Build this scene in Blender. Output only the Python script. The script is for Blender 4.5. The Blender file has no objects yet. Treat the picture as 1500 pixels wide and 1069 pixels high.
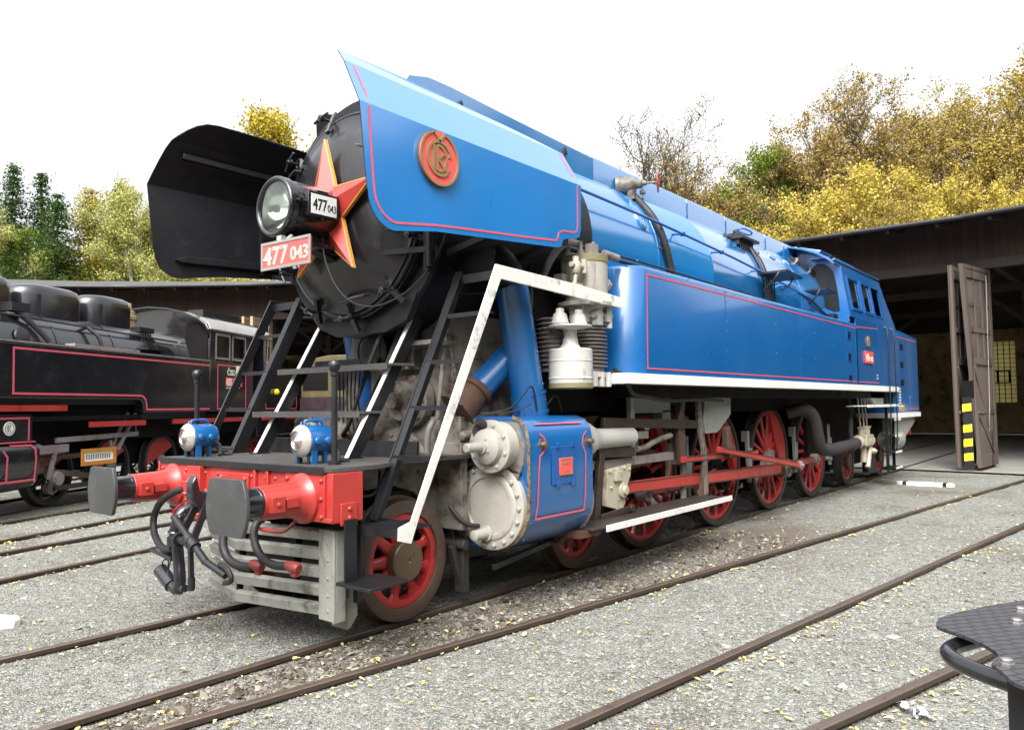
import bpy, math, random
import numpy as np
from math import sin, cos, pi, radians, sqrt
from mathutils import Vector, Matrix
random.seed(7)
SC = bpy.context.scene
COL = SC.collection
V = Vector

# ---------------------------------------------------------------- materials
def _n(nt, t, **kw):
    n = nt.nodes.new(t)
    for k, v in kw.items():
        setattr(n, k, v)
    return n

def lin(r, g, b):
    f = lambda c: c / 12.92 if c <= .04045 else ((c + .055) / 1.055) ** 2.4
    return (f(r / 255), f(g / 255), f(b / 255), 1)

MATS = {}
def paint(name, col, rough=.4, var=.12, dirt=None, dirt_amt=.0, dscale=3., metal=0., coat=0., bump=.0, bscale=40., rvar=.15, spec=.5, streak=1.0):
    """A painted or bare surface: base colour with slow variation, blotches of dirt, roughness variation, faint bump."""
    m = bpy.data.materials.new(name); m.use_nodes = True
    nt = m.node_tree; b = nt.nodes['Principled BSDF']; L = nt.links.new
    tc = _n(nt, 'ShaderNodeTexCoord')
    n1 = _n(nt, 'ShaderNodeTexNoise'); n1.inputs['Scale'].default_value = 1.7; n1.inputs['Detail'].default_value = 6
    n2 = _n(nt, 'ShaderNodeTexNoise'); n2.inputs['Scale'].default_value = dscale; n2.inputs['Detail'].default_value = 8; n2.inputs['Roughness'].default_value = .7
    mp = _n(nt, 'ShaderNodeMapping'); mp.inputs['Scale'].default_value = (1, 1, streak)
    L(tc.outputs['Object'], n1.inputs['Vector']); L(tc.outputs['Object'], mp.inputs['Vector']); L(mp.outputs[0], n2.inputs['Vector'])
    hsv = _n(nt, 'ShaderNodeHueSaturation'); hsv.inputs['Color'].default_value = (*col[:3], 1)
    mr = _n(nt, 'ShaderNodeMapRange'); mr.inputs['From Min'].default_value = .3; mr.inputs['From Max'].default_value = .7
    mr.inputs['To Min'].default_value = 1 - var; mr.inputs['To Max'].default_value = 1 + var
    L(n1.outputs['Fac'], mr.inputs['Value']); L(mr.outputs[0], hsv.inputs['Value'])
    out = hsv.outputs[0]
    if dirt:
        cr = _n(nt, 'ShaderNodeMapRange'); t = .68 - .35 * dirt_amt
        cr.inputs['From Min'].default_value = t; cr.inputs['From Max'].default_value = t + .16
        L(n2.outputs['Fac'], cr.inputs['Value'])
        mx = _n(nt, 'ShaderNodeMixRGB'); mx.inputs['Color2'].default_value = (*dirt[:3], 1)
        L(cr.outputs[0], mx.inputs['Fac']); L(out, mx.inputs['Color1']); out = mx.outputs[0]
    L(out, b.inputs['Base Color'])
    rr = _n(nt, 'ShaderNodeMapRange'); rr.inputs['From Min'].default_value = .3; rr.inputs['From Max'].default_value = .7
    rr.inputs['To Min'].default_value = max(.03, rough - rvar); rr.inputs['To Max'].default_value = min(1, rough + rvar)
    L(n2.outputs['Fac'], rr.inputs['Value']); L(rr.outputs[0], b.inputs['Roughness'])
    b.inputs['Metallic'].default_value = metal
    b.inputs['Coat Weight'].default_value = coat; b.inputs['Coat Roughness'].default_value = .12; b.inputs['Coat IOR'].default_value = 1.5 if coat < .9 else 2.1
    b.inputs['Specular IOR Level'].default_value = spec
    if bump:
        n3 = _n(nt, 'ShaderNodeTexNoise'); n3.inputs['Scale'].default_value = bscale; n3.inputs['Detail'].default_value = 5
        bp = _n(nt, 'ShaderNodeBump'); bp.inputs['Strength'].default_value = bump; bp.inputs['Distance'].default_value = .02
        L(tc.outputs['Object'], n3.inputs['Vector']); L(n3.outputs['Fac'], bp.inputs['Height']); L(bp.outputs[0], b.inputs['Normal'])
    MATS[name] = m
    return m

RUST = lin(88, 58, 40); GRIME = lin(46, 40, 36); DUST = lin(120, 112, 100)
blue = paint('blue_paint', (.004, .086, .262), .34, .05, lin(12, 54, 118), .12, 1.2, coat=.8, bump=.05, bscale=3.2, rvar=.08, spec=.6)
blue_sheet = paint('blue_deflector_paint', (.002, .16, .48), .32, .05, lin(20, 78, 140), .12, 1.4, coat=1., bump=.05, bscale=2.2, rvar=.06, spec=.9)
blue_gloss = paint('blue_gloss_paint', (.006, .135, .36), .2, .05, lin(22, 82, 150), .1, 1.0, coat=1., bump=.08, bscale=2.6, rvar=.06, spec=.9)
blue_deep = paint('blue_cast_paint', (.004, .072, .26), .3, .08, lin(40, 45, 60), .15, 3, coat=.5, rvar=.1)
red = paint('red_paint', (.34, .030, .024), .38, .1, lin(104, 42, 36), .3, 3, coat=.25, bump=.06, bscale=12)
red_hose = paint('dull_red_fitting', (.15, .020, .016), .5, .2, lin(60, 34, 28), .4, 8)
red_wheel = paint('red_wheel_paint', (.34, .024, .022), .42, .12, lin(60, 30, 26), .35, 4, coat=.15)
red_rod = paint('red_rod_paint', (.36, .030, .022), .38, .1, lin(90, 40, 32), .25, 5, coat=.15)
lining = paint('red_lining_paint', (.56, .085, .12), .4, .04)
black = paint('black_paint', (.009, .009, .011), .42, .2, lin(52, 50, 50), .22, 2.2, coat=.1, bump=.05, bscale=30)
black_gloss = paint('black_gloss_paint', (.011, .011, .014), .22, .2, lin(46, 46, 48), .25, 2., coat=.6, bump=.06, bscale=2.5)
door_black = paint('door_black_paint', (.008, .008, .010), .34, .2, lin(58, 54, 50), .32, 1.8, coat=.25, bump=.12, bscale=4)
soot = paint('soot_black', (.010, .010, .012), .5, .3, lin(48, 46, 46), .2, 2.6, bump=.15, bscale=18, spec=.3)
dark = paint('dark_underframe', (.0045, .004, .004), .8, .3, RUST, .04, 3, spec=.15)
grey = paint('grey_primer_paint', (.33, .315, .28), .5, .09, lin(120, 100, 80), .28, 5, bump=.2, bscale=25)
grey_dirty = paint('oily_grey_paint', (.17, .157, .135), .5, .15, lin(58, 44, 34), .62, 4.2, bump=.3, bscale=22)
grey_green = paint('grey_green_paint', (.24, .255, .235), .5, .08, lin(110, 104, 92), .3, 3)
slat = paint('weathered_grey_slat', (.225, .23, .205), .6, .16, lin(80, 78, 66), .5, 6, bump=.15, bscale=30, streak=.5)
cream = paint('cream_cast_paint', (.36, .33, .25), .45, .1, lin(110, 84, 56), .38, 5, bump=.15, bscale=25)
white = paint('white_paint', (.66, .655, .63), .42, .03, lin(176, 170, 160), .16, 5, bump=.05)
white_worn = paint('worn_white_paint', (.60, .59, .56), .5, .05, lin(120, 110, 100), .32, 7, bump=.08)
pump_grey = paint('streaked_pump_grey', (.30, .29, .255), .5, .12, lin(84, 72, 56), .55, 9, bump=.15, streak=.12)
pump_white = paint('pump_white_paint', (.42, .41, .38), .4, .06, lin(95, 88, 76), .34, 6, bump=.1, streak=.35)
fin = paint('cast_fin_grey', (.20, .17, .165), .5, .15, GRIME, .4, 5)
olive = paint('olive_band', (.16, .14, .07), .5, .1)
steel = paint('bare_steel', (.42, .40, .38), .35, .1, RUST, .2, 6, metal=.8)
oily = paint('oily_brown_steel', (.050, .036, .028), .45, .2, lin(30, 24, 20), .4, 5, metal=.3, bump=.15)
tyre = paint('rusty_tyre_steel', (.095, .066, .050), .5, .15, lin(66, 48, 38), .4, 3, metal=.25, bump=.1)
tyre_black = paint('black_tyre', (.028, .024, .021), .5, .2, lin(70, 58, 48), .25, 3)
hub_brown = paint('rusty_hub_face', (.115, .078, .052), .42, .1, lin(58, 42, 32), .3, 4, metal=.3)
rubber = paint('black_rubber', (.009, .009, .010), .62, .2, lin(60, 58, 55), .2, 6, bump=.15)
plate_grey = paint('worn_buffer_steel', (.040, .042, .042), .5, .15, lin(76, 76, 70), .35, 4.5, bump=.1, bscale=25)
lagging = paint('pipe_lagging', (.022, .018, .018), .8, .2, lin(46, 38, 36), .4, 8, bump=.5, bscale=30)
rust = paint('rust', (.075, .036, .022), .75, .25, lin(60, 40, 32), .4, 5, bump=.3)
bronze = paint('bronze_paint', (.30, .205, .10), .4, .1, metal=.35)
red_badge = paint('badge_red_paint', (.62, .085, .075), .4, .04)
orange = paint('star_gold_paint', (.58, .27, .05), .4, .05)
star_red = paint('star_red_paint', (.43, .040, .028), .35, .05, lin(150, 60, 44), .15, 6, coat=.3)
yellow = paint('yellow_paint', (.80, .66, .02), .45, .05)
chequer = paint('deck_grit', (.045, .042, .040), .65, .2, lin(92, 84, 66), .3, 2.4, bump=.3, bscale=60)
nickel = paint('aged_aluminium', (.55, .53, .48), .32, .06, lin(150, 138, 112), .3, 5, metal=.55)
reflector = paint('lamp_reflector', (.80, .84, .80), .12, .05, metal=.9)
lamp_white = paint('lamp_number_glass', (.66, .68, .66), .3, .04, lin(150, 150, 148), .2, 8)
letter = paint('dark_letter', (.10, .10, .10), .5, .05)
letter_white = paint('cast_letter_white', (.78, .76, .68), .45, .05)
def glass(name, col=(.8, .85, .82), rough=.03, alpha=.35):
    m = bpy.data.materials.new(name); m.use_nodes = True
    nt = m.node_tree; nt.nodes.clear(); L = nt.links.new
    o = _n(nt, 'ShaderNodeOutputMaterial'); t = _n(nt, 'ShaderNodeBsdfTransparent'); g = _n(nt, 'ShaderNodeBsdfGlossy')
    t.inputs[0].default_value = (*col, 1); g.inputs[0].default_value = (.9, .92, .9, 1); g.inputs['Roughness'].default_value = rough
    fr = _n(nt, 'ShaderNodeFresnel'); fr.inputs[0].default_value = 1.5
    ad = _n(nt, 'ShaderNodeMath', operation='ADD'); ad.inputs[1].default_value = alpha; ad.use_clamp = True
    mx = _n(nt, 'ShaderNodeMixShader'); L(fr.outputs[0], ad.inputs[0]); L(ad.outputs[0], mx.inputs[0]); L(t.outputs[0], mx.inputs[1]); L(g.outputs[0], mx.inputs[2]); L(mx.outputs[0], o.inputs[0])
    return m
pane = glass('window_glass', (.55, .55, .5), .08, .12)
dark_pane = paint('dark_window_glass', (.010, .012, .014), .25, .2, lin(60, 56, 50), .15, 6, spec=.25)
lens_glass = glass('lamp_lens_glass', (.92, .96, .93), .03, .05)

# ---------------------------------------------------------------- mesh builder
class MB:
    def __init__(s): s.v = []; s.f = []; s.mi = []; s.cur = 0
    def add(s, vs, fs):
        o = len(s.v); s.v += [tuple(v) for v in vs]; s.f += [tuple(i + o for i in f) for f in fs]; s.mi += [s.cur] * len(fs); return s
    def mat(s, i): s.cur = i; return s
    def box(s, x0, x1, y0, y1, z0, z1):
        return s.add([(x, y, z) for x in (x0, x1) for y in (y0, y1) for z in (z0, z1)],
                     [(0, 1, 3, 2), (4, 6, 7, 5), (0, 4, 5, 1), (2, 3, 7, 6), (0, 2, 6, 4), (1, 5, 7, 3)])
    def bar(s, a, b, w, h, up=(0, 0, 1)):
        """box beam from a to b, w along the side direction, h along up"""
        a, b = V(a), V(b); d = (b - a).normalized(); u = V(up); sd = d.cross(u)
        if sd.length < 1e-4: sd = d.cross(V((1, 0, 0)))
        sd.normalize(); u = sd.cross(d).normalized()
        vs = [p + sd * (i * w / 2) + u * (j * h / 2) for p in (a, b) for i in (-1, 1) for j in (-1, 1)]
        return s.add(vs, [(0, 1, 3, 2), (4, 6, 7, 5), (0, 4, 5, 1), (2, 3, 7, 6), (0, 2, 6, 4), (1, 5, 7, 3)])
    def lathe(s, o, ax, prof, n=24, cap=(True, True), ph=0.):
        """prof: list of (distance along axis, radius)"""
        o = V(o); ax = V(ax).normalized(); t = V((0, 0, 1)) if abs(ax.z) < .9 else V((1, 0, 0))
        a = ax.cross(t).normalized(); b = ax.cross(a)
        vs = []; fs = []
        for (d, r) in prof:
            for k in range(n):
                th = 2 * pi * k / n + ph
                vs.append(o + ax * d + a * (r * cos(th)) + b * (r * sin(th)))
        m = len(prof)
        for i in range(m - 1):
            for k in range(n):
                k2 = (k + 1) % n
                fs.append((i * n + k, i * n + k2, (i + 1) * n + k2, (i + 1) * n + k))
        if cap[0] and prof[0][1] > 1e-6: fs.append(tuple(range(n)))
        if cap[1] and prof[-1][1] > 1e-6: fs.append(tuple((m - 1) * n + k for k in reversed(range(n))))
        return s.add(vs, fs)
    def cyl(s, a, b, r, r2=None, n=20, cap=(True, True)):
        a, b = V(a), V(b); d = b - a
        return s.lathe(a, d, [(0, r), (d.length, r if r2 is None else r2)], n, cap)
    def tube(s, pts, r, n=10, smooth=2, cap=True):
        P = [V(p) for p in pts]
        for _ in range(smooth):                    # corner cutting
            if len(P) < 3: break
            Q = [P[0]]
            for i in range(len(P) - 1):
                a, b = P[i], P[i + 1]
                if i > 0: Q.append(a.lerp(b, .25))
                if i < len(P) - 2: Q.append(a.lerp(b, .75))
            Q.append(P[-1]); P = Q
        vs = []; fs = []; prev = None
        for i, p in enumerate(P):
            d = (P[min(i + 1, len(P) - 1)] - P[max(i - 1, 0)]).normalized()
            if prev is None:
                t = V((0, 0, 1)) if abs(d.z) < .9 else V((1, 0, 0)); a = d.cross(t).normalized()
            else:
                a = (prev - d * prev.dot(d))
                a = a.normalized() if a.length > 1e-6 else d.cross(V((0, 0, 1))).normalized()
            prev = a; b = d.cross(a)
            rr = r[0] + (r[1] - r[0]) * i / (len(P) - 1) if isinstance(r, tuple) else r
            for k in range(n):
                th = 2 * pi * k / n; vs.append(p + a * (rr * cos(th)) + b * (rr * sin(th)))
        for i in range(len(P) - 1):
            for k in range(n):
                k2 = (k + 1) % n; fs.append((i * n + k, i * n + k2, (i + 1) * n + k2, (i + 1) * n + k))
        if cap: fs.append(tuple(range(n))); fs.append(tuple((len(P) - 1) * n + k for k in reversed(range(n))))
        return s.add(vs, fs)
    def prism(s, poly, lo, hi, ax='y'):
        """extrude a 2D polygon; ax = extrusion axis; polygon in the two others: y->(x,z), x->(y,z), z->(x,y)"""
        n = len(poly)
        f = {'y': lambda p, t: (p[0], t, p[1]), 'x': lambda p, t: (t, p[0], p[1]), 'z': lambda p, t: (p[0], p[1], t)}[ax]
        vs = [f(p, lo) for p in poly] + [f(p, hi) for p in poly]
        return s.add(vs, [tuple(range(n)), tuple(range(2 * n - 1, n - 1, -1))] + [(i, (i + 1) % n, n + (i + 1) % n, n + i) for i in range(n)])
    def ring(s, c, ax, R, r, n=32, m=8, a0=0., a1=2 * pi):
        c = V(c); ax = V(ax).normalized(); t = V((0, 0, 1)) if abs(ax.z) < .9 else V((1, 0, 0)); a = ax.cross(t).normalized(); b = ax.cross(a)
        full = abs(a1 - a0 - 2 * pi) < 1e-6; k = n if full else n + 1
        vs = []; fs = []
        for i in range(k):
            th = a0 + (a1 - a0) * i / n; d = a * cos(th) + b * sin(th)
            for j in range(m):
                q = 2 * pi * j / m; vs.append(c + d * (R + r * cos(q)) + ax * (r * sin(q)))
        for i in range(n):
            i2 = (i + 1) % k
            for j in range(m):
                j2 = (j + 1) % m; fs.append((i * m + j, i * m + j2, i2 * m + j2, i2 * m + j))
        return s.add(vs, fs)
    def strip(s, pts, w, t, nrm):
        """flat band following pts (a polyline on a face with normal nrm), mitred"""
        nrm = V(nrm).normalized(); P = [V(p) for p in pts]; vs = []; fs = []
        closed = (P[0] - P[-1]).length < 1e-6
        if closed: P = P[:-1]
        n = len(P)
        for i, p in enumerate(P):
            pa = P[i - 1] if (i > 0 or closed) else None; pb = P[(i + 1) % n] if (i < n - 1 or closed) else None
            d1 = (p - pa).normalized() if pa is not None else None; d2 = (pb - p).normalized() if pb is not None else None
            if d1 is None: d1 = d2
            if d2 is None: d2 = d1
            s1 = d1.cross(nrm); s2 = d2.cross(nrm); sm = (s1 + s2)
            sm = sm / max(.3, sm.dot(s1)) if sm.length > 1e-6 else s1
            vs += [p + sm * w / 2, p - sm * w / 2, p + sm * w / 2 + nrm * t, p - sm * w / 2 + nrm * t]
        for i in range(n if closed else n - 1):
            a = 4 * i; b = 4 * ((i + 1) % n)
            fs += [(a + 2, a + 3, b + 3, b + 2), (a, a + 2, b + 2, b), (a + 1, b + 1, b + 3, a + 3)]
        return s.add(vs, fs)
    def bolt(s, c, nrm, r=.016, h=.014, n=6):
        c = V(c); return s.lathe(c - V(nrm).normalized() * .004, nrm, [(0, r), (h, r), (h + r * .25, r * .55)], n)
    def rivet(s, c, nrm, r=.012):
        c = V(c); return s.lathe(c - V(nrm).normalized() * .003, nrm, [(0, r), (r * .45, r * .85), (r * .8, r * .4)], 8)
    def xf(s, M, i0=0):
        for i in range(i0, len(s.v)): s.v[i] = tuple(M @ V(s.v[i]))
        return s
    def mirror_y(s):
        """adds a copy mirrored across y = 0"""
        o = len(s.v); n = len(s.f); s.v += [(x, -y, z) for x, y, z in s.v]
        s.f += [tuple(i + o for i in reversed(f)) for f in s.f[:n]]; s.mi += s.mi[:n]; return s
    def mesh(s, name, mats, smooth=38):
        me = bpy.data.meshes.new(name); me.from_pydata(s.v, [], s.f)
        for m in (mats if isinstance(mats, (list, tuple)) else [mats]): me.materials.append(m)
        if any(s.mi): me.polygons.foreach_set('material_index', s.mi)
        me.polygons.foreach_set('use_smooth', [True] * len(s.f)); me.update()
        bmesh_fix(me)
        if smooth: me.set_sharp_from_angle(angle=radians(smooth))
        return me

import bmesh
def bmesh_fix(me):
    bm = bmesh.new(); bm.from_mesh(me); bmesh.ops.recalc_face_normals(bm, faces=bm.faces); bm.to_mesh(me); bm.free()

def obj(name, mb, mats, parent=None, bevel=0., label=None, loc=None):
    me = mb if isinstance(mb, bpy.types.Mesh) else mb.mesh(name, mats)
    o = bpy.data.objects.new(name, me); COL.objects.link(o)
    if parent is not None: o.parent = parent
    if loc is not None: o.location = loc
    if bevel:
        b = o.modifiers.new('bevel', 'BEVEL'); b.width = bevel; b.segments = 2; b.limit_method = 'ANGLE'; b.angle_limit = radians(40)
    if label: o['label'] = label
    return o

def tag(o, label, cat=None, group=None, kind=None):
    o['label'] = label
    if cat: o['category'] = cat
    if group: o['group'] = group
    if kind: o['kind'] = kind
    return o

def empty(name, loc=(0, 0, 0), rz=0.):
    o = bpy.data.objects.new(name, None); COL.objects.link(o); o.location = loc; o.rotation_euler = (0, 0, rz)
    o.empty_display_size = .3
    return o

def copy_tree(o, parent=None):
    c = o.copy(); COL.objects.link(c); c.parent = parent
    for ch in list(o.children): copy_tree(ch, c)
    return c

def text_mesh(txt, size, depth=.004, sx=1.):
    cu = bpy.data.curves.new('lettering', 'FONT'); cu.body = txt; cu.size = size; cu.extrude = depth; cu.align_x = 'LEFT'
    t = bpy.data.objects.new('lettering', cu); COL.objects.link(t)
    bpy.context.view_layer.update()
    me = bpy.data.meshes.new_from_object(t.evaluated_get(bpy.context.evaluated_depsgraph_get()))
    bpy.data.objects.remove(t); bpy.data.curves.remove(cu)
    me.transform(Matrix.Diagonal((sx, 1, 1, 1)))
    xs = [v.co.x for v in me.vertices]; me.transform(Matrix.Translation((-min(xs), 0, 0)))
    me['w'] = max(xs) - min(xs)
    return me

def put_text(name, parts, origin, right, up, mat, parent, depth=.004):
    """parts: list of (text, size, x offset, z offset, x squeeze, boldness) laid out in the plane right/up"""
    R, U = V(right).normalized(), V(up).normalized(); N = R.cross(U)
    mb = MB()
    for (txt, size, ox, oz, sx, bold) in parts:
        me = text_mesh(txt, size, depth, 1. if isinstance(sx, tuple) else sx)
        if isinstance(sx, tuple): me.transform(Matrix.Diagonal((sx[0] / me['w'], 1, 1, 1)))
        for bx_, bz_ in (((0, 0),) if not bold else ((0, 0), (bold, 0), (-bold, 0), (0, bold), (0, -bold))):
            vs = [V(origin) + R * (ox + v.co.x + bx_) + U * (oz + v.co.y + bz_) + N * (v.co.z + (abs(bx_) + abs(bz_)) * .03) for v in me.vertices]
            mb.add(vs, [tuple(p.vertices) for p in me.polygons])
        bpy.data.meshes.remove(me)
    return obj(name, mb, mat, parent)
# ================================================================ BLUE LOCOMOTIVE (x runs from the front buffers to the rear, near side is -y)
loco = empty('steam_locomotive')
tag(loco, 'big blue steam locomotive with red wheels, a red star and black smoke deflector insides', 'locomotive')
def slab(mb, poly, t, mo=0, mi=1):
    """thin plate: poly is the outer face (3D points); t is the vector to the inner face"""
    n = len(poly); P = [V(p) for p in poly]; Q = [p + V(t) for p in P]
    mb.cur = mo; mb.add(P, [tuple(range(n))]); mb.cur = mi; mb.add(Q, [tuple(reversed(range(n)))])
    for i in range(n): mb.add([P[i], P[(i + 1) % n], Q[(i + 1) % n], Q[i]], [(0, 1, 2, 3)])
    mb.cur = mo

# ---- smoke deflectors
def arc2(cx, cz, r, a0, a1, n=7): return [(cx + r * cos(radians(a0 + (a1 - a0) * i / n)), cz + r * sin(radians(a0 + (a1 - a0) * i / n))) for i in range(n + 1)]
for sg in (-1, 1):
    low = [(.594, 3.68), (.625, 3.4), (.655, 3.12)] + arc2(.90, 3.10, .235, 182, 268, 8) + [(1.3, 2.930), (1.756, 2.966), (2.3, 3.008), (2.80, 3.047), (2.87, 3.065), (2.905, 3.13), (2.98, 3.155), (3.10, 3.17), (3.165, 3.20), (3.19, 3.28), (3.20, 3.68)]
    m = MB()
    slab(m, [(x, sg * 1.45, z) for x, z in low], (0, -sg * .008, 0))
    midp = [(.594, 1.45, 3.68), (3.20, 1.45, 3.68), (3.27, 1.2, 4.05), (.665, 1.2, 4.05)]
    topp = [(.665, 1.2, 4.05), (3.27, 1.2, 4.05), (3.05, 1.06, 4.15), (2.66, 1.0, 4.20), (1.5, 1.0, 4.225), (.77, 1.0, 4.222)]
    if sg > 0:
        midp = [(.594, 1.45, 3.68), (3.20, 1.45, 3.68), (3.27, 1.2, 4.05), (.69, 1.2, 4.05), (.66, 1.25, 3.98), (.635, 1.32, 3.88), (.61, 1.39, 3.77)]
        topp = [(.69, 1.2, 4.05), (3.27, 1.2, 4.05), (3.05, 1.06, 4.15), (2.66, 1.0, 4.20), (1.5, 1.0, 4.225), (1.02, 1.0, 4.22), (.92, 1.015, 4.21), (.84, 1.05, 4.18), (.78, 1.10, 4.14), (.725, 1.15, 4.09)]
    slab(m, [(x, sg * y, z) for x, y, z in midp], (0, -sg * .006, -.005))
    slab(m, [(x, sg * y, z) for x, y, z in topp], (0, -sg * .003, -.007))
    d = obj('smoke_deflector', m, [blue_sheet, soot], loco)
    # lining (a thin painted line proud of the sheet)
    l = MB(); yo = sg * 1.4515
    in_ = [(.67, 3.66), (.685, 3.45), (.712, 3.14)] + arc2(.925, 3.13, .21, 182, 265, 7) + [(1.3, 2.975), (1.8, 3.02), (2.3, 3.06), (2.78, 3.105), (2.81, 3.12), (2.84, 3.185), (2.90, 3.21), (3.08, 3.225), (3.12, 3.25), (3.135, 3.30), (3.14, 3.66)]
    l.strip([(x, yo, z) for x, z in in_], .016, .002, (0, sg, 0))
    l.strip([(.672, yo, 3.66), (.70, sg * 1.388, 3.775), (.735, sg * 1.215, 4.03)], .014, .003, (0, sg * .82, .57))
    l.strip([(3.14, yo, 3.66), (3.16, sg * 1.388, 3.775), (3.20, sg * 1.215, 4.03)], .014, .003, (0, sg * .82, .57))
    obj('lining', l, lining, d)
    r = MB()                                                    # stiffeners on the inner side
    r.prism([(.85, 3.03), (.95, 3.075), (3.0, 3.16), (3.0, 3.10), (.9, 3.01)], sg * 1.40, sg * 1.44, 'y')
    r.bar((.80, sg * 1.235, 3.92), (3.1, sg * 1.235, 3.92), .07, .012, (0, sg * .3, 1)); r.bar((.80, sg * 1.20, 3.93), (3.1, sg * 1.20, 3.93), .01, .05)
    r.bar((1.75, sg * 1.43, 3.0), (1.75, sg * 1.43, 3.66), .03, .05, (1, 0, 0)); r.bar((2.75, sg * 1.43, 3.08), (2.75, sg * 1.43, 3.66), .03, .05, (1, 0, 0))
    obj('stiffener', r, soot, d, .004)
    for a_, b_, w_, h_ in (((1.9, 1.05, 3.55), (1.95, 1.44, 3.5), .05, .05), ((2.9, 1.05, 3.55), (2.9, 1.44, 3.5), .05, .05), ((1.95, .9, 3.95), (1.95, 1.2, 4.03), .04, .04), ((2.9, .9, 3.95), (2.9, 1.2, 4.03), .04, .04), ((1.9, 1.0, 2.92), (1.9, 1.43, 3.0), .06, .05), ((2.75, 1.0, 2.98), (2.75, 1.43, 3.08), .06, .05)):
        s = MB(); s.bar((a_[0], sg * a_[1], a_[2]), (b_[0], sg * b_[1], b_[2]), w_, h_); obj('deflector_bracket', s, soot, loco)
# ---- maker's badge on the near deflector
def badge(c, R, face_n, parent, t=.022):
    c = V(c); n = V(face_n); b = MB(); b.lathe(c, n, [(0, R), (t - .004, R)], 48); b.mat(1); b.lathe(c, n, [(t - .004, R * .985), (t, R * .985)], 48); bd = obj('badge', b, [hub_brown, red_badge], parent)
    g = MB(); rt = V((1, 0, 0)); up = V((0, 0, 1)); o = c + n * t
    P = lambda a, r: o + rt * (R * r * cos(radians(a))) + up * (R * r * sin(radians(a)))
    Q = lambda x, z: o + rt * (R * x) + up * (R * z)
    h = .010; w = R * .085
    g.strip([P(a, .945) for a in range(106, 435, 6)], w, h, n)                     # rim, open under the caron
    g.strip([Q(-.26, .91), Q(0, .62), Q(.26, .91)], w * 1.1, h, n)                  # caron
    g.strip([P(a, .60) for a in range(52, 311, 6)], w * 1.25, h, n)                 # C
    g.strip([Q(.36, .46), Q(.52, .30), Q(.50, .12)], w, h, n); g.strip([Q(.36, -.46), Q(.50, -.28)], w, h, n)
    g.strip([Q(-.30, .44), Q(-.30, -.44)], w * 1.2, h, n); g.strip([Q(-.12, .46), Q(-.12, -.46)], w * 1.1, h, n)   # K and D stems
    g.strip([Q(-.12, .46), Q(.10, .44), Q(.28, .28), Q(.34, 0), Q(.28, -.28), Q(.10, -.44), Q(-.12, -.46)], w * 1.1, h * .9, n)
    g.strip([Q(.34, .26), Q(-.08, -.02), Q(.26, -.40)], w * 1.1, h * 1.1, n)
    obj('raised_letters', g, bronze, bd)
badge((1.313, -1.452, 3.462), .205, (0, -1, 0), loco)

# ---- smokebox
ZC = 3.36
m = MB(); m.lathe((0, 0, ZC), (1, 0, 0), [(1.80, 1.02), (1.80, 1.07), (1.84, 1.075), (1.86, 1.06), (3.70, 1.06), (3.70, 1.085), (3.95, 1.085), (3.95, .9)], 72, (True, False))
m.prism([(-.75, 2.62), (-.62, 2.40), (-.36, 2.31), (.30, 2.31), (.55, 2.40), (.75, 2.62)], 1.79, 1.86, 'x')
for k in range(40):
    a = 2 * pi * k / 40; m.rivet((1.80, 1.045 * cos(a), ZC + 1.045 * sin(a)), (-1, 0, 0), .012)
for x in (2.0, 2.9, 3.6):
    for k in range(60):
        a = 2 * pi * k / 60; m.rivet((x, 1.06 * cos(a), ZC + 1.06 * sin(a)), (0, cos(a), sin(a)), .012)
smokebox = obj('smokebox', m, soot, loco)
m = MB(); m.lathe((0, 0, ZC), (-1, 0, 0), [(-1.80, .93), (-1.72, .93), (-1.715, .88), (-1.67, .875), (-1.66, .80), (-1.60, .73), (-1.545, .60), (-1.50, .42), (-1.48, .2), (-1.475, .0)], 72, (False, False))
m.ring((1.70, 0, ZC), (1, 0, 0), .895, .02, 72, 8)
door = obj('smokebox_door', m, door_black, smokebox)
for k, a in enumerate((75, 40, 8, -28, -62, -93, -128, -160, 160, 128)):
    m = MB(); a = radians(a); c = V((0, cos(a), sin(a))); p = V((1.66, .93 * c.y, ZC + .93 * c.z)); q = V((1.62, .80 * c.y, ZC + .80 * c.z)); e = V((1.75, 1.03 * c.y, ZC + 1.03 * c.z))
    m.bar(q, e, .05, .035, (1, 0, 0)); m.cyl(p, p + V((-.12, 0, 0)), .014, n=8)
    tdir = V((0, -c.z, c.y)); m.tube([p + V((-.09, 0, 0)) - tdir * .10, p + V((-.10, 0, 0)), p + V((-.09, 0, 0)) + tdir * .10], .012, 8, 1)
    m.cyl(p + V((-.11, 0, 0)), p + V((-.07, 0, 0)), .028, n=10)
    obj('door_clamp', m, black_gloss, door)
m = MB(); m.tube([(1.50, -.62, 3.78), (1.40, -.62, 3.76), (1.40, -.42, 3.83), (1.50, -.42, 3.85)], .014, 8, 1); obj('grab_handle', m, black_gloss, door)
m = MB(); m.tube([(1.63, .62, 3.86), (1.55, .64, 3.86), (1.57, .80, 3.70), (1.66, .80, 3.68)], .014, 8, 1)
obj('grab_handle', m, black_gloss, door)
m = MB(); m.tube([(1.62, -.05, 2.60), (1.55, -.05, 2.58), (1.55, -.34, 2.60), (1.62, -.34, 2.62)], .016, 8, 1)
obj('grab_handle', m, black_gloss, door)
m = MB()                                                     # hinge and loose ring on the smokebox front
m.bar((1.70, -.98, 2.75), (1.70, -.98, 3.3), .05, .08); m.cyl((1.68, -1.0, 2.78), (1.68, -1.0, 3.22), .035, n=12)
m.bar((1.66, -.99, 2.92), (1.60, -.55, 2.94), .03, .045); m.bar((1.66, -.99, 3.12), (1.57, -.55, 3.14), .03, .045)
obj('door_hinge', m, soot, smokebox)
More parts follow.
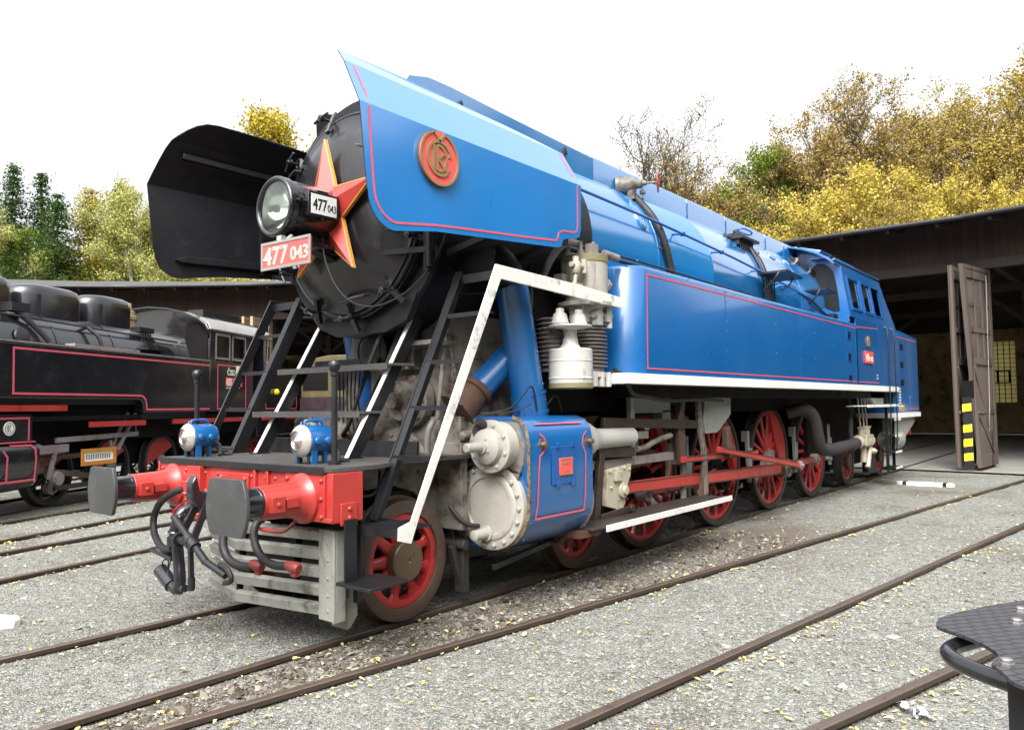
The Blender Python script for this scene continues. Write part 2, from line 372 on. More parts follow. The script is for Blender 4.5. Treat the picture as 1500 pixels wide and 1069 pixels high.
m = MB(); m.ring((1.79, .86, 4.02), (1, 0, 0), .05, .012, 20, 6); obj('lifting_ring', m, soot, smokebox)
m = MB(); m.bar((1.60, .97, 3.55), (1.95, 1.2, 3.62), .04, .05)
m.tube([(1.85, .95, 3.72), (1.75, 1.05, 3.62), (1.62, 1.1, 3.52), (1.60, .92, 3.50)], .02, 8, 2)
obj('door_latch', m, soot, smokebox)
m = MB(); m.prism([(-.42, 2.99), (-.45, 3.18), (-.54, 3.18), (-.55, 3.07), (-.68, 3.07), (-.70, 3.0)], 1.76, 1.775, 'x'); obj('white_bracket', m, white, smokebox, .004)
m = MB(); m.tube([(1.32, -.12, 3.12), (1.28, -.17, 2.9), (1.30, -.35, 2.58), (1.35, -.62, 2.44), (1.5, -.86, 2.52), (1.7, -1.02, 2.78), (1.8, -1.1, 3.1), (1.85, -1.12, 3.35)], .007, 6, 3)
obj('lamp_cable', m, rubber, smokebox)

# ---- boiler and its casing
m = MB(); m.lathe((0, 0, ZC), (1, 0, 0), [(3.955, .9), (3.955, 1.07), (6.90, 1.075), (6.905, 1.078), (6.93, 1.078), (6.935, 1.073), (10.40, 1.085), (10.405, 1.089), (10.43, 1.089), (10.435, 1.085), (12.1, 1.10)], 96, (False, False))
for x in (5.40, 8.60):
    m.lathe((0, 0, ZC), (1, 0, 0), [(x, 1.07), (x, 1.080), (x + .05, 1.080), (x + .05, 1.07)], 96, (False, False))
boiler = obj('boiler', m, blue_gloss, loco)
m = MB()
xs = [4.72, 5.90, 7.16, 8.48, 10.12, 11.02, 11.80]
prof = [(-.60, 4.05), (-.60, 4.46), (-.585, 4.52), (-.53, 4.56), (-.3, 4.585), (0, 4.59), (.3, 4.585), (.53, 4.56), (.585, 4.52), (.60, 4.46), (.60, 4.05)]
for i in range(len(xs) - 1):
    g = .006; m.prism(prof, xs[i] + g, xs[i + 1] - g, 'x')
m.prism([(y * .985, z - .01 * (z > 4.2)) for y, z in prof], 4.72, 11.8, 'x')
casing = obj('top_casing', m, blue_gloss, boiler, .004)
m = MB()
for i in range(1, 6):
    m.strip([(xs[i], -.602, 4.08), (xs[i], -.602, 4.46)], .014, .006, (0, -1, 0))
    for z in (4.15, 4.27, 4.39): m.rivet((xs[i] - .04, -.600, z), (0, -1, 0), .010)
obj('casing_seam', m, blue_deep, casing)
m = MB()
for sg in (-1, 1):
    pl = [(1.85, 3.9), (1.82, 4.0), (1.80, 4.36), (1.82, 4.43), (1.87, 4.475), (1.95, 4.50), (2.20, 4.56), (2.45, 4.56), (3.2, 4.53), (4.72, 4.49), (4.72, 3.9)]
    if sg < 0: pl = [(1.95, 3.95), (1.87, 4.2), (1.80, 4.44), (1.84, 4.50), (2.06, 4.555), (2.35, 4.56), (3.2, 4.53), (4.72, 4.49), (4.72, 3.9)]
    slab(m, [(x, sg * .62, z) for x, z in pl], (0, -sg * .008, 0))
obj('chimney_side_plate', m, [blue_gloss, soot], casing)
m = MB(); m.lathe((2.75, 0, 4.3), (0, 0, 1), [(0, .30), (.10, .27), (.16, .26), (.18, .29), (.21, .29), (.21, .22), (0, .20)], 32, (False, False)); m.box(3.2, 4.72, -.45, .45, 4.3, 4.44); obj('chimney', m, soot, casing)
m = MB()
for x in (2.42, 4.08): m.prism([(x, 4.36), (x + .07, 4.38), (x + .035, 4.46)], -.66, -.62, 'y')
obj('lug', m, soot, casing)
# handrails and pipes along the boiler
def rail(name, pts, r, mt, par, posts=(), s=1):
    m = MB(); m.tube(pts, r, 8, s)
    for (a, b) in posts: m.cyl(a, b, r * .9, n=8); m.lathe(V(a), V(b) - V(a), [(-.02, r * 1.7), (.02, r * 1.7)], 10)
    return obj(name, m, mt, par)
rp = [(3.35, -1.09, 3.84), (5.07, -1.125, 3.78), (6.27, -1.146, 3.717), (7.74, -1.168, 3.634), (9.77, -1.195, 3.471)]
rail('handrail', rp + [(10.1, -1.19, 3.43), (10.7, -1.23, 3.25), (11.2, -1.25, 3.13)], .017, blue_deep, boiler, [(p, (p[0], p[1] * .87, p[2] + .02)) for p in ((5.9, -1.14, 3.735), (7.0, -1.16, 3.675), (8.3, -1.175, 3.59), (9.4, -1.19, 3.50))])
for k, (dz, r) in enumerate(((0, .020), (-.055, .016), (.05, .012))):
    rail('boiler_pipe', [(3.5, -1.10, 3.20 + dz), (5.0, -1.16, 3.19 + dz), (6.5, -1.18, 3.16 + dz), (8.2, -1.2, 3.14 + dz), (9.0, -1.2, 3.10 + dz * .5)], r, [black, blue_deep, black][k], boiler)
m = MB(); m.tube([(5.40, -.68, 4.25), (5.42, -.86, 4.05), (5.43, -.99, 3.88), (5.45, -1.08, 3.70), (5.50, -1.12, 3.5), (5.58, -1.13, 3.3), (5.6, -1.14, 3.16)], .045, 12, 2)
for z in (3.5, 3.8): m.ring((5.45, -1.06, z), (0, .3, -1), .047, .010, 16, 6)
obj('lagged_pipe', m, rubber, boiler)
m = MB(); m.lathe((5.28, -.58, 4.30), (.46, -.89, .03), [(0, .10), (.05, .105), (.20, .09), (.24, .06), (.30, .055), (.32, .03), (.36, .03), (.37, .014), (.50, .012)], 20); m.lathe((5.37, -.74, 4.30), (0, 0, -1), [(0, .07), (.12, .055), (.17, .045)], 16)
m.box(5.33, 5.47, -.80, -.70, 4.12, 4.16); m.lathe((5.47, -.80, 4.22), (.46, -.89, 0), [(0, .028), (.07, .028)], 8); m.lathe((5.45, -.78, 4.15), (.46, -.89, 0), [(0, .022), (.07, .022)], 8)
tv = obj('boiler_valve', m, grey_dirty, boiler, .003)
wc = V((5.51, -1.02, 4.315)); m = MB(); m.ring(wc, (.46, -.89, .03), .115, .011, 28, 8)
for k in range(4):
    a = pi * k / 2 + .4; m.cyl(wc, wc + V((.89, .46, 0)) * .11 * cos(a) + V((0, 0, 1)) * .11 * sin(a), .007, n=6)
obj('handwheel', m, red, tv)
def dome(x, a, w, h, mt=blue_gloss):
    m = MB(); a = radians(a); n = V((0, -cos(a), sin(a))); c = V((x, 0, ZC)) + n * 1.06; t = V((1, 0, 0)); u = n.cross(t)
    pr = [(0, 1.), (.02, 1.), (.035, .93), (.045, .7), (.048, 0)]; vs = []; k = 24
    for d, r in pr:
        for i in range(k): th = 2 * pi * i / k; vs.append(c + n * d + t * (w * r * cos(th)) + u * (h * r * sin(th)))
    m.add(vs, [(i * k + j, i * k + (j + 1) % k, (i + 1) * k + (j + 1) % k, (i + 1) * k + j) for i in range(len(pr) - 1) for j in range(k)])
    m.bolt(c + n * .045, n, .018, .01); obj('wash_out_cover', m, mt, boiler)
dome(5.13, 24, .10, .14)
for x in (9.05, 9.75, 10.45): dome(x, 40, .13, .08)
m = MB(); m.tube([(8.62, -.70, 4.25), (8.66, -.90, 4.03), (8.68, -1.05, 3.72), (8.70, -1.11, 3.5), (8.72, -1.16, 3.25)], .032, 10, 2); m.tube([(8.75, -.8, 4.15), (8.80, -1.0, 3.9), (8.83, -1.1, 3.6), (8.86, -1.15, 3.3)], .014, 8, 2)
obj('feed_pipe', m, black, boiler)
m = MB(); m.box(8.20, 8.85, -.98, -.66, 4.10, 4.14); m.box(8.25, 8.8, -.90, -.66, 4.02, 4.10); m.box(8.30, 8.75, -.86, -.68, 4.14, 4.21)
for i in range(8): m.cyl((8.3 + i * .06, -.9, 4.02), (8.3 + i * .06, -.9, 3.88), .010, n=6); m.cyl((8.3 + i * .06, -.8, 4.21), (8.3 + i * .06, -.8, 4.25), .014, n=6)
m.cyl((8.08, -.74, 4.12), (8.2, -.74, 4.12), .05, n=10); obj('lubricator', m, black, boiler, .003)
m = MB(); m.prism([(8.35, 3.55), (9.05, 3.52), (9.05, 3.55), (8.35, 3.58)], -1.55, -1.12, 'y')
m.tube([(8.32, -1.45, 3.55), (8.28, -1.4, 3.45), (8.35, -1.2, 3.3)], .014, 8, 2); m.tube([(8.9, -1.45, 3.53), (8.88, -1.4, 3.40), (8.80, -1.3, 3.35)], .012, 8, 2)
for i in range(5): m.cyl((8.45 + i * .09, -1.2, 3.53), (8.45 + i * .09, -1.2, 3.18), .012, n=6)
obj('oil_pump_shelf', m, black, boiler)
m = MB(); m.prism([(10.35, 3.52), (10.95, 3.50), (10.95, 3.52), (10.35, 3.545)], -1.5, -1.15, 'y'); m.tube([(10.35, -1.4, 3.53), (10.3, -1.35, 3.4), (10.4, -1.2, 3.3)], .014, 8, 2); obj('oil_pump_shelf', m, black, boiler)
m = MB(); m.tube([(11.25, -.62, 4.28), (11.35, -.74, 4.18), (11.6, -.9, 4.0), (11.85, -1.0, 3.88)], .045, 12, 1)
for f in ((11.32, -.72, 4.2), (11.55, -.87, 4.03), (11.78, -.98, 3.92)): m.lathe(f, (.5, -.3, -.35), [(-.03, .062), (.03, .062)], 14)
obj('steam_cock', m, lagging, boiler)
m = MB()
for f in ((11.30, -.70, 4.22), (11.52, -.85, 4.05), (11.80, -.99, 3.90)): m.lathe(f, (.5, -.3, -.35), [(-.012, .066), (.012, .066)], 14)
obj('pipe_clip', m, nickel, boiler)
m = MB(); m.tube([(9.9, -1.19, 3.45), (10.3, -1.28, 3.36), (10.7, -1.32, 3.2), (11.0, -1.35, 3.12)], .02, 8, 2); m.box(10.9, 11.12, -1.46, -1.34, 3.10, 3.17); obj('pipe_bracket', m, black, boiler)

m = MB(); m.tube([(8.95, -.61, 4.40), (9.0, -.66, 4.43), (9.4, -.66, 4.43), (9.45, -.61, 4.40)], .014, 8, 1); obj('grab_handle', m, blue_deep, casing)
# ---- side tanks
def tank(sg):
    m = MB(); r = .28; Y = 1.53
    # plan outline with a rounded front corner, top edge slightly rounded
    pl = [(12.0, Y), (4.0 + r, Y)] + [(4.0 + r + r * cos(radians(a)), Y - r + r * sin(radians(a))) for a in range(96, 181, 7)] + [(4.0, .95), (12.0, .95)]
    z = [(1.975, 0), (3.035, 0), (3.06, .012), (3.075, .035)]
    vs = []; n = len(pl)
    for zz, ins in z:
        for (x, y) in pl: vs.append((x + (ins if x < 4.2 else 0), sg * (y - (ins if y > 1.2 else 0)), zz))
    fs = [(i * n + k, i * n + (k + 1) % n, (i + 1) * n + (k + 1) % n, (i + 1) * n + k) for i in range(3) for k in range(n)] + [tuple(range(n)), tuple(3 * n + k for k in range(n))]
    m.add(vs, fs)
    m.prism([(sg * 1.42, 3.06), (sg * 1.06, 3.20), (sg * .95, 3.06)], 4.06, 12.0, 'x')
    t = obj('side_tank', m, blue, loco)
    for x in (6.20, 8.90, 11.90): s = MB(); s.strip([(x, sg * 1.5305, 1.98), (x, sg * 1.5305, 3.04)], .010, .002, (0, sg, 0)); obj('plate_seam', s, blue_deep, t)
    b = MB()
    for x in (6.24, 8.94, 11.86):
        for i in range(9): b.rivet((x, sg * 1.53, 2.06 + i * .12), (0, sg, 0), .011)
    for i in range(28): b.rivet((6.5 + i * .2, sg * 1.53, 3.02), (0, sg, 0), .009)
    for x, zz in ((7.9, 2.75), (7.9, 2.35), (9.6, 2.75), (9.6, 2.35), (10.6, 2.6), (5.2, 3.05), (4.08, 3.1)): b.rivet((x, sg * 1.53, zz), (0, sg, 0), .013)
    obj('rivets', b, blue_deep, t)
    l = MB(); yo = sg * 1.532
    l.strip([(11.88, yo, 2.985), (4.26, yo, 2.985), (4.24, yo, 2.03), (11.88, yo, 2.03)], .016, .002, (0, sg, 0))
    obj('lining', l, lining, t)
    for zz in (2.83, 2.45, 2.07):                            # recessed footholds
        q = MB(); q.box(11.36, 11.58, sg * 1.5325, sg * 1.45, zz - .065, zz + .065)
        q2 = obj('foothold', q, dark, t)
        q = MB(); q.strip([(11.36, sg * 1.533, zz - .065), (11.36, sg * 1.533, zz + .065), (11.58, sg * 1.533, zz + .065), (11.58, sg * 1.533, zz - .065), (11.36, sg * 1.533, zz - .065)], .012, .006, (0, sg, 0)); obj('foothold_rim', q, blue_deep, q2)
    return t
tank(-1); tank(1)
m = MB()
for sg in (-1, 1):
    m.box(3.76, 14.95, min(sg * 1.56, sg * .9), max(sg * 1.56, sg * .9), 1.87, 1.972)
w = obj('running_board', m, white, loco, .004)
m = MB()
for i in range(46): m.rivet((6.3 + i * .19, -1.56, 1.92 - .01 * (i % 2)), (0, -1, 0), .008)
obj('rivets', m, white_worn, w)

# ---- cab and bunker
m = MB()
X0, X1 = 11.95, 14.98
for sg in (-1, 1):
    m.box(X0, X1, min(sg * 1.53, sg * 1.50), max(sg * 1.53, sg * 1.50), 1.975, 3.18)
    # upper side, leaning in, built round three window openings
    def yz(z): return 1.53 - (z - 3.18) * .15
    wins = [(11.84, 12.50), (12.70, 13.32), (13.44, 14.06)]
    def quad(xa, xb, xc, xd, z0, z1):
        y0, y1 = sg * yz(z0), sg * yz(z1); t = -sg * .03
        P = [(xa, y0, z0), (xb, y0, z0), (xc, y1, z1), (xd, y1, z1)]
        slab(m, P, (0, t, 0), 0, 0)
    quad(11.62, 14.98, 14.86, 11.62, 3.18, 3.34)
    quad(11.62, 14.45, 14.25, 11.62, 3.92, 4.10)
    cols = [(11.62, 11.84), (12.50, 12.70), (13.32, 13.44)]
    for a, b_ in cols: quad(a, b_, b_, a, 3.34, 3.92)
    quad(14.06, 14.86, 14.40, 14.06, 3.34, 3.92)
roofp = [(-1.39, 4.10), (-1.30, 4.19), (-1.10, 4.32), (-.85, 4.43), (-.5, 4.52), (0, 4.56), (.5, 4.52), (.85, 4.43), (1.10, 4.32), (1.30, 4.19), (1.39, 4.10)]
# sloping rear wall
m.add([(14.25, -1.39, 4.10), (14.25, 1.39, 4.10), (14.98, 1.5, 3.16), (14.98, -1.5, 3.16)], [(0, 1, 2, 3)])
m.prism(roofp + [(1.3, 4.05), (-1.3, 4.05)], 14.15, 14.28, 'x')
# front wall, boiler side: two cheeks with a spectacle opening
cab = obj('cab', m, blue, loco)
m = MB(); m.prism(roofp + [(y * .985, z - .03) for y, z in reversed(roofp)], 11.25, 14.42, 'x'); rf = obj('cab_roof', m, blue, cab, .004)
m = MB(); m.prism([(-.95, 4.42), (-.6, 4.53), (-.6, 4.58), (-.98, 4.47)], 11.9, 14.1, 'x'); m.prism([(.95, 4.42), (.6, 4.53), (.6, 4.58), (.98, 4.47)], 11.9, 14.1, 'x')
m.bar((11.3, -1.36, 4.17), (14.4, -1.36, 4.17), .05, .03); m.box(12.0, 13.6, -.5, .5, 4.56, 4.62); obj('roof_hatch', m, blue_gloss, rf, .006)
def ringpoly(outer, inner, x, t, mb):
    n = len(outer); vs = [(x, y, z) for y, z in outer] + [(x, y, z) for y, z in inner] + [(x + t, y, z) for y, z in outer] + [(x + t, y, z) for y, z in inner]
    fs = []
    for i in range(n):
        j = (i + 1) % n; fs += [(i, j, n + j, n + i), (2 * n + i, 3 * n + i, 3 * n + j, 2 * n + j), (i, 2 * n + i, 2 * n + j, j), (n + i, n + j, 3 * n + j, 3 * n + i)]
    mb.add(vs, fs)
for sg in (-1, 1):
    m = MB()
    outer = [(.62, 4.50), (.85, 4.43), (1.10, 4.32), (1.30, 4.19), (1.39, 4.10), (1.45, 3.7), (1.50, 3.3), (1.52, 3.08), (1.2, 3.08), (.98, 3.2), (.85, 3.6), (.7, 3.9)]
    inner = [(.90, 4.10), (.98, 4.17), (1.10, 4.17), (1.20, 4.10), (1.27, 4.0), (1.32, 3.75), (1.35, 3.5), (1.36, 3.28), (1.26, 3.27), (1.10, 3.36), (.97, 3.55), (.90, 3.85)]
    ringpoly([(sg * y, z) for y, z in outer], [(sg * y, z) for y, z in inner], 11.60, .03, m)
    fw = obj('cab_front', m, blue, cab)
    m = MB(); m.prism([(sg * y, z) for y, z in inner], 11.625, 11.632, 'x'); obj('window', m, dark_pane, fw)
m = MB(); m.bar((11.3, -1.12, 4.22), (11.62, -1.14, 4.20), .35, .015); obj('window_visor', m, blue_deep, fw)
for sg in (-1, 1):
    for i, (a, b_) in enumerate(wins):
        z0, z1 = 3.34, 3.92; y0, y1 = sg * (yz(z0) + .002), sg * (yz(z1) + .002)
        if i < 2:
            f = MB(); q = [(a, y0, z0), (b_, y0, z0), (b_, y1, z1), (a, y1, z1), (a, y0, z0)]; f.strip(q, .05, .016, (0, sg, .15)); fr = obj('window_frame', f, blue_deep, cab)
            g = MB(); g.add([(a, y0 - sg * .012, z0), (b_, y0 - sg * .012, z0), (b_, y1 - sg * .012, z1), (a, y1 - sg * .012, z1)], [(0, 1, 2, 3)]); obj('pane', g, pane, fr)
        else:
            f = MB(); f.strip([(a, y0, z0), (b_, y0, z0), (b_, y1, z1), (a, y1, z1), (a, y0, z0)], .03, .008, (0, sg, .15)); obj('window_frame', f, blue_deep, cab)
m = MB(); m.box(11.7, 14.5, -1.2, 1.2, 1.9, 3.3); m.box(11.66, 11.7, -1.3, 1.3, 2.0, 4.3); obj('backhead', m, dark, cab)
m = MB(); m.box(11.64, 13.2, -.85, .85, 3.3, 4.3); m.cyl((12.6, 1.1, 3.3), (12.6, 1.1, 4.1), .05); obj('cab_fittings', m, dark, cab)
for sg in (-1, 1):
    y = sg * 1.532
    m = MB(); m.strip([(13.50, y, 1.98), (13.50, y, 3.19)], .012, .004, (0, sg, 0)); m.strip([(14.05, y, 1.98), (14.05, y, 3.19)], .016, .004, (0, sg, 0)); m.box(14.30, 14.42, min(y, y + sg * .004), max(y, y + sg * .004), 1.99, 3.18)
    obj('cab_door', m, blue_deep, cab)
    m = MB()
    for x in (13.98, 14.50):
        m = MB(); m.tube([(x, sg * 1.53, 3.16), (x, sg * 1.60, 3.13), (x, sg * 1.60, 2.0), (x, sg * 1.60, 1.0), (x, sg * 1.56, .6)], .013, 8, 1); obj('grab_rail', m, black, cab)
    l = MB(); l.strip([(11.95, y, 2.985), (12.0, y, 3.02), (13.45, y, 3.08)], .016, .002, (0, sg, 0)); l.strip([(11.95, y, 2.03), (13.45, y, 2.03)], .016, .002, (0, sg, 0)); obj('lining', l, lining, cab)
m = MB(); m.box(12.44, 13.0, -1.555, -1.534, 2.385, 2.605); np_ = obj('number_plate', m, red_badge, cab, .003); np_['label'] = 'red number plate on the cab side'
put_text('numerals', [('477', .19, .02, .03, .8, .004), ('043', .13, .33, .03, .8, .002)], (12.46, -1.556, 2.39), (1, 0, 0), (0, 0, 1), letter_white, np_, .004)
m = MB(); m.prism([(12.66, 2.70), (12.80, 2.70), (12.82, 2.78), (12.80, 2.87), (12.73, 2.90), (12.66, 2.87), (12.64, 2.78)], -1.55, -1.534, 'y'); obj('crest', m, bronze, cab, .003)
m = MB(); m.box(13.30, 13.36, -1.536, -1.533, 2.10, 2.13); m.box(13.30, 13.36, -1.536, -1.533, 2.16, 2.19); obj('stencil', m, white, cab)

m = MB(); m.box(14.985, 17.0, -1.53, 1.53, 1.425, 3.10); m.prism([(-1.53, 3.10), (-1.2, 3.30), (1.2, 3.30), (1.53, 3.10)], 15.1, 16.95, 'x'); bunker = obj('coal_bunker', m, blue, loco, .012)
m = MB(); m.box(14.80, 17.03, -1.555, 1.555, 1.325, 1.423); obj('running_board', m, white, loco, .004)
m = MB(); yo = -1.532; m.strip([(15.02, yo, 3.03), (16.95, yo, 3.03)], .016, .002, (0, -1, 0)); m.strip([(15.02, yo, 1.50), (16.95, yo, 1.50)], .016, .002, (0, -1, 0)); obj('lining', m, lining, bunker)
for z in (2.83, 2.45, 2.07):
    m = MB(); m.box(15.28, 15.56, -1.5325, -1.46, z - .065, z + .065); obj('foothold', m, dark, bunker)
m = MB()
for z in (1.62, 1.68, 1.74, 1.80, 1.86, 1.92): m.box(15.05, 15.22, -1.536, -1.533, z, z + .03)
m.box(15.05, 15.4, -1.536, -1.533, 1.56, 1.585); obj('stencil', m, white, bunker)
m = MB(); m.tube([(15.85, -1.53, 1.45), (15.85, -1.57, 1.5), (15.85, -1.57, 1.78), (16.2, -1.57, 1.78), (16.2, -1.53, 1.75)], .012, 8, 1); obj('grab_rail', m, blue_deep, bunker)
# ---- front deck, buffer beam, buffers
m = MB(); m.prism([(.58, -1.10), (.66, -1.16), (1.0, -1.16), (1.45, -.98), (2.3, -.98), (2.3, .98), (1.45, .98), (1.0, 1.16), (.66, 1.16), (.58, 1.10)], 1.235, 1.268, 'z')
deck = obj('front_deck', m, chequer, loco, .003)
m = MB(); m.box(.572, .60, -1.10, 1.10, 1.222, 1.272); m.box(1.55, 1.58, -.98, .98, 1.268, 1.40); obj('deck_edge', m, black, deck, .003)
m = MB(); m.box(.60, .86, -1.165, 1.165, .90, 1.232); m.box(.588, .60, -1.165, 1.165, .905, .935); m.box(.588, .60, 1.135, 1.165, .935, 1.232)
for sg in (-1, 1):
    m.box(.585, .60, min(sg * .66, sg * 1.10), max(sg * .66, sg * 1.10), .925, 1.225)
    m.box(.66, .80, min(sg * 1.165, sg * 1.18), max(sg * 1.165, sg * 1.18), .88, 1.03)
    m.bolt((.73, sg * 1.18, .99), (0, sg, 0), .018); m.bolt((.73, sg * 1.18, .93), (0, sg, 0), .018)
    for dy in (-.19, .19):
        for dz in (-.12, .12, 0): m.bolt((.585, sg * .875 + dy, 1.06 + dz), (-1, 0, 0), .018)
for y in (-.52, -.40, -.22, 0.24, .42, .52):
    m.rivet((.60, y, 1.17), (-1, 0, 0), .018); m.rivet((.60, y, 1.03), (-1, 0, 0), .018)
m.box(.583, .60, -.20, .20, .93, 1.19); m.box(.575, .60, -.30, -.27, .92, 1.22); m.box(.575, .60, -.46, -.43, .92, 1.22)
for y, z in ((-.16, 1.15), (.16, 1.15), (-.16, .97), (.16, .97)): m.bolt((.583, y, z), (-1, 0, 0), .022)
beam = obj('buffer_beam', m, red, loco, .005)
for sg in (-1, 1):
    m = MB(); y0 = sg * .875
    m.lathe((.59, y0, 1.055), (-1, 0, 0), [(0, .175), (.03, .17), (.06, .135), (.12, .118), (.37, .108), (.37, .085), (.30, .08)], 36, (True, False))
    for s2 in (-1, 1):
        m.box(.24, .34, y0 + s2 * .095, y0 + s2 * .145, 1.0, 1.10); m.box(.36, .46, y0 + s2 * .10, y0 + s2 * .13, 1.02, 1.08); m.bolt((.29, y0 + s2 * .145, 1.05), (0, s2, 0), .018)
    bf = obj('buffer', m, red, loco, .003)
    m = MB(); m.lathe((.36, y0, 1.055), (-1, 0, 0), [(0, .098), (.10, .098), (.12, .104), (.155, .104), (.16, .098), (.30, .098), (.33, .12), (.345, .12)], 36); obj('buffer_sleeve', m, black_gloss, bf)
    # buffer head: wide plate with bulging sides and cut corners
    pl = []
    W, H = .235, .178
    for a, b_ in ((-.70, -1), (.70, -1), (.80, -.95), (.90, -.65), (.97, -.35), (1, 0), (.97, .35), (.90, .65), (.80, .95), (.70, 1), (-.70, 1), (-.80, .95), (-.90, .65), (-.97, .35), (-1, 0), (-.97, -.35), (-.90, -.65), (-.80, -.95)): pl.append((W * a, H * b_))
    vs = []; lay = [(.030, .97, 0), (.024, 1.0, 0), (.004, 1.0, 0), (0, .985, 0), (-.006, .6, 0), (-.008, .25, 0)]
    for x, s_, _ in lay: vs += [(x, y0 + y * s_, 1.055 + z * s_) for y, z in pl]
    n = len(pl); fs = [(i * n + k, i * n + (k + 1) % n, (i + 1) * n + (k + 1) % n, (i + 1) * n + k) for i in range(len(lay) - 1) for k in range(n)] + [tuple(range(n)), tuple((len(lay) - 1) * n + k for k in range(n))]
    m = MB(); m.add(vs, fs); obj('buffer_plate', m, plate_grey, bf)
    m = MB(); m.tube([(.60, sg * .78, .90), (.52, sg * .78, .84), (.50, sg * .72, .82), (.50, sg * .46, .82), (.52, sg * .40, .84), (.60, sg * .40, .90)], .013, 8, 1); obj('shunter_grip', m, red, beam)
# ---- coupling gear
m = MB(); m.prism([(.60, 1.0), (.60, 1.10), (.45, 1.10), (.36, 1.06), (.30, 1.08), (.27, 1.20), (.235, 1.14), (.235, 1.02), (.29, .95), (.38, .94), (.46, 1.0)], -.045, .045, 'y'); hook = obj('draw_hook', m, black_gloss, beam, .012)
m = MB()
for y in (-.06, .06): m.bar((.36, y, 1.03), (.22, y * 1.5, .74), .022, .05, (1, 0, 0)); m.cyl((.21, y * 1.5 - .015, .73), (.21, y * 1.5 + .015, .73), .05, n=16)
m.cyl((.37, -.09, 1.03), (.37, .09, 1.03), .028, n=12); m.cyl((.21, -.13, .73), (.21, .13, .73), .03, n=12)
m.cyl((.22, .17, .88), (.20, -.30, .62), .026, n=12); m.lathe((.205, -.10, .73), (0, -.87, -.48), [(-.06, .042), (.06, .042)], 12)
m.cyl((.20, -.30, .62), (.22, -.52, .55), .024, n=10); m.tube([(.22, -.44, .62), (.22, -.55, .60), (.22, -.60, .52), (.22, -.50, .50)], .018, 8, 2)
m.bar((.24, -.02, .70), (.25, -.02, .44), .03, .03, (1, 0, 0)); m.cyl((.25, -.02, .47), (.25, -.02, .38), .026, n=10)
obj('screw_coupling', m, black, hook)
m = MB(); m.tube([(.58, .52, 1.12), (.52, .52, 1.10), (.48, .50, 1.0)], .035, 12, 1); m.box(.55, .60, .42, .62, .98, 1.22); m.lathe((.50, .51, 1.06), (0, 0, 1), [(-.05, .05), (.05, .05)], 12)
m.cyl((.60, .30, .93), (.50, .30, .90), .03, n=10); m.tube([(.56, .62, .93), (.50, .62, .84), (.50, .30, .82), (.56, .30, .93)], .011, 8, 1)
obj('hose_valve', m, red, beam, .004)
m = MB(); m.tube([(.47, .50, 1.05), (.43, .60, 1.02), (.41, .78, .93), (.40, .86, .80), (.38, .80, .68), (.34, .60, .60), (.30, .42, .60), (.28, .30, .64)], .027, 12, 2); obj('brake_hose', m, rubber, beam)
m = MB(); m.tube([(.55, -.18, .92), (.45, -.16, .84), (.40, -.16, .72), (.39, -.24, .61), (.39, -.38, .57), (.40, -.56, .585)], .030, 12, 2)
m.tube([(.56, -.50, .93), (.44, -.50, .86), (.42, -.54, .74), (.40, -.66, .655), (.40, -.80, .62), (.41, -.95, .635)], .028, 12, 2); obj('brake_hose', m, rubber, beam)
for c in ((.41, -1.0, .635), (.40, -.60, .60)):
    m = MB(); m.lathe(c, (.1, -1, -.15), [(-.06, .026), (-.02, .036), (.03, .042), (.06, .030)], 14); m.box(c[0] - .02, c[0] + .02, c[1] - .05, c[1], c[2] - .06, c[2] - .02); obj('hose_coupling', m, red_hose, beam, .004)
m = MB(); m.tube([(.56, .25, .92), (.40, .25, .93), (.31, .26, .90), (.29, .28, .80), (.29, .30, .70)], .043, 14, 2); m.lathe((.29, .29, .69), (0, .1, -1), [(-.03, .06), (.03, .06)], 16); m.ring((.30, .265, .88), (.3, 0, -1), .046, .012, 16, 6); m.ring((.29, .29, .76), (0, .1, -1), .046, .010, 16, 6)
m.tube([(.29, .26, .66), (.29, .23, .52), (.28, .19, .40), (.28, .22, .33), (.28, .34, .38), (.28, .46, .44)], .042, 14, 1)
m.lathe((.28, .40, .41), (0, .88, .44), [(-.10, .054), (.10, .054)], 14); m.cyl((.28, .19, .36), (.28, .12, .37), .03, n=8)
m.bar((.30, .62, .60), (.30, .30, .56), .08, .03); m.tube([(.28, .46, .46), (.27, .44, .54), (.28, .36, .55), (.28, .38, .47)], .006, 6, 1)
m.tube([(.45, .48, .85), (.40, .44, .7), (.32, .40, .55), (.28, .38, .45)], .004, 6, 1)
obj('heating_pipe', m, black_gloss, beam)
# ---- cowcatcher
m = MB(); m.box(.72, .80, -1.055, -.86, .21, .83); m.box(.70, .72, -1.055, -1.03, .21, .83); 
for z in (.28, .38, .50, .62, .74): m.rivet((.72, -.96, z), (-1, 0, 0), .014)
cow = obj('guard_frame', m, slat, loco, .005)
for i, z in enumerate((.785, .655, .53, .405, .275)):
    m = MB(); h = .04
    for a, b_ in (((.735, -.87), (.60, -.02)), ((.60, -.02), (.80, .68))):
        for z0, z1, o0, o1 in ((z - h, z + h * .6, 0, -.012), (z + h * .6, z + h, -.012, .03), (z - h - .01, z - h, .03, 0)):
            m.add([(a[0] + o0, a[1], z0), (b_[0] + o0, b_[1], z0), (b_[0] + o1, b_[1], z1), (a[0] + o1, a[1], z1),
                   (a[0] + o0 + .01, a[1], z0), (b_[0] + o0 + .01, b_[1], z0), (b_[0] + o1 + .01, b_[1], z1), (a[0] + o1 + .01, a[1], z1)],
                  [(0, 1, 2, 3), (7, 6, 5, 4), (0, 4, 5, 1), (2, 6, 7, 3), (0, 3, 7, 4), (1, 2, 6, 5)])
    obj('guard_slat', m, slat, cow)
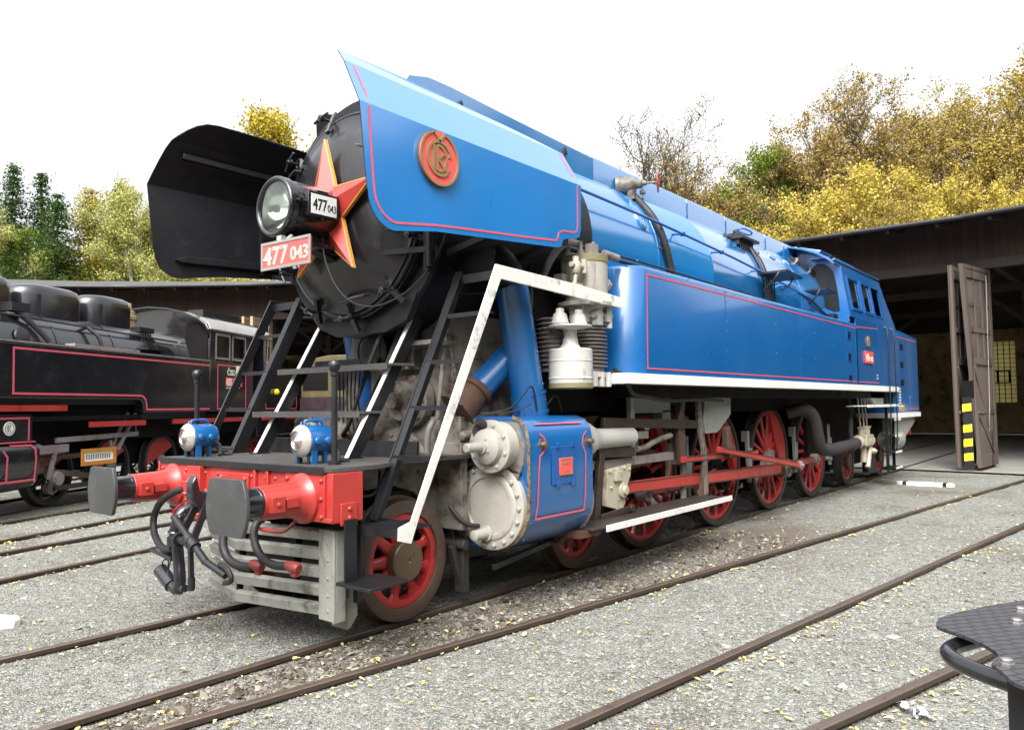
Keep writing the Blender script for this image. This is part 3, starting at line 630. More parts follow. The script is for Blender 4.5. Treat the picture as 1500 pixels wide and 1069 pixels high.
m = MB(); m.bar((.84, -.5, .9), (.78, -.5, .25), .03, .04, (1, 0, 0)); m.bar((.7, 0, .9), (.64, 0, .25), .03, .04, (1, 0, 0)); m.bar((.9, -.8, .83), (.9, .8, .83), .05, .08); obj('guard_stay', m, dark, cow)
m = MB(); m.prism([(.86, .60), (.90, .58), (.97, .36), (.97, .20), (.90, .12), (.87, .12)], -.98, -.80, 'y'); obj('rail_guard', m, slat, cow, .01)
m = MB(); m.box(.82, .86, -1.02, -.86, .35, .93); m.box(.88, .92, -1.12, -1.06, .45, .95); m.cyl((.80, -1.09, .85), (.86, -1.09, .85), .03, n=10); m.bar((.95, -1.0, .9), (.95, -1.0, .3), .06, .05, (1, 0, 0)); obj('guard_bracket', m, black, cow, .004)
# ---- footstep under the beam
m = MB(); m.prism([(.66, -1.12), (1.03, -1.12), (1.03, -1.43), (.66, -1.47)], .482, .506, 'z'); st = obj('footstep', m, black, loco, .004)
m = MB(); m.bar((.73, -1.19, .92), (.73, -1.19, .49), .10, .014, (0, 1, 0)); m.bar((.73, -1.19, .50), (.9, -1.40, .485), .05, .01); obj('step_hanger', m, black, st)

# ---- access ladders with white outer stringer (one each side)
def ladder(sg, white_outer):
    def bar2(a, b_, y, w, t):
        a, b_ = V((a[0], 0, a[1])), V((b_[0], 0, b_[1])); d = (b_ - a).normalized(); n = V((-d.z, 0, d.x)) * w / 2
        return [(a.x - n.x, a.z - n.z), (b_.x - n.x, b_.z - n.z), (b_.x + n.x, b_.z + n.z), (a.x + n.x, a.z + n.z)]
    m = MB(); y0, y1 = sorted((sg * 1.495, sg * 1.51))
    m.prism([(.875, .87), (.870, .785), (.985, .752), (1.06, .92), (1.96, 2.66), (3.10, 2.62), (3.80, 2.60), (3.80, 2.70), (3.10, 2.74), (1.90, 2.77), (.985, .90)], y0, y1, 'y')
    mt = white_worn if white_outer else black
    root = obj('access_ladder', m, mt, loco, .003)
    if white_outer: root['label'] = 'ladder and running plate edge painted white on the near side'
    m = MB(); y0, y1 = sorted((sg * 1.49, sg * 1.38)); m.add([(.985, y0, .90), (.985, y1, .90), (1.9, y1, 2.765), (1.9, y0, 2.765)], [(0, 1, 2, 3)])
    m2 = MB(); y0, y1 = sorted((sg * 1.04, sg * 1.055)); m2.prism(bar2((1.06, .86), (1.99, 2.74), 0, .11, 0), y0, y1, 'y'); m2.prism(bar2((1.02, .87), (1.945, 2.765), 0, .008, 0), sg * 1.055 if sg > 0 else sg * 1.12, sg * 1.12 if sg > 0 else sg * 1.04, 'y')
    obj('stringer', m2, black, root)
    for z in (1.31, 1.67, 2.02, 2.39):
        x = 1.02 + (z - .86) * (.93 / 1.88); m3 = MB(); a, b_ = sorted((sg * 1.055, sg * 1.495)); m3.box(x - .02, x + .11, a, b_, z - .006, z + .006); m3.box(x - .02, x - .012, a, b_, z - .028, z - .006)
        obj('rung', m3, black, root)
    m4 = MB(); a, b_ = sorted((sg * .98, sg * 1.495)); m4.box(.87, 1.20, a, b_, .842, .856); m4.box(.862, .87, a, b_, .80, .856); obj('footplate', m4, black, root)
    m5 = MB(); a, b_ = sorted((sg * 1.02, sg * 1.495)); m5.box(1.95, 2.55, a, b_, 2.71, 2.725); m5.box(1.93, 1.95, a, b_, 2.66, 2.73); obj('running_plate', m5, black, root)
    return root
ladder(-1, True); ladder(1, False)
# white square handrails up to the smokebox with two treads between
for y0, y1, x0 in ((-.54, -.50, 1.22), (.78, .79, 1.27)):
    m = MB(); m.bar((x0, y0, 1.27), (1.98, y1, 2.46), .045, .012, (1, 0, -.6)); h = obj('grab_post', m, white, loco, .002)
    m = MB(); m.bar((x0 + .05, y0 - .02, 1.255), (2.03, y1 - .02, 2.44), .012, .10, (1, 0, -.6)); m.box(x0 - .04, x0 + .14, y0 - .03, y0 + .03, 1.266, 1.28); obj('post_web', m, black, h)
for z, x, ya, yb in ((2.01, 1.62, -.68, .95), (1.62, 1.38, -.62, .98)):
    m = MB(); m.prism([(x - .02, ya + .08), (x + .20, ya), (x + .22, yb), (x - .02, yb - .03)], z, z + .02, 'z'); m.prism([(x - .03, ya + .08), (x - .02, ya + .08), (x - .02, yb - .03), (x - .03, yb - .03)], z - .03, z + .02, 'z')
    obj('tread', m, chequer, loco)
# ---- handrail poles and marker lamps on the deck
for y in (-.905, .96):
    m = MB(); m.lathe((.82, y, 1.268), (0, 0, 1), [(0, .045), (.02, .045), (.025, .022), (.62, .021), (.63, .030), (.65, .030), (.655, .022), (.67, .034), (.69, .042), (.715, .042), (.735, .028), (.742, 0)], 18); obj('deck_pole', m, black, deck)
for y in (-.655, .925):
    c = V((.72, y, 1.432)); m = MB()
    m.lathe(c, (1, 0, 0), [(0, .105), (.02, .112), (.20, .112), (.235, .095), (.245, .06), (.245, 0)], 32, (True, False))
    for dx, a in ((.06, -20), (.15, -20)): a = radians(a); m.lathe(c + V((dx, -.10, .0)), (0, -1, .1), [(0, .028), (.03, .028), (.035, .02)], 14)
    m.tube([c + V((.03, 0, .11)), c + V((.035, 0, .145)), c + V((.17, 0, .145)), c + V((.19, 0, .11))], .012, 8, 1); m.tube([c + V((.03, .05, .10)), c + V((.04, .05, .14)), c + V((.17, .05, .14)), c + V((.19, .05, .1))], .008, 8, 1)
    m.bar(c + V((.05, -.085, -.06)), c + V((.05, -.09, -.165)), .012, .05, (1, 0, 0)); m.bar(c + V((.05, .085, -.06)), c + V((.05, .09, -.165)), .012, .05, (1, 0, 0)); m.bar(c + V((.16, -.07, -.08)), c + V((.16, -.07, -.165)), .012, .03, (1, 0, 0))
    lamp = obj('marker_lamp', m, blue, loco, .002)
    m = MB(); m.lathe(c, (-1, 0, 0), [(-.02, .110), (0, .118), (.012, .112), (.03, .095), (.045, .075)], 36, (False, False)); obj('lamp_rim', m, nickel, lamp)
    m = MB(); m.lathe(c, (-1, 0, 0), [(.035, .076), (.042, .062), (.036, .056), (.050, .044), (.042, .038), (.056, .026), (.050, .020), (.060, .008), (.061, 0)], 32, (False, False)); obj('lens', m, steel, lamp)
    m = MB()
    for dx, dy in ((.02, -.06), (.10, -.05), (.17, .05), (.03, .06), (.13, -.08)): m.cyl(c + V((dx, dy, -.165)), c + V((dx, dy, -.08)), .010, n=8)
    m.tube([c + V((.2, 0, -.05)), c + V((.26, -.04, -.1)), c + V((.25, -.06, -.15)), c + V((.36, -.1, -.158))], .010, 8, 2); m.tube([c + V((.18, -.08, -.02)), c + V((.24, -.12, -.08)), c + V((.20, -.16, -.155))], .016, 8, 1)
    obj('lamp_foot', m, black, lamp)
# ---- headlight, number plate, star
c = V((.935, 0, 3.29)); m = MB()
m.lathe(c, (1, 0, .02), [(.0, .238), (.03, .245), (.06, .245), (.065, .235), (.10, .232), (.48, .232), (.50, .22), (.52, .12), (.52, 0)], 48, (False, False))
m.cyl(c + V((.06, -.24, .02)), c + V((.06, -.27, .02)), .02, n=8); m.cyl(c + V((.02, -.25, .02)), c + V((.16, -.25, .03)), .010, n=8)
m.box(1.2, 1.42, -.10, .10, 3.0, 3.08); m.box(1.0, 1.5, -.16, .16, 2.985, 3.02)
hl = obj('headlight', m, black_gloss, loco)
m = MB(); m.ring(c, (1, 0, 0), .226, .022, 48, 10); obj('lamp_rim', m, black_gloss, hl)
m = MB(); m.lathe(c, (1, 0, 0), [(.02, .205), (.06, .17), (.10, .12), (.13, .05), (.135, 0)], 40, (False, False)); obj('reflector', m, reflector, hl)
m = MB(); m.lathe(c, (-1, 0, 0), [(0, .215), (.012, .18), (.02, .10), (.023, 0)], 40, (False, False)); obj('lens', m, lens_glass, hl)
m = MB(); m.box(1.06, 1.36, -.272, -.225, 3.205, 3.405); m.box(1.15, 1.26, -.27, -.22, 3.405, 3.425); m.cyl((1.21, -.25, 3.205), (1.21, -.25, 3.185), .02, n=8)
nb = obj('number_box', m, black, hl, .004)
m = MB(); m.box(1.085, 1.335, -.276, -.270, 3.225, 3.385); ng = obj('number_glass', m, lamp_white, nb)
put_text('numerals', [('477', .135, .012, .032, (.135,), .002), ('043', .085, .155, .034, (.082,), .001)], (1.09, -.2765, 3.225), (1, 0, 0), (0, 0, 1), letter, ng, .001)
# plate, lower corner towards the far side
R_ = V((.10, -1, .015)).normalized(); U_ = V((0, .0, 1)); o = V((.775, -.075, 2.745)); N_ = R_.cross(U_)
m = MB(); Wp, Hp = .535, .195
P = [o, o + R_ * Wp, o + R_ * Wp + U_ * Hp, o + U_ * Hp]; slab(m, P, -N_ * .018, 0, 0); 
o2 = V((0, 0, 0)); pl = obj('number_plate', m, red_badge, loco, .003); pl['label'] = 'red plate reading 477 043 under the headlight'
m = MB(); q = [p + N_ * .0 for p in P]; m.strip(q + [q[0]], .022, .006, N_); obj('plate_rim', m, steel, pl)
put_text('numerals', [('477', .19, .02, .028, (.27,), .0035), ('043', .14, .325, .038, (.185,), .002)], o + N_ * .0005, R_, U_, letter_white, pl, .004)
m = MB(); m.cyl((.82, -.28, 2.93), (.95, -.2, 3.02), .018, n=8); m.box(.79, .83, -.3, -.24, 2.94, 2.99); obj('plate_bracket', m, nickel, pl)
c = V((1.42, .0, 3.335)); R = .64; r = .245; tips = [V((c.x, -R * sin(2 * pi * k / 5), c.z + R * cos(2 * pi * k / 5))) for k in range(5)]; ins = [V((c.x, -r * sin(2 * pi * (k + .5) / 5), c.z + r * cos(2 * pi * (k + .5) / 5))) for k in range(5)]
apex = V((c.x - .11, c.y, c.z)); back = V((c.x + .02, c.y, c.z)); m = MB()
for k in range(5):
    m.mat(0); m.add([tips[k], ins[k], apex], [(0, 1, 2)]); m.add([tips[k], ins[k - 1], apex], [(0, 1, 2)]); m.mat(1)
    for j in (k, k - 1): m.add([tips[k], ins[j], ins[j] + V((.035, 0, 0)), tips[k] + V((.035, 0, 0))], [(0, 1, 2, 3)])
    m.mat(1); m.add([tips[k] + V((.035, 0, 0)), ins[k] + V((.035, 0, 0)), c + V((.04, 0, 0)), ins[k - 1] + V((.035, 0, 0))], [(0, 1, 2, 3)])
star = obj('red_star', m, [star_red, orange], loco)
m = MB()
for k in range(5):
    for j in (k, k - 1):
        nrm = (tips[k] - apex).cross(ins[j] - apex); nrm = nrm if nrm.x < 0 else -nrm
        m.strip([tips[k].lerp(ins[j], .01), tips[k].lerp(ins[j], .99)], .009, .002, nrm)
obj('star_border', m, orange, star)
m = MB(); m.bar((1.45, 0, 3.6), (1.65, 0, 3.6), .04, .04); m.bar((1.45, 0, 3.05), (1.65, 0, 3.05), .06, .05); m.bar((1.43, -.2, 3.03), (1.43, .2, 3.03), .04, .05); m.bar((1.3, 0, 3.0), (1.6, 0, 2.9), .12, .03); obj('star_stay', m, soot, star)

# ---- frames, cylinder saddle
m = MB()
for sg in (-1, 1):
    m.prism([(.86, .93), (.86, 1.24), (16.2, 1.24), (16.2, .62), (13, .55), (5.0, .55), (2.2, .60), (2.0, .98), (1.15, .98), (1.05, .93)], sg * .52 if sg > 0 else -.55, sg * .55 if sg > 0 else -.52, 'y')
    m.box(4.1, 14.8, min(sg * .60, sg * 1.4), max(sg * .60, sg * 1.4), 1.74, 1.868)
m.box(3.2, 12.8, -.9, .9, 1.55, 2.5); m.box(11.2, 14.4, -.85, .85, .75, 1.87); m.box(2.2, 16.2, -.5, .5, .7, 1.1); m.box(3.0, 4.6, -1.0, 1.0, 1.6, 3.0); m.box(14.6, 17.0, -.9, .9, .9, 1.33)  # solid dark boxes added to keep the space behind the wheels dark
obj('frame_and_dark_fill', m, dark, loco)
m = MB()
for sg in (-1, 1):
    Y = lambda v: sg * v
    m.prism([(2.18, .95), (2.18, 1.58), (3.2, 1.58), (3.2, .55), (2.25, .55)], *sorted((Y(.50), Y(.86))), 'y')
    m.prism([(1.0, 1.0), (1.1, 1.22), (2.2, 1.22), (2.2, .88), (2.12, .72), (2.02, .74), (1.86, .96), (1.60, 1.04), (1.3, 1.02), (1.1, .95)], *sorted((Y(.60), Y(.64))), 'y')
    for x in (1.3, 1.6, 1.9): m.bolt((x, Y(.64), 1.12), (0, sg, 0), .02)
    for z in (.72, .84, .96, 1.08, 1.20): m.bolt((2.14, Y(.86), z), (-1, 0, 0), .026, .02)
    m.box(2.10, 2.18, *sorted((Y(.62), Y(.94))), .64, 1.36)
m.prism([(-.85, 1.5), (-.70, 2.1), (-.62, 2.5), (.62, 2.5), (.70, 2.1), (.85, 1.5)], 2.26, 3.1, 'x')
m.box(2.2, 3.2, -.62, .62, .75, 1.55)
for y in (-.66, -.28): m.prism([(2.10, 1.55), (2.27, 1.6), (2.27, 2.42), (2.22, 2.42)], y - .02, y + .02, 'y')
saddle = obj('cylinder_saddle', m, grey_dirty, loco, .008)
m = MB()                                                     # inside cylinder: covers between the frames
m.lathe((2.20, -.12, 1.10), (-1, 0, 0), [(0, .38), (.05, .38), (.06, .36), (.06, .29), (.08, .28), (.09, .0)], 40, (True, False))
for k in range(14): a = 2 * pi * k / 14; m.bolt((2.14, -.12 + .325 * cos(a), 1.10 + .325 * sin(a)), (-1, 0, 0), .022, .02)
m.lathe((2.22, -.28, 1.72), (-1, 0, 0), [(0, .24), (.10, .24), (.12, .20), (.20, .17), (.21, .08), (.30, .07), (.30, 0)], 32, (True, False))
for k in range(8): a = 2 * pi * k / 8; m.bolt((2.10, -.28 + .21 * cos(a), 1.72 + .21 * sin(a)), (-1, 0, 0), .018, .018)
m.lathe((2.22, .42, 1.42), (-1, 0, 0), [(0, .16), (.14, .15), (.30, .13), (.32, .05)], 24); m.tube([(2.1, -.62, 1.55), (2.05, -.60, 1.45), (2.08, -.56, 1.25), (2.1, -.55, 1.05)], .028, 10, 2)
m.box(2.05, 2.2, -.35, .2, 2.0, 2.03); m.box(2.0, 2.25, -.7, -.3, 2.2, 2.24)
obj('inside_cylinder', m, grey_dirty, saddle, .003)
m = MB(); m.tube([(2.05, -.42, 2.55), (1.98, -.30, 2.15), (1.93, -.12, 1.80), (1.90, .02, 1.55), (1.95, .20, 1.38), (2.1, .30, 1.25)], .062, 14, 2); m.tube([(1.90, -.30, 2.5), (1.83, -.16, 2.15), (1.80, .02, 1.75), (1.83, .18, 1.50), (1.9, .35, 1.42)], .020, 10, 2)
obj('lagged_pipe', m, lagging, saddle)
m = MB(); m.lathe((2.15, .1, 2.18), (1, 0, 0), [(-.1, .18), (.1, .18)], 24); m.ring((2.0, .1, 2.18), (1, 0, 0), .15, .01, 24, 6); m.box(2.0, 2.4, .0, .9, 2.05, 2.12)
for i in range(7): m.tube([(1.9, .1 + i * .06, 2.0), (1.88 + i * .01, .12 + i * .06, 1.7), (1.92, .05 + i * .08, 1.45)], .007, 6, 2)
obj('pipework', m, soot, saddle)
m = MB(); m.cyl((2.3, .45, 1.3), (2.3, .47, 2.3), .10, n=20); m.cyl((2.8, 1.0, 1.55), (2.55, 1.0, 2.75), .15, n=20); obj('steam_pipe', m, blue_deep, saddle)

gasket = paint('flaking_gasket', (.20, .135, .060), .9, .3, lin(60, 44, 34), .6, 22, bump=.6, bscale=60)
# ---- outside cylinders
def cylinder(sg):
    Y = lambda v: sg * v
    m = MB(); pr = [(.86, .48), (1.08, .475)] + [(1.10 + .40 * sin(radians(a)), .855 - .38 * cos(radians(a))) for a in range(15, 76, 12)] + [(1.50, .80), (1.505, 1.36), (1.485, 1.46), (1.43, 1.54), (1.34, 1.575), (.86, 1.58)]
    m.prism([(Y(a), b_) for a, b_ in pr], 2.30, 3.24, 'x')
    for x in (2.32, 3.22):
        for a, b_ in ((1.505, .9), (1.505, 1.05), (1.505, 1.2), (1.505, 1.34), (1.42, .58), (1.49, .72)): m.rivet((x, Y(a), b_), (0, sg, 0), .010)
    jk = obj('cylinder_jacket', m, blue, loco, .006)
    q_ = MB(); q_.strip([(2.297, Y(a * .998), b_) for a, b_ in pr[1:-1]] , .028, .006, (-1, 0, 0)); obj('gasket_edge', q_, gasket, jk)
    y = Y(1.5075); l = MB()
    l.strip([(2.40, y, .86), (2.42, y, 1.10), (2.44, y, 1.25), (2.50, y, 1.29), (2.53, y, 1.34), (2.50, y, 1.40), (2.43, y, 1.44)], .014, .002, (0, sg, 0)); l.strip([(3.13, y, 1.44), (3.08, y, 1.39), (3.07, y, 1.32), (3.10, y, 1.27), (3.12, y, 1.24), (3.10, y, .84)], .014, .002, (0, sg, 0))
    l.strip([(2.38, Y(1.497), .74), (2.40, y, .86)], .014, .002, (0, sg, 0)); l.strip([(3.09, Y(1.497), .74), (3.10, y, .86)], .014, .002, (0, sg, 0)); l.strip([(2.38, Y(1.498), .745), (3.09, Y(1.498), .745)], .014, .003, (0, sg, -.1)); l.strip([(2.44, Y(1.46), 1.512), (3.12, Y(1.46), 1.512)], .014, .004, (0, sg, 1))
    obj('lining', l, lining, jk)
    d = MB(); d.box(2.60, 2.96, *sorted((y, Y(1.512))), 1.0, 1.32)
    for x, z in ((2.68, 1.33), (2.90, 1.33), (2.68, 1.0), (2.90, 1.0)): d.box(x - .02, x + .02, *sorted((y, Y(1.525))), z - .02, z + .02)
    dr = obj('inspection_cover', d, blue_deep, jk, .002)
    d = MB(); d.box(2.70, 2.90, *sorted((Y(1.5125), Y(1.522))), 1.07, 1.22); pz = obj('works_plate', d, red_badge, dr, .006)
    d = MB(); yy = Y(1.5225); d.strip([(2.71, yy, 1.08), (2.71, yy, 1.21), (2.89, yy, 1.21), (2.89, yy, 1.08), (2.71, yy, 1.08)], .006, .002, (0, sg, 0))
    for i in range(8): d.box(2.735 + i * .017, 2.745 + i * .017, *sorted((yy, yy + sg * .002)), 1.165, 1.18)
    for i in range(5): d.box(2.76 + i * .017, 2.77 + i * .017, *sorted((yy, yy + sg * .002)), 1.105, 1.113)
    obj('raised_marks', d, bronze, pz)
    for x in (2.475, 3.165):
        b = MB(); b.lathe((x, Y(1.505), 1.345), (0, sg, 0), [(0, .055), (.004, .05), (.005, .03), (.03, .028), (.05, .026), (.055, .01)], 6); obj('bolt', b, [hub_brown][0], jk)
    # front cover of the cylinder
    c = V((2.30, Y(1.115), .84)); m = MB(); m.lathe(c, (-1, 0, 0), [(0, .362), (.045, .362), (.05, .355), (.05, .285), (.058, .28), (.062, .27), (.062, .24), (.045, .23), (.05, 0)], 56, (True, False))
    for k in range(18): a = 2 * pi * k / 18; m.bolt(c + V((-.05, .322 * cos(a), .322 * sin(a))), (-1, 0, 0), .019, .022)
    m.lathe(c + V((-.05, Y(-.02), -.225)), (-1, 0, 0), [(0, .065), (.03, .065), (.035, .045), (.17, .043), (.175, .035)], 20)
    cc = obj('cylinder_cover', m, grey, loco)
    # valve chest front
    c = V((2.30, Y(1.22), 1.34)); m = MB(); m.lathe(c, (-1, 0, 0), [(0, .20), (.12, .20), (.13, .215), (.165, .215), (.17, .205), (.17, .15), (.22, .14), (.25, .09), (.255, .06), (.28, .055), (.28, .038), (.44, .038), (.45, .03)], 44, (True, True))
    for k in range(8): a = 2 * pi * k / 8 + .3; m.bolt(c + V((-.168, .18 * cos(a), .18 * sin(a))), (-1, 0, 0), .017, .018)
    for k in range(4): a = 2 * pi * k / 4 + .5; m.bolt(c + V((-.253, .072 * cos(a), .072 * sin(a))), (-1, 0, 0), .012, .014)
    vc = obj('valve_chest', m, grey, loco)
    m = MB(); m.lathe(c + V((-.17, .05, .17)), (-.6, .1, .3), [(0, .04), (.05, .045), (.08, .03)], 8); m.lathe(c + V((-.165, .09, .12)), (-1, 0, .2), [(0, .06), (.04, .06)], 12); obj('oil_cup', m, lagging, vc)
    # block face behind the covers
    m = MB(); m.prism([(Y(.84), .55), (Y(1.1), .49), (Y(1.40), .64), (Y(1.45), .80), (Y(1.40), 1.08), (Y(1.46), 1.2), (Y(1.47), 1.36), (Y(1.40), 1.53), (Y(.84), 1.565)], 2.275, 2.302, 'x'); m.cyl((2.25, Y(.93), 1.42), (2.15, Y(.93), 1.42), .045, n=14); m.bolt((2.15, Y(.93), 1.42), (-1, 0, 0), .04, .03)
    obj('cylinder_block', m, grey_dirty, loco)
    # valve chest rear, guide and crosshead
    m = MB(); m.lathe((3.24, Y(1.20), 1.335), (1, 0, 0), [(0, .215), (.12, .215), (.14, .20), (.26, .19), (.32, .17), (.46, .115), (.56, .10), (1.20, .096), (1.21, .06)], 36, (True, True))
    for k in range(8): a = 2 * pi * k / 8; m.bolt((3.31, Y(1.20) + .18 * cos(a), 1.335 + .18 * sin(a)), (1, 0, 0), .014)
    obj('valve_guide', m, pump_white, loco)
    m = MB(); m.lathe((3.24, Y(1.10), .815), (1, 0, 0), [(0, .38), (.05, .38), (.06, .25), (.14, .18), (.2, .09)], 36); m.cyl((3.3, Y(1.1), .815), (4.3, Y(1.1), .815), .035, n=12)
    m.bar((3.35, Y(1.1), 1.07), (5.5, Y(1.1), 1.07), .11, .09); m.bar((3.3, Y(1.02), 1.12), (4.9, Y(1.02), 1.20), .04, .12)
    obj('slide_bar', m, fin, loco, .004)
    m = MB(); m.prism([(3.95, 1.02), (4.42, 1.05), (4.40, .94), (4.30, .78), (4.28, .66), (4.20, .56), (4.08, .62), (3.92, .66)], *sorted((Y(1.16), Y(1.22))), 'y')
    m.lathe((4.22, Y(1.22), .795), (0, sg, 0), [(0, .085), (.03, .08), (.035, .05), (.06, .045)], 16); m.box(4.05, 4.17, *sorted((Y(1.22), Y(1.26))), .90, 1.0)
    for x, z in ((3.99, 1.0), (4.12, 1.01), (4.26, 1.02), (4.36, 1.0), (4.0, .84)): m.bolt((x, Y(1.22), z), (0, sg, 0), .018, .02)
    obj('crosshead', m, cream, loco, .006)
    m = MB(); m.bar((3.86, Y(1.2), 1.18), (3.72, Y(1.2), .45), .05, .09, (1, 0, 0)); m.bar((3.78, Y(1.24), .57), (4.36, Y(1.24), .60), .03, .06); m.lathe((4.36, Y(1.22), .60), (0, sg, 0), [(0, .045), (.05, .045)], 12); m.bar((3.8, Y(1.2), 1.2), (4.5, Y(1.2), 1.17), .04, .10)
    obj('union_link', m, oily, loco, .004)
cylinder(-1); cylinder(1)
# ---- steam pipe and its branch on the near side
m = MB(); m.lathe((2.86, -1.10, 1.55), (-.26, 0, 1.17), [(0, .162), (.22, .162), (.225, .152), (.9, .150), (1.22, .148)], 40); m.lathe((2.86, -1.10, 1.60), (-.26, 0, 1.17), [(0, .166), (.012, .166)], 40); m.lathe((2.82, -1.10, 1.77), (-.26, 0, 1.17), [(0, .167), (.012, .167)], 40)
for k in range(7): m.rivet((2.86 - .26 * k / 7 + .02, -1.10 - .150, 1.72 + k * .14), (.3, -1, 0), .011)
obj('steam_pipe', m, blue, loco)
m = MB(); m.cyl((2.82, -.96, 2.18), (2.46, -.84, 1.83), .125, n=28); mp = obj('branch_pipe', m, blue, loco)
m = MB(); m.lathe((2.46, -.84, 1.83), (-.36, .12, -.35), [(0, .13), (.02, .15), (.06, .15), (.07, .13), (.30, .16), (.32, .20)], 28); obj('branch_flange', m, rust, mp)
m = MB(); m.tube([(2.35, -.95, 1.60), (2.5, -1.15, 1.63), (2.55, -1.25, 1.75), (2.62, -1.28, 1.85), (2.7, -1.26, 1.80), (2.75, -1.25, 1.62)], .008, 6, 3); m.tube([(2.3, -1.0, 1.6), (2.5, -1.2, 1.61), (2.66, -1.25, 1.68)], .006, 6, 3); m.tube([(2.3, -.8, 1.6), (2.6, -1.1, 1.605), (2.95, -1.2, 1.65), (3.1, -1.22, 1.80), (3.2, -1.2, 1.6)], .006, 6, 3)
obj('oil_line', m, rubber, loco); m = MB(); m.tube([(2.29, -1.43, 1.12), (2.22, -.95, 1.22), (2.16, -.72, 1.05), (2.16, -.70, .78), (2.2, -.74, .58), (2.2, -.80, .47)], .014, 8, 2); obj('oil_line', m, rubber, loco); m = MB(); m.tube([(.9, -.95, 1.1), (1.0, -1.0, 1.02), (1.15, -1.0, 1.05), (1.2, -.95, 1.2)], .012, 8, 2); obj('oil_line', m, rubber, loco)

m = MB(); m.tube([(2.595, -1.10, 2.70), (2.57, -1.06, 2.84), (2.57, -.95, 2.96), (2.57, -.8, 3.06)], .155, 28, 2); m.bar((2.1, -1.1, 2.6), (2.25, -1.02, 3.0), .3, .02); obj('pipe_elbow', m, soot, loco)
# ---- air pump on the near running plate
m = MB(); c = V((3.52, -1.26, 0))
m.lathe(c + V((0, 0, 2.60)), (0, 0, 1), [(0, .265), (.04, .265), (.045, .19), (.10, .19), (.11, .225), (.42, .225)], 36); m.lathe(c + V((0, 0, 2.52)), (0, 0, 1), [(0, .10), (.08, .2)], 24)
m.bar(c + V((-.25, .1, 2.9)), c + V((-.25, .1, 2.72)), .1, .1, (1, 0, 0)); m.cyl(c + V((.20, -.05, 2.84)), c + V((.30, -.07, 2.84)), .05, n=14); m.lathe(c + V((.27, -.07, 2.84)), (1, 0, 0), [(0, .065), (.03, .065)], 6)
pump = obj('air_pump', m, pump_grey, loco, .003)
m = MB(); m.lathe(c + V((0, 0, 3.02)), (0, 0, 1), [(0, .232), (.06, .232), (.07, .21)], 36); obj('pump_band', m, olive, pump)
m = MB()
for dx, dy in ((-.13, -.05), (-.02, -.12), (.10, -.08), (.15, .02), (-.15, .08)): m.lathe(c + V((dx, dy, 3.09)), (0, 0, 1), [(0, .04), (.03, .04), (.04, .022), (.12, .02), (.13, .0)], 10)
m.box(3.42, 3.52, -1.42, -1.34, 3.08, 3.19); m.cyl(c + V((.2, -.1, 3.14)), c + V((.42, -.12, 3.12)), .04, n=12); m.tube([c + V((-.1, 0, 3.2)), c + V((-.3, 0, 3.2)), c + V((-.4, .1, 3.05)), c + V((-.45, .2, 2.8))], .035, 10, 2); obj('pump_head', m, fin, pump)
m = MB(); cb = V((3.14, -1.42, 2.92)); m.lathe(cb + V((0, 0, -.06)), (0, 0, 1), [(0, .03), (.02, .045), (.10, .045), (.12, .03), (.16, .03)], 12); m.cyl(cb + V((-.08, 0, .02)), cb + V((.16, 0, .02)), .025, n=10); m.cyl(cb + V((.13, 0, -.04)), cb + V((.13, 0, .09)), .03, n=10); m.cyl(cb + V((0, 0, -.06)), cb + V((-.03, 0, -.17)), .02, n=8); m.box(3.07, 3.20, -1.45, -1.40, 2.74, 2.77); obj('pump_valve', m, cream, pump, .002)
m = MB()
for cx, cy, r, n_ in ((3.60, -1.24, .185, 13), (3.18, -1.12, .16, 11)):
    m.cyl((cx, cy, 1.98), (cx, cy, 2.48), r * .8, n=24)
    for i in range(n_): z = 2.03 + i * .036 * 13 / n_; m.lathe((cx, cy, z), (0, 0, 1), [(0, r * .8), (.004, r), (.011, r), (.015, r * .8)], 30, (False, False))
obj('cooling_fins', m, fin, pump)
m = MB(); m.lathe((3.60, -1.24, 2.50), (0, 0, 1), [(0, .19), (.03, .19), (.035, .12), (.13, .10)], 20); m.lathe((3.60, -1.24, 1.86), (0, 0, 1), [(0, .06), (.02, .12), (.06, .12), (.07, .17), (.12, .17)], 20)
m.box(3.48, 3.56, -1.44, -1.36, 2.42, 2.62); m.box(3.62, 3.70, -1.45, -1.35, 2.46, 2.60); m.cyl((3.45, -1.4, 2.52), (3.75, -1.4, 2.52), .035, n=10); m.cyl((3.7, -1.42, 2.4), (3.7, -1.42, 2.62), .03, n=10)
for dx in (-.12, 0, .12): m.cyl((3.60 + dx, -1.38, 1.84), (3.60 + dx, -1.38, 1.98), .035, n=10)
m.box(3.35, 3.55, -1.35, -1.2, 2.45, 2.6); m.cyl((3.60, -1.24, 1.9), (3.60, -1.24, 2.55), .1, n=12); obj('compressor_body', m, pump_white, pump, .003)
m = MB(); m.lathe((3.12, -1.36, 1.82), (0, 0, 1), [(0, .195), (.02, .20), (.08, .20), (.082, .205), (.095, .205), (.10, .20), (.24, .20), (.243, .204), (.25, .204), (.253, .20), (.345, .20), (.355, .19), (.36, .10), (.40, .075), (.48, .06), (.53, .065), (.55, .10), (.555, .20), (.57, .20)], 40)
for dx in (-.11, .10): m.lathe((3.12 + dx, -1.36 - dx * .3, 2.36), (0, 0, 1), [(0, .05), (.02, .075), (.05, .082), (.06, .075), (.13, .06), (.14, .04), (.18, .035)], 22)
obj('air_filter', m, pump_white, pump)
m = MB(); m.lathe((3.12, -1.36, 1.815), (0, 0, 1), [(0, .19), (.008, .203), (.05, .203), (.052, .19)], 40); m.lathe((3.12, -1.36, 1.90), (0, 0, 1), [(0, .2035), (.014, .2035)], 40, (False, False)); obj('filter_band', m, olive, pump)
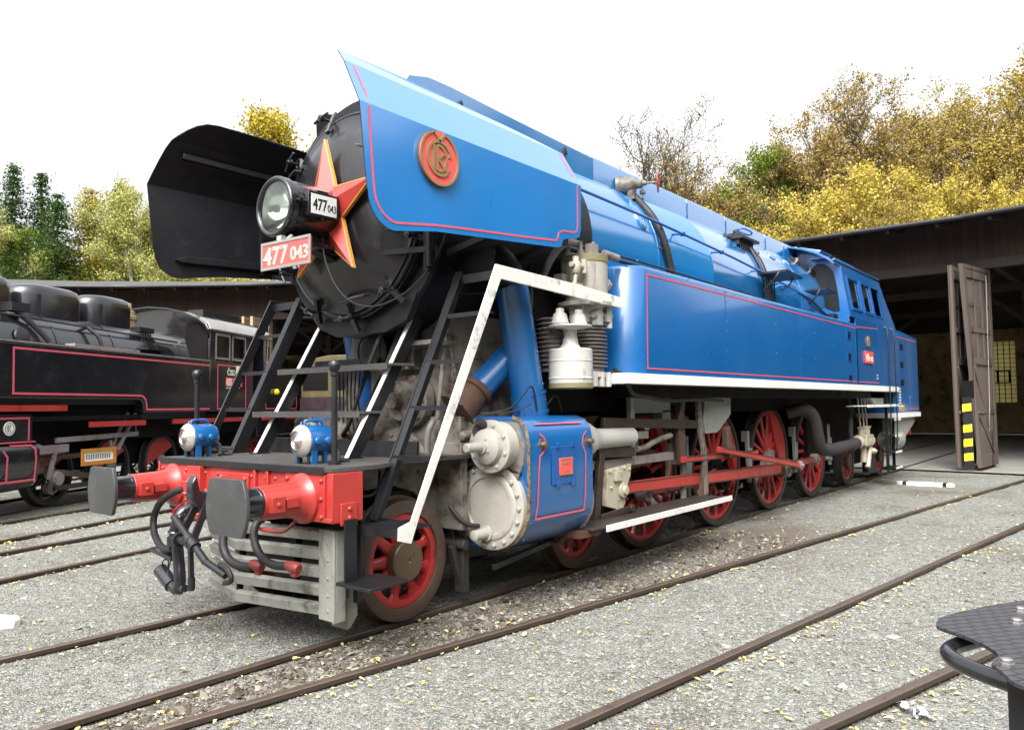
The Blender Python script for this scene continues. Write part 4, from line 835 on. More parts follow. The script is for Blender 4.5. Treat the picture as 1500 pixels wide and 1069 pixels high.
m = MB(); m.tube([(3.75, -1.4, 1.98), (3.92, -1.42, 2.0), (4.0, -1.42, 1.9), (3.85, -1.4, 1.86)], .010, 8, 2); m.tube([(3.8, -1.4, 2.02), (4.0, -1.45, 1.85), (4.15, -1.40, 1.76), (4.6, -1.38, 1.74), (4.9, -1.38, 1.70), (5.6, -1.38, 1.72), (6.4, -1.38, 1.70)], .022, 8, 2)
m.tube([(2.6, -1.2, 2.3), (2.9, -1.1, 2.55), (3.0, -1.0, 2.9)], .02, 8, 2); obj('pump_pipe', m, rubber, pump)

# ---- wheels
def wheel_parts(r, nsp, hubr, driver, pin=None, big=False):
    """local frame: axle along y, outer face towards -y"""
    ty = MB(); tk_ = .078 if driver else .105
    ty.lathe((0, 0, 0), (0, -1, 0), [(-.075, r + .028), (-.045, r + .03), (-.035, r + .006), (.068, r - .006), (.072, r - .012), (.072, r - tk_ + .003), (.02, r - tk_), (-.07, r - tk_), (-.075, r - .07), (-.075, r + .028)], 72, (False, False))
    w = MB(); ri = r - tk_
    w.lathe((0, 0, 0), (0, -1, 0), [(-.05, ri), (.05, ri), (.055, ri - .012), (.05, ri - .055), (-.04, ri - .055), (-.05, ri)], 64, (False, False))
    w.lathe((0, 0, 0), (0, -1, 0), [(-.06, hubr), (.055, hubr), (.07, hubr * .85), (.07, 0)], 32, (True, False))
    for k in range(nsp):
        a = 2 * pi * (k + .5) / nsp; d = V((cos(a), 0, sin(a))); t = V((-sin(a), 0, cos(a)))
        w0, w1 = (.040, .028) if driver else (.052, .036)
        pr = [(hubr * .8, w0, .045), ((hubr + ri) / 2, (w0 + w1) / 2 * .95, .03), (ri - .10, w1, .026), (ri - .045, w1 * 1.9, .032)]
        vs = []; m8 = 8
        for (q, wa, wb) in pr:
            for j in range(m8): th = 2 * pi * j / m8; vs.append(d * q + t * (wa * cos(th)) + V((0, 1, 0)) * (wb * sin(th)))
        w.add(vs, [(i * m8 + j, i * m8 + (j + 1) % m8, (i + 1) * m8 + (j + 1) % m8, (i + 1) * m8 + j) for i in range(len(pr) - 1) for j in range(m8)])
    ex = MB()
    if driver:
        pa = math.atan2(pin[1], pin[0]) + pi; hw = radians(62 if big else 42); out = ri - .02; inn = out * cos(hw) * (1.12 if not big else 1.25)
        arc = [(out * cos(pa + hw * i / 12), out * sin(pa + hw * i / 12)) for i in range(-12, 13)]
        e = inn; w.prism(arc, -.058, .035, 'y')
        ex.prism([(hubr * .95 * cos(pa + pi / 2), hubr * .95 * sin(pa + pi / 2)), (pin[0] + .10 * cos(pa + pi / 2), pin[1] + .10 * sin(pa + pi / 2)), (pin[0] - .09 * cos(pa), pin[1] - .09 * sin(pa)), (pin[0] - .10 * cos(pa + pi / 2), pin[1] - .10 * sin(pa + pi / 2)), (-hubr * .95 * cos(pa + pi / 2), -hubr * .95 * sin(pa + pi / 2))], -.085, -.03, 'y')
        ex.lathe((0, 0, 0), (0, -1, 0), [(.06, .12), (.095, .115), (.10, .09), (.105, 0)], 28, (False, False))
    else:
        ex.lathe((0, 0, 0), (0, -1, 0), [(.05, .165), (.105, .160), (.115, .150), (.117, .02), (.11, .015), (.11, 0)], 36, (False, False))
    return w, ty, ex
def wheelset(name, x, r, nsp, hubr, driver, pin, mats, big=False):
    w, ty, ex = wheel_parts(r, nsp, hubr, driver, pin, big)
    for sg in (-1, 1):
        if name not in WM: WM[name] = (w.mesh('wheel', mats[0]), ty.mesh('tyre', mats[1]), ex.mesh('hub', mats[2]))
        a = obj('wheel', WM[name][0], None, loco, loc=(x, sg * .755, r)); a.rotation_euler = (0, 0, 0) if sg < 0 else (0, 0, pi)
        obj('tyre', WM[name][1], None, a); obj('hub', WM[name][2], None, a)
    m = MB(); m.cyl((x, -.7, r), (x, .7, r), .09, n=16); obj('axle', m, dark, loco)
WM = {}
PIN = (-.29, -.14)
for i, x in enumerate((5.42, 7.44, 9.47, 11.50)): wheelset('drv%d' % (i == 2), x, .812, 15, .17, True, PIN, (red_wheel, tyre_black, dark if i < 1 else fin), i == 2)
for x in (1.57, 3.97): wheelset('lead', x, .47, 9, .15, False, None, (red_wheel, tyre, hub_brown))
for x in (13.72, 16.2): wheelset('trail', x, .47 if x < 14 else .47, 9, .15, False, None, (red_wheel, tyre_black, tyre))
# ---- rods
def rod(name, a, b_, y, h0, h1, t, mt, bosses=(), par=None, lab=None):
    a, b_ = V((a[0], y, a[1])), V((b_[0], y, b_[1])); d = (b_ - a).normalized(); n = V((-d.z, 0, d.x)); m = MB()
    m.prism([((a - n * h0).x, (a - n * h0).z), ((b_ - n * h1).x, (b_ - n * h1).z), ((b_ + n * h1).x, (b_ + n * h1).z), ((a + n * h0).x, (a + n * h0).z)], y - t / 2, y + t / 2, 'y')
    o = obj(name, m, mt, par or loco, .006)
    s_ = -1 if y < 0 else 1; e_ = MB()
    for q_ in (-1, 1):
        A_ = a + n * q_ * h0 * .84 + d * .12; B_ = b_ + n * q_ * h1 * .84 - d * .12; ex_ = [A_ + V((0, s_ * (t / 2 + .001), 0)), B_ + V((0, s_ * (t / 2 + .001), 0))]; e_.strip(ex_, .014, .003, (0, s_, 0))
    obj('rod_edge', e_, oily, o)
    if lab: o['label'] = lab
    for (p, r, w_) in bosses:
        q = MB(); s = -1 if y < 0 else 1; q.lathe((p[0], y + s * (w_ / 2), p[1]), (0, -s, 0), [(0, r * .8), (.008, r), (w_ - .008, r), (w_, r * .8)], 24); q.lathe((p[0], y + s * w_ / 2, p[1]), (0, s, 0), [(0, r * .5), (.02, r * .5), (.03, r * .3)], 6); obj('rod_bearing', q, [fin, grey_dirty][r > .11], o)
    return o
pins = [(x + PIN[0], .812 + PIN[1]) for x in (5.42, 7.44, 9.47, 11.50)]
for s in (-1, 1):
    rod('main_rod', (4.22, .80), pins[2], s * 1.14, .062, .085, .06, red_rod, [((4.24, .80), .075, .09), (pins[2], .135, .16)])
    for i in range(3): rod('coupling_rod', pins[i], pins[i + 1], s * .96, .055, .055, .05, red_rod, [(pins[i], .125 if i == 1 else .10, .14)] + ([(pins[3], .10, .13)] if i == 2 else []))
    rod('eccentric_rod', (6.42, 1.10), (9.45, .70), s * 1.29, .035, .045, .035, red_rod, [((9.45, .70), .07, .07)])
    rod('radius_rod', (5.55, 1.02), (7.9, .985), s * 1.22, .035, .03, .035, red_rod)
    rod('valve_rod', (3.9, 1.49), (6.02, 1.42), s * 1.2, .05, .05, .05, oily)
    m = MB(); m.box(pins[2][0] - .20, pins[2][0] + .16, *sorted((s * 1.09, s * 1.20)), pins[2][1] - .12, pins[2][1] + .12); m.lathe((pins[2][0] + .1, s * 1.18, pins[2][1]), (0, s, 0), [(0, .09), (.06, .09), (.08, .05)], 16); m.bolt((pins[2][0] - .15, s * 1.2, pins[2][1] + .07), (0, s, 0)); m.bolt((pins[2][0] - .15, s * 1.2, pins[2][1] - .07), (0, s, 0)); obj('big_end_block', m, oily, loco, .008)
    m = MB(); x2, z2 = pins[1]; m.prism([(x2 - .22, z2 + .10), (x2 - .05, z2 + .17), (x2 + .14, z2 + .12), (x2 + .18, z2 - .05), (x2 + .05, z2 - .16), (x2 - .12, z2 - .14), (x2 - .2, z2 - .05)], *sorted((s * 1.0, s * 1.08)), 'y'); m.lathe((x2, s * 1.08, z2), (0, s, 0), [(0, .10), (.02, .10), (.03, .05)], 18); obj('rod_knuckle', m, dark, loco, .01)
    m = MB(); Y = lambda v: s * v
    m.prism([(6.30, 1.87), (7.08, 1.87), (7.05, 1.53), (6.75, 1.36), (6.60, 1.30), (6.26, 1.30), (6.22, 1.5)], *sorted((Y(1.18), Y(1.205))), 'y')
    for i in range(5): m.rivet((6.32, Y(1.205), 1.35 + i * .07), (0, s, 0), .012)
    obj('motion_bracket', m, grey_green, loco, .006); m = MB()
    m.box(4.56, 5.50, *sorted((Y(1.10), Y(1.13))), 1.57, 1.74); m.box(5.30, 5.50, *sorted((Y(1.0), Y(1.13))), 1.45, 1.6); m.box(4.50, 4.58, *sorted((Y(1.12), Y(1.18))), 1.10, 1.86)
    mb_ = obj('motion_bracket', m, grey_green, loco, .006)
    m = MB(); m.box(5.72, 5.90, *sorted((Y(1.0), Y(1.08))), .95, 1.8); m.prism([(6.0, 1.85), (6.10, 1.85), (6.10, 1.5), (6.22, 1.1), (6.24, .56), (6.14, .56), (6.12, 1.1), (6.0, 1.45)], *sorted((Y(1.20), Y(1.24))), 'y'); m.tube([(4.6, Y(1.18), 1.19), (4.8, Y(1.18), 1.20), (5.0, Y(1.2), 1.27), (5.35, Y(1.2), 1.31)], .032, 10, 2); m.box(4.6, 4.8, *sorted((Y(1.12), Y(1.22))), 1.30, 1.38)
    m.box(5.76, 5.84, *sorted((Y(1.10), Y(1.14))), .5, 1.8); m.bar((5.6, Y(1.0), .58), (5.7, Y(1.0), 1.2), .05, .04, (1, 0, 0))
    obj('motion_link', m, grey_dirty, mb_, .004)
    m = MB(); m.prism([(6.78, .98), (6.70, 1.15), (6.72, 1.35), (6.80, 1.38), (6.82, 1.2), (6.95, 1.02)], *sorted((Y(1.22), Y(1.30))), 'y'); obj('link_arm', m, tyre, loco, .006)
    m = MB(); m.prism([(5.62, .95), (5.55, 1.4), (5.66, 1.75), (5.76, 1.75), (5.68, 1.4), (5.74, .95)], *sorted((Y(1.14), Y(1.20))), 'y'); m.bar((4.1, Y(1.0), .98), (5.3, Y(1.0), 1.08), .05, .14)
    obj('expansion_link', m, tyre, loco, .006)
    for x in (6.44, 8.46, 10.49, 12.4):                        # brake hangers between the wheels
        m = MB(); m.box(x - .05, x + .02, *sorted((Y(.78), Y(.88))), 1.10, 1.26); m.bar((x - .03, Y(.86), 1.2), (x + .02, Y(.86), .5), .05, .06, (1, 0, 0)); m.bar((x + .08, Y(.86), 1.0), (x + .06, Y(.86), .72), .04, .08, (1, 0, 0)); m.cyl((x, Y(.9), .62), (x, Y(.7), .62), .05, n=10)
        bh = obj('brake_hanger', m, grey_green, loco, .004)
        m = MB(); aa = [radians(a) for a in range(150, 211, 10)]; cx = x + 1.01
        m.prism([(cx + .86 * cos(a), .812 + .86 * sin(a)) for a in aa] + [(cx + .93 * cos(a), .812 + .93 * sin(a)) for a in reversed(aa)], *sorted((Y(.70), Y(.80))), 'y'); m.bar((x - .1, Y(.8), .30), (x + .5, Y(.8), .16), .03, .04)
        obj('brake_shoe', m, dark, bh)
m = MB(); m.bar((2.4, -1.02, .30), (3.6, -1.1, .47), .045, .05); m.box(2.2, 2.28, -.86, -.76, .10, .55); m.bar((2.12, -.8, .5), (2.24, -.8, .12), .06, .05, (1, 0, 0)); m.cyl((2.2, -.9, .5), (2.2, -.6, .5), .045, n=12); m.tube([(2.05, -.85, .85), (2.1, -.95, .70), (2.25, -1.0, .66), (2.45, -1.0, .68)], .02, 8, 2)
m.box(1.9, 3.6, -.66, -.60, .32, .58); m.box(3.4, 3.55, -1.05, -.7, .40, .60); m.box(1.0, 4.5, -.6, .6, .35, .6); obj('leading_bogie_frame', m, tyre_black, loco, .006)
m = MB(); m.box(13.0, 17.0, -.68, -.60, .35, .75); m.box(13.0, 17.0, .60, .68, .35, .75); m.box(13.0, 16.9, -.6, .6, .4, .7); obj('trailing_bogie_frame', m, dark, loco)
# long side step
m = MB(); m.box(3.22, 6.20, -1.50, -1.12, .535, .555); sst = obj('side_step', m, tyre_black, loco, .003)
m = MB(); m.box(3.45, 6.30, -1.515, -1.50, .50, .56); obj('step_edge', m, white_worn, sst, .002)
m = MB(); m.bar((3.3, -1.2, .54), (3.2, -1.1, .42), .1, .1, (1, 0, 0)); m.bar((6.1, -1.2, .54), (6.18, -1.2, .9), .05, .04, (1, 0, 0)); m.box(3.1, 3.45, -1.45, -1.2, .48, .54); obj('step_bracket', m, rust, sst)
# ---- rear details: injector, suction pipe, cab steps
m = MB(); m.tube([(9.9, -.95, 1.50), (10.0, -1.2, 1.58), (10.15, -1.3, 1.45), (10.30, -1.3, 1.10), (10.42, -1.3, .92), (10.7, -1.3, .86), (11.5, -1.3, .86), (12.55, -1.3, .90)], .105, 16, 2)
for x in (10.9, 11.6, 12.2): m.ring((x, -1.3, .865), (1, 0, 0), .104, .012, 20, 6)
m.tube([(12.5, -1.2, 1.75), (12.45, -1.25, 1.4), (12.4, -1.25, 1.1), (12.45, -1.25, .95)], .045, 12, 2); obj('suction_pipe', m, lagging, loco)
m = MB(); c = V((13.05, -1.3, .92)); m.lathe(c, (1, 0, 0), [(-.45, .10), (-.40, .12), (-.32, .12), (-.30, .09), (-.05, .10), (0, .13), (.12, .13), (.15, .09), (.35, .09), (.36, .12), (.42, .12)], 18); m.box(12.85, 13.35, -1.42, -1.22, .84, 1.04)
for dx in (-.15, .1, .32): m.cyl(c + V((dx, 0, .1)), c + V((dx, 0, .28)), .05, n=12); m.lathe(c + V((dx, 0, .24)), (0, 0, 1), [(0, .07), (.04, .07)], 6); m.cyl(c + V((dx, 0, .25)), c + V((dx + .03, .05, .95)), .016, n=8)
m.cyl(c + V((0, 0, -.1)), c + V((0, 0, -.40)), .06, n=12); m.cyl(c + V((.3, -.05, -.05)), c + V((.05, -.05, -.50)), .05, n=12); m.lathe(c + V((.36, -.05, -.25)), (0, 0, 1), [(0, .09), (.05, .12), (.10, .07)], 14)
obj('injector', m, cream, loco, .004)
m = MB(); m.cyl((13.4, -1.3, .30), (13.4, -1.3, .72), .12, n=16); obj('injector_pipe', m, black, loco); m = MB(); m.tube([(12.9, -1.1, 1.7), (12.95, -1.25, 1.3), (13.0, -1.28, 1.1)], .02, 8, 2); obj('injector_pipe', m, black, loco)
m = MB(); m.box(12.0, 14.6, -1.58, -1.30, 1.585, 1.60); m.box(12.3, 14.7, -1.60, -1.58, 1.565, 1.615); obj('cab_step', m, white_worn, loco, .002)
m = MB()
for z in (1.30, .97, .64, .32):
    m.box(14.45, 14.95, -1.56, -1.30, z - .012, z + .012)
m.box(14.42, 14.44, -1.44, -1.38, .25, 1.86); m.box(14.95, 14.97, -1.44, -1.38, .25, 1.86); cst = obj('cab_ladder', m, black, loco, .003)
m = MB()
for z in (1.30, .97, .64, .32): m.box(14.45, 14.95, -1.575, -1.56, z - .02, z + .02)
obj('step_edge', m, white_worn, cst)
m = MB(); m.prism([(14.98, 1.32), (16.9, 1.32), (16.9, 1.20), (16.3, 1.02), (15.6, .80), (15.1, .80), (14.98, .95)], -1.45, -1.2, 'y'); m.lathe((15.3, -1.30, .86), (1, 0, 0), [(-.3, .22), (.3, .22), (.36, .15)], 28); m.prism([(13.2, 1.86), (14.3, 1.86), (14.3, 1.62), (13.6, 1.62)], -1.4, -1.2, 'y'); obj('rear_valance', m, grey_green, loco, .01)
m = MB(); m.cyl((16.4, -1.25, 1.0), (16.6, -1.25, 1.2), .11, n=18); m.lathe((16.4, -1.25, 1.02), (-1, 0, 0), [(0, .13), (.05, .13)], 18); m.box(17.0, 17.2, -1.3, 1.3, .9, 1.3); obj('rear_beam', m, red, loco)
for sg in (-1, 1):
    m = MB(); m.cyl((17.2, sg * .875, 1.055), (17.75, sg * .875, 1.055), .11, n=24); m.lathe((17.75, sg * .875, 1.055), (1, 0, 0), [(0, .20), (.03, .20)], 24); obj('buffer', m, black, loco)
# ================================================================ BLACK LOCOMOTIVE on the left (local x runs towards its cab, -y is the side we see)
def polar(R, deg): return V((-16 + R * cos(radians(deg)), R * sin(radians(deg)), 0))
S0 = 23.0
bl = empty('steam_locomotive', polar(S0, 29.4), radians(29.4))
tag(bl, 'black steam locomotive with red lining and red running plate, standing behind the blue one', 'locomotive')
def X(s): return s - S0
m = MB(); Y = 1.45
m.prism([(X(18.9), 1.88), (X(22.75), 1.88), (X(22.86), 1.86), (X(22.93), 1.78), (X(22.95), 1.62), (X(25.5), 1.62), (X(25.5), 2.78), (X(18.9), 2.76)], -Y, -.8, 'y'); m.prism([(X(18.9), 1.88), (X(25.5), 1.88), (X(25.5), 2.78), (X(18.9), 2.76)], .8, Y, 'y')
tk = obj('side_tank', m, black_gloss, bl, .02)
m = MB(); yo = -Y - .001; m.strip([(X(25.40), yo, 2.675), (X(19.68), yo, 2.677), (X(19.69), yo, 1.955), (X(22.80), yo, 1.955), (X(22.90), yo, 1.94), (X(22.98), yo, 1.88), (X(23.01), yo, 1.80), (X(23.03), yo, 1.68), (X(25.40), yo, 1.68), (X(25.40), yo, 2.675)], .035, .004, (0, -1, 0)); obj('lining', m, lining, tk)
m = MB(); m.box(X(18.9), X(25.3), -1.46, -1.15, 2.77, 2.80); m.box(X(18.9), X(25.3), -1.05, -.98, 2.80, 2.84); m.box(X(21.2), X(23.0), -1.3, -1.1, 2.80, 2.87); obj('tank_top_plate', m, fin, tk)
m = MB(); m.lathe((X(18.5), 0, 2.72), (1, 0, 0), [(0, .78), (6.9, .78)], 48, (True, False))
for s_ in (19.9, 21.4, 22.95, 24.4): m.lathe((X(s_), 0, 2.72), (1, 0, 0), [(0, .785), (0, .795), (.04, .795), (.04, .785)], 48, (False, False))
bb = obj('boiler', m, black_gloss, bl)
def ovaldome(s0, s1, w, z0, z1):
    m = MB(); cx = (X(s0) + X(s1)) / 2; hl = (s1 - s0) / 2; n = 40; vs = []
    lay = [(z0, 1.0), (z1 - .22, 1.0), (z1 - .12, .975), (z1 - .05, .90), (z1 - .012, .74), (z1, .5), (z1 + .004, 0)]
    for z, f in lay:
        for k in range(n):
            a = 2 * pi * k / n; ca, sa = cos(a), sin(a); r_ = w
            vs.append((cx + f * (hl - r_ + r_ * abs(ca)) * (1 if ca >= 0 else -1) if abs(ca) > .02 else cx, f * r_ * sa, z))
    m.add(vs, [(i * n + k, i * n + (k + 1) % n, (i + 1) * n + (k + 1) % n, (i + 1) * n + k) for i in range(len(lay) - 1) for k in range(n)]); obj('steam_dome', m, black_gloss, bb)
ovaldome(21.15, 22.68, .40, 3.2, 4.02); ovaldome(22.86, 24.22, .38, 3.2, 4.05); ovaldome(19.9, 20.98, .38, 3.2, 4.03)
m = MB(); m.lathe((X(24.45), 0, 3.45), (0, 0, 1), [(0, .16), (.2, .14), (.22, .17), (.3, .17), (.32, .12), (.42, .12), (.44, .05), (.6, .04)], 16); obj('safety_valve', m, bronze, bb)
m = MB(); m.tube([(X(19), -.62, 3.35), (X(22.3), -.66, 3.28), (X(25.2), -.68, 3.22)], .02, 8, 1); m.bar((X(21.9), -.60, 3.1), (X(22.3), -.66, 3.28), .04, .05); m.tube([(X(22.3), -.66, 3.28), (X(22.4), -.85, 3.1), (X(22.42), -.9, 2.85)], .035, 8, 2); m.tube([(X(20.6), -.5, 3.5), (X(20.9), -.7, 3.2), (X(21.1), -.88, 2.9)], .05, 8, 2); m.box(X(20.5), X(20.9), -.65, -.4, 3.4, 3.55)
for i in range(5): m.cyl((X(24.0 + i * .08), -.70, 2.85), (X(24.0 + i * .08), -.6, 3.4), .014, n=6)
m.box(X(23.7), X(24.5), -1.0, -.75, 2.95, 2.98); m.box(X(23.8), X(24.3), -.72, -.5, 3.34, 3.44); m.lathe((X(20.6), -.76, 2.95), (0, -1, .2), [(0, .16), (.03, .15), (.05, .05)], 24); obj('boiler_fittings', m, black, bb)
m = MB(); m.box(X(25.3), X(27.0), -1.46, -1.42, 1.62, 2.8)
for a, b_ in ((25.3, 25.53), (26.13, 26.27), (26.88, 26.98)): m.box(X(a), X(b_), -1.46, -1.42, 2.8, 3.52)
m.box(X(25.3), X(26.98), -1.46, -1.42, 3.42, 3.56); m.box(X(25.3), X(27.9), 1.42, 1.46, 1.62, 3.56); m.box(X(27.86), X(27.9), -1.46, 1.46, 1.62, 3.56); m.box(X(25.28), X(25.32), -1.44, 1.44, 1.62, 3.3)
bc_ = obj('cab', m, black_gloss, bl, .01)
rp_ = [(-1.50, 3.50), (-1.44, 3.62), (-1.25, 3.76), (-.9, 3.92), (-.45, 4.02), (0, 4.06), (.45, 4.02), (.9, 3.92), (1.25, 3.76), (1.44, 3.62), (1.50, 3.50)]
m = MB(); m.prism(rp_ + [(y * .98, z - .03) for y, z in reversed(rp_)], X(25.1), X(28.2), 'x'); m.prism(rp_ + [(1.4, 3.3), (-1.4, 3.3)], X(25.3), X(25.33), 'x'); rr_ = obj('cab_roof', m, black_gloss, bc_)
m = MB(); m.prism([(-1.51, 3.50), (-1.45, 3.63), (-1.26, 3.77), (-1.24, 3.80), (-1.46, 3.66), (-1.53, 3.52)], X(25.2), X(28.15), 'x'); obj('roof_edge', m, steel, rr_)
m = MB(); m.box(X(25.9), X(27.6), -.9, -.5, 3.9, 4.06); obj('roof_hatch', m, black, rr_)
m = MB(); m.prism([(-1.42, 2.8), (-1.42, 3.4), (-1.2, 3.62), (-.9, 3.66), (-.84, 3.3), (-1.0, 2.8)], X(25.25), X(25.29), 'x'); obj('spectacle_opening', m, dark, bc_)
for a, b_ in ((25.53, 26.13), (26.27, 26.88)):
    m = MB(); m.strip([(X(a), -1.462, 2.86), (X(b_), -1.462, 2.86), (X(b_), -1.462, 3.42), (X(a), -1.462, 3.42), (X(a), -1.462, 2.86)], .05, .012, (0, -1, 0)); f = obj('window_frame', m, fin, bc_)
    m = MB(); m.box(X(a), X(b_), -1.45, -1.44, 2.84, 3.44); obj('pane', m, pane, f)
m = MB(); m.box(X(27.0), X(27.4), -1.40, -1.36, 1.7, 3.5); obj('cab_curtain', m, paint('maroon_cloth', (.035, .006, .008), .8), bc_)
m = MB(); m.strip([(X(25.62), -1.4615, 1.68), (X(25.62), -1.4615, 2.71), (X(26.92), -1.4615, 2.71), (X(26.92), -1.4615, 1.68), (X(25.62), -1.4615, 1.68)], .03, .003, (0, -1, 0)); obj('lining', m, lining, bc_)
m = MB(); m.box(X(25.98), X(26.72), -1.472, -1.461, 2.22, 2.42); q = obj('number_plate', m, red_badge, bc_); q['label'] = 'red number plate starting 433'
put_text('numerals', [('433', .24, .02, .03, .62, .006), ('002', .17, .40, .03, .62, .004)], (X(25.98), -1.473, 2.20), (1, 0, 0), (0, 0, 1), letter_white, q)
put_text('lettering', [('ČSD', .19, .0, .0, (.36,), .005)], (X(26.05), -1.462, 2.48), (1, 0, 0), (0, 0, 1), letter_white, bc_)
m = MB(); m.box(X(26.45), X(26.66), -1.472, -1.461, 2.52, 2.72); q = obj('warning_sign', m, white, bc_)
m = MB(); m.prism([(X(26.47), 2.56), (X(26.64), 2.56), (X(26.555), 2.71)], -1.475, -1.4722, 'y'); obj('warning_triangle', m, yellow, q)
m = MB()
for i in range(4): m.box(X(26.05 + i * .06), X(26.09 + i * .06), -1.466, -1.461, 1.93, 1.98); m.box(X(26.1 + i * .05), X(26.13 + i * .05), -1.466, -1.461, 1.83, 1.86)
for i in range(9): m.box(X(26.0 + i * .07), X(26.05 + i * .07), -1.466, -1.461, 2.165, 2.185)
for i in range(3): m.box(X(25.95 + i * .09), X(26.01 + i * .09), -1.466, -1.461, 1.71, 1.76)
obj('stencil', m, letter_white, bc_)
m = MB(); m.box(X(27.9), X(29.9), -1.45, 1.45, 1.60, 2.78); m.box(X(27.8), X(30.1), -1.3, 1.3, .95, 1.45); bk = obj('coal_bunker', m, black_gloss, bl, .015)
m = MB(); m.strip([(X(27.99), -1.451, 1.67), (X(27.99), -1.451, 2.72), (X(29.84), -1.451, 2.72), (X(29.84), -1.451, 1.67), (X(27.99), -1.451, 1.67)], .03, .003, (0, -1, 0)); obj('lining', m, lining, bk)
m = MB(); m.lathe((X(28.5), -1.47, 2.12), (0, -1, 0), [(0, .08), (.06, .08), (.1, .04)], 18); obj('brass_fitting', m, yellow, bk)
m = MB()
for a, b_, z in ((19.0, 20.9, 1.72), (21.5, 23.05, 1.42), (24.0, 27.6, 1.42), (27.95, 30.1, 1.42)): m.box(X(a), X(b_), -1.42, -1.36, z - .05, z + .05)
m.box(X(30.1), X(30.25), -1.3, 1.3, .9, 1.35); obj('running_plate', m, red, bl)
m = MB(); m.box(X(18.5), X(30), -.62, .62, .55, 1.15); m.box(X(19.0), X(29.9), -1.35, 1.35, 1.50, 1.58); m.box(X(20.6), X(28), -1.0, 1.0, 1.1, 1.6); m.box(X(19.0), X(25.4), -1.15, 1.15, 1.58, 1.9); obj('frame_and_dark_fill', m, dark, bl)  # last box is an added filler that blacks out the gap below the tank
m = MB(); pr = [(.8, .40), (1.05, .38)] + [(1.06 + .35 * sin(radians(a)), .74 - .36 * cos(radians(a))) for a in range(15, 76, 12)] + [(1.42, .72), (1.42, 1.04), (1.38, 1.12), (1.28, 1.16), (.8, 1.16)]
m.prism([(-a, b_) for a, b_ in pr], X(18.9), X(20.3), 'x'); cy = obj('cylinder_jacket', m, black_gloss, bl, .01)
m = MB(); m.strip([(X(20.18), -1.4215, .52), (X(20.22), -1.4215, .9), (X(20.2), -1.4215, 1.05), (X(20.12), -1.4, 1.12), (X(19.7), -1.39, 1.125)], .03, .004, (0, -1, 0)); m.strip([(X(19.62), -1.4215, .55), (X(19.64), -1.4215, .95), (X(19.55), -1.4215, 1.06)], .03, .004, (0, -1, 0)); m.strip([(X(19.1), -1.40, .56), (X(20.18), -1.40, .56)], .03, .02, (0, -1, 0)); obj('lining', m, lining, cy)
m = MB(); m.box(X(18.9), X(20.2), -1.36, -.9, 1.17, 1.62); bx2 = obj('valve_box', m, black_gloss, bl, .01)
m = MB(); m.strip([(X(18.9), -1.3615, 1.56), (X(20.12), -1.3615, 1.56), (X(20.12), -1.3615, 1.2)], .03, .004, (0, -1, 0)); m.box(X(18.9), X(20.25), -1.38, -.9, 1.165, 1.185); obj('lining', m, lining, bx2)
m = MB(); m.lathe((X(19.72), -1.362, 1.40), (0, -1, 0), [(0, .11), (.01, .11)], 28); q = obj('badge', m, letter_white, bx2)
m = MB(); m.strip([(X(19.72) + .085 * cos(2 * pi * k / 24), -1.3725, 1.40 + .085 * sin(2 * pi * k / 24)) for k in range(25)], .012, .003, (0, -1, 0)); m.strip([(X(19.72) + .05 * cos(radians(a)), -1.3725, 1.40 + .05 * sin(radians(a))) for a in range(50, 320, 15)], .012, .003, (0, -1, 0)); m.strip([(X(19.70), -1.3725, 1.36), (X(19.70), -1.3725, 1.44)], .012, .003, (0, -1, 0)); m.strip([(X(19.75), -1.3725, 1.44), (X(19.71), -1.3725, 1.40), (X(19.75), -1.3725, 1.36)], .01, .003, (0, -1, 0)); obj('raised_letters', m, letter, q)
# wheels
def bw(s_, pin, cw=True):
    r = .575
    if 'bw' not in WM:
        ty = MB(); ty.lathe((0, 0, 0), (0, -1, 0), [(-.07, r + .028), (-.04, r + .03), (-.03, r + .005), (.068, r - .004), (.072, r - .06), (-.07, r - .06), (-.07, r + .028)], 60, (False, False))
        w = MB(); w.lathe((0, 0, 0), (0, -1, 0), [(-.05, r - .06), (.05, r - .06), (.05, r - .10), (-.05, r - .10), (-.05, r - .06)], 48, (False, False)); w.lathe((0, 0, 0), (0, -1, 0), [(-.05, .12), (.06, .12), (.07, .0)], 24, (True, False))
        for k in range(10): a = 2 * pi * k / 10; w.bar((.1 * cos(a), 0, .1 * sin(a)), ((r - .08) * cos(a), 0, (r - .08) * sin(a)), .05, .035, (0, 1, 0))
        c = MB(); ri = r - .09; hw = radians(78); pa = radians(112); c.prism([(ri * cos(pa + hw * i / 14), ri * sin(pa + hw * i / 14)) for i in range(-14, 15)], -.062, .03, 'y')
        h = MB(); h.lathe((0, 0, 0), (0, -1, 0), [(.05, .13), (.10, .12), (.11, .06), (.11, 0)], 24, (False, False)); h.lathe((-.05, 0, -.27), (0, -1, 0), [(.05, .11), (.16, .11), (.17, .06), (.17, 0)], 20, (False, False))
        WM['bw'] = (w.mesh('wheel', black), ty.mesh('tyre', tyre_black), c.mesh('counterweight', red), h.mesh('hub', fin))
    for sg in (-1, 1):
        a = obj('wheel', WM['bw'][0], None, bl, loc=(X(s_), sg * .755, r)); a.rotation_euler = (0, 0, 0 if sg < 0 else pi)
        for i, nm in ((1, 'tyre'), (2, 'counterweight'), (3, 'hub')): obj(nm, WM['bw'][i], None, a)
for s_ in (21.23, 22.82, 24.45, 26.05): bw(s_, None)
for s_ in (28.6,):
    for sg in (-1, 1): a = obj('wheel', WM['lead'][0], None, bl, loc=(X(s_), sg * .755, .47)); obj('tyre', WM['lead'][1], None, a)
m = MB(); m.bar((X(21.18), -.95, .305), (X(26.0), -.95, .305), .05, .09); obj('coupling_rod', m, tyre, bl, .004)
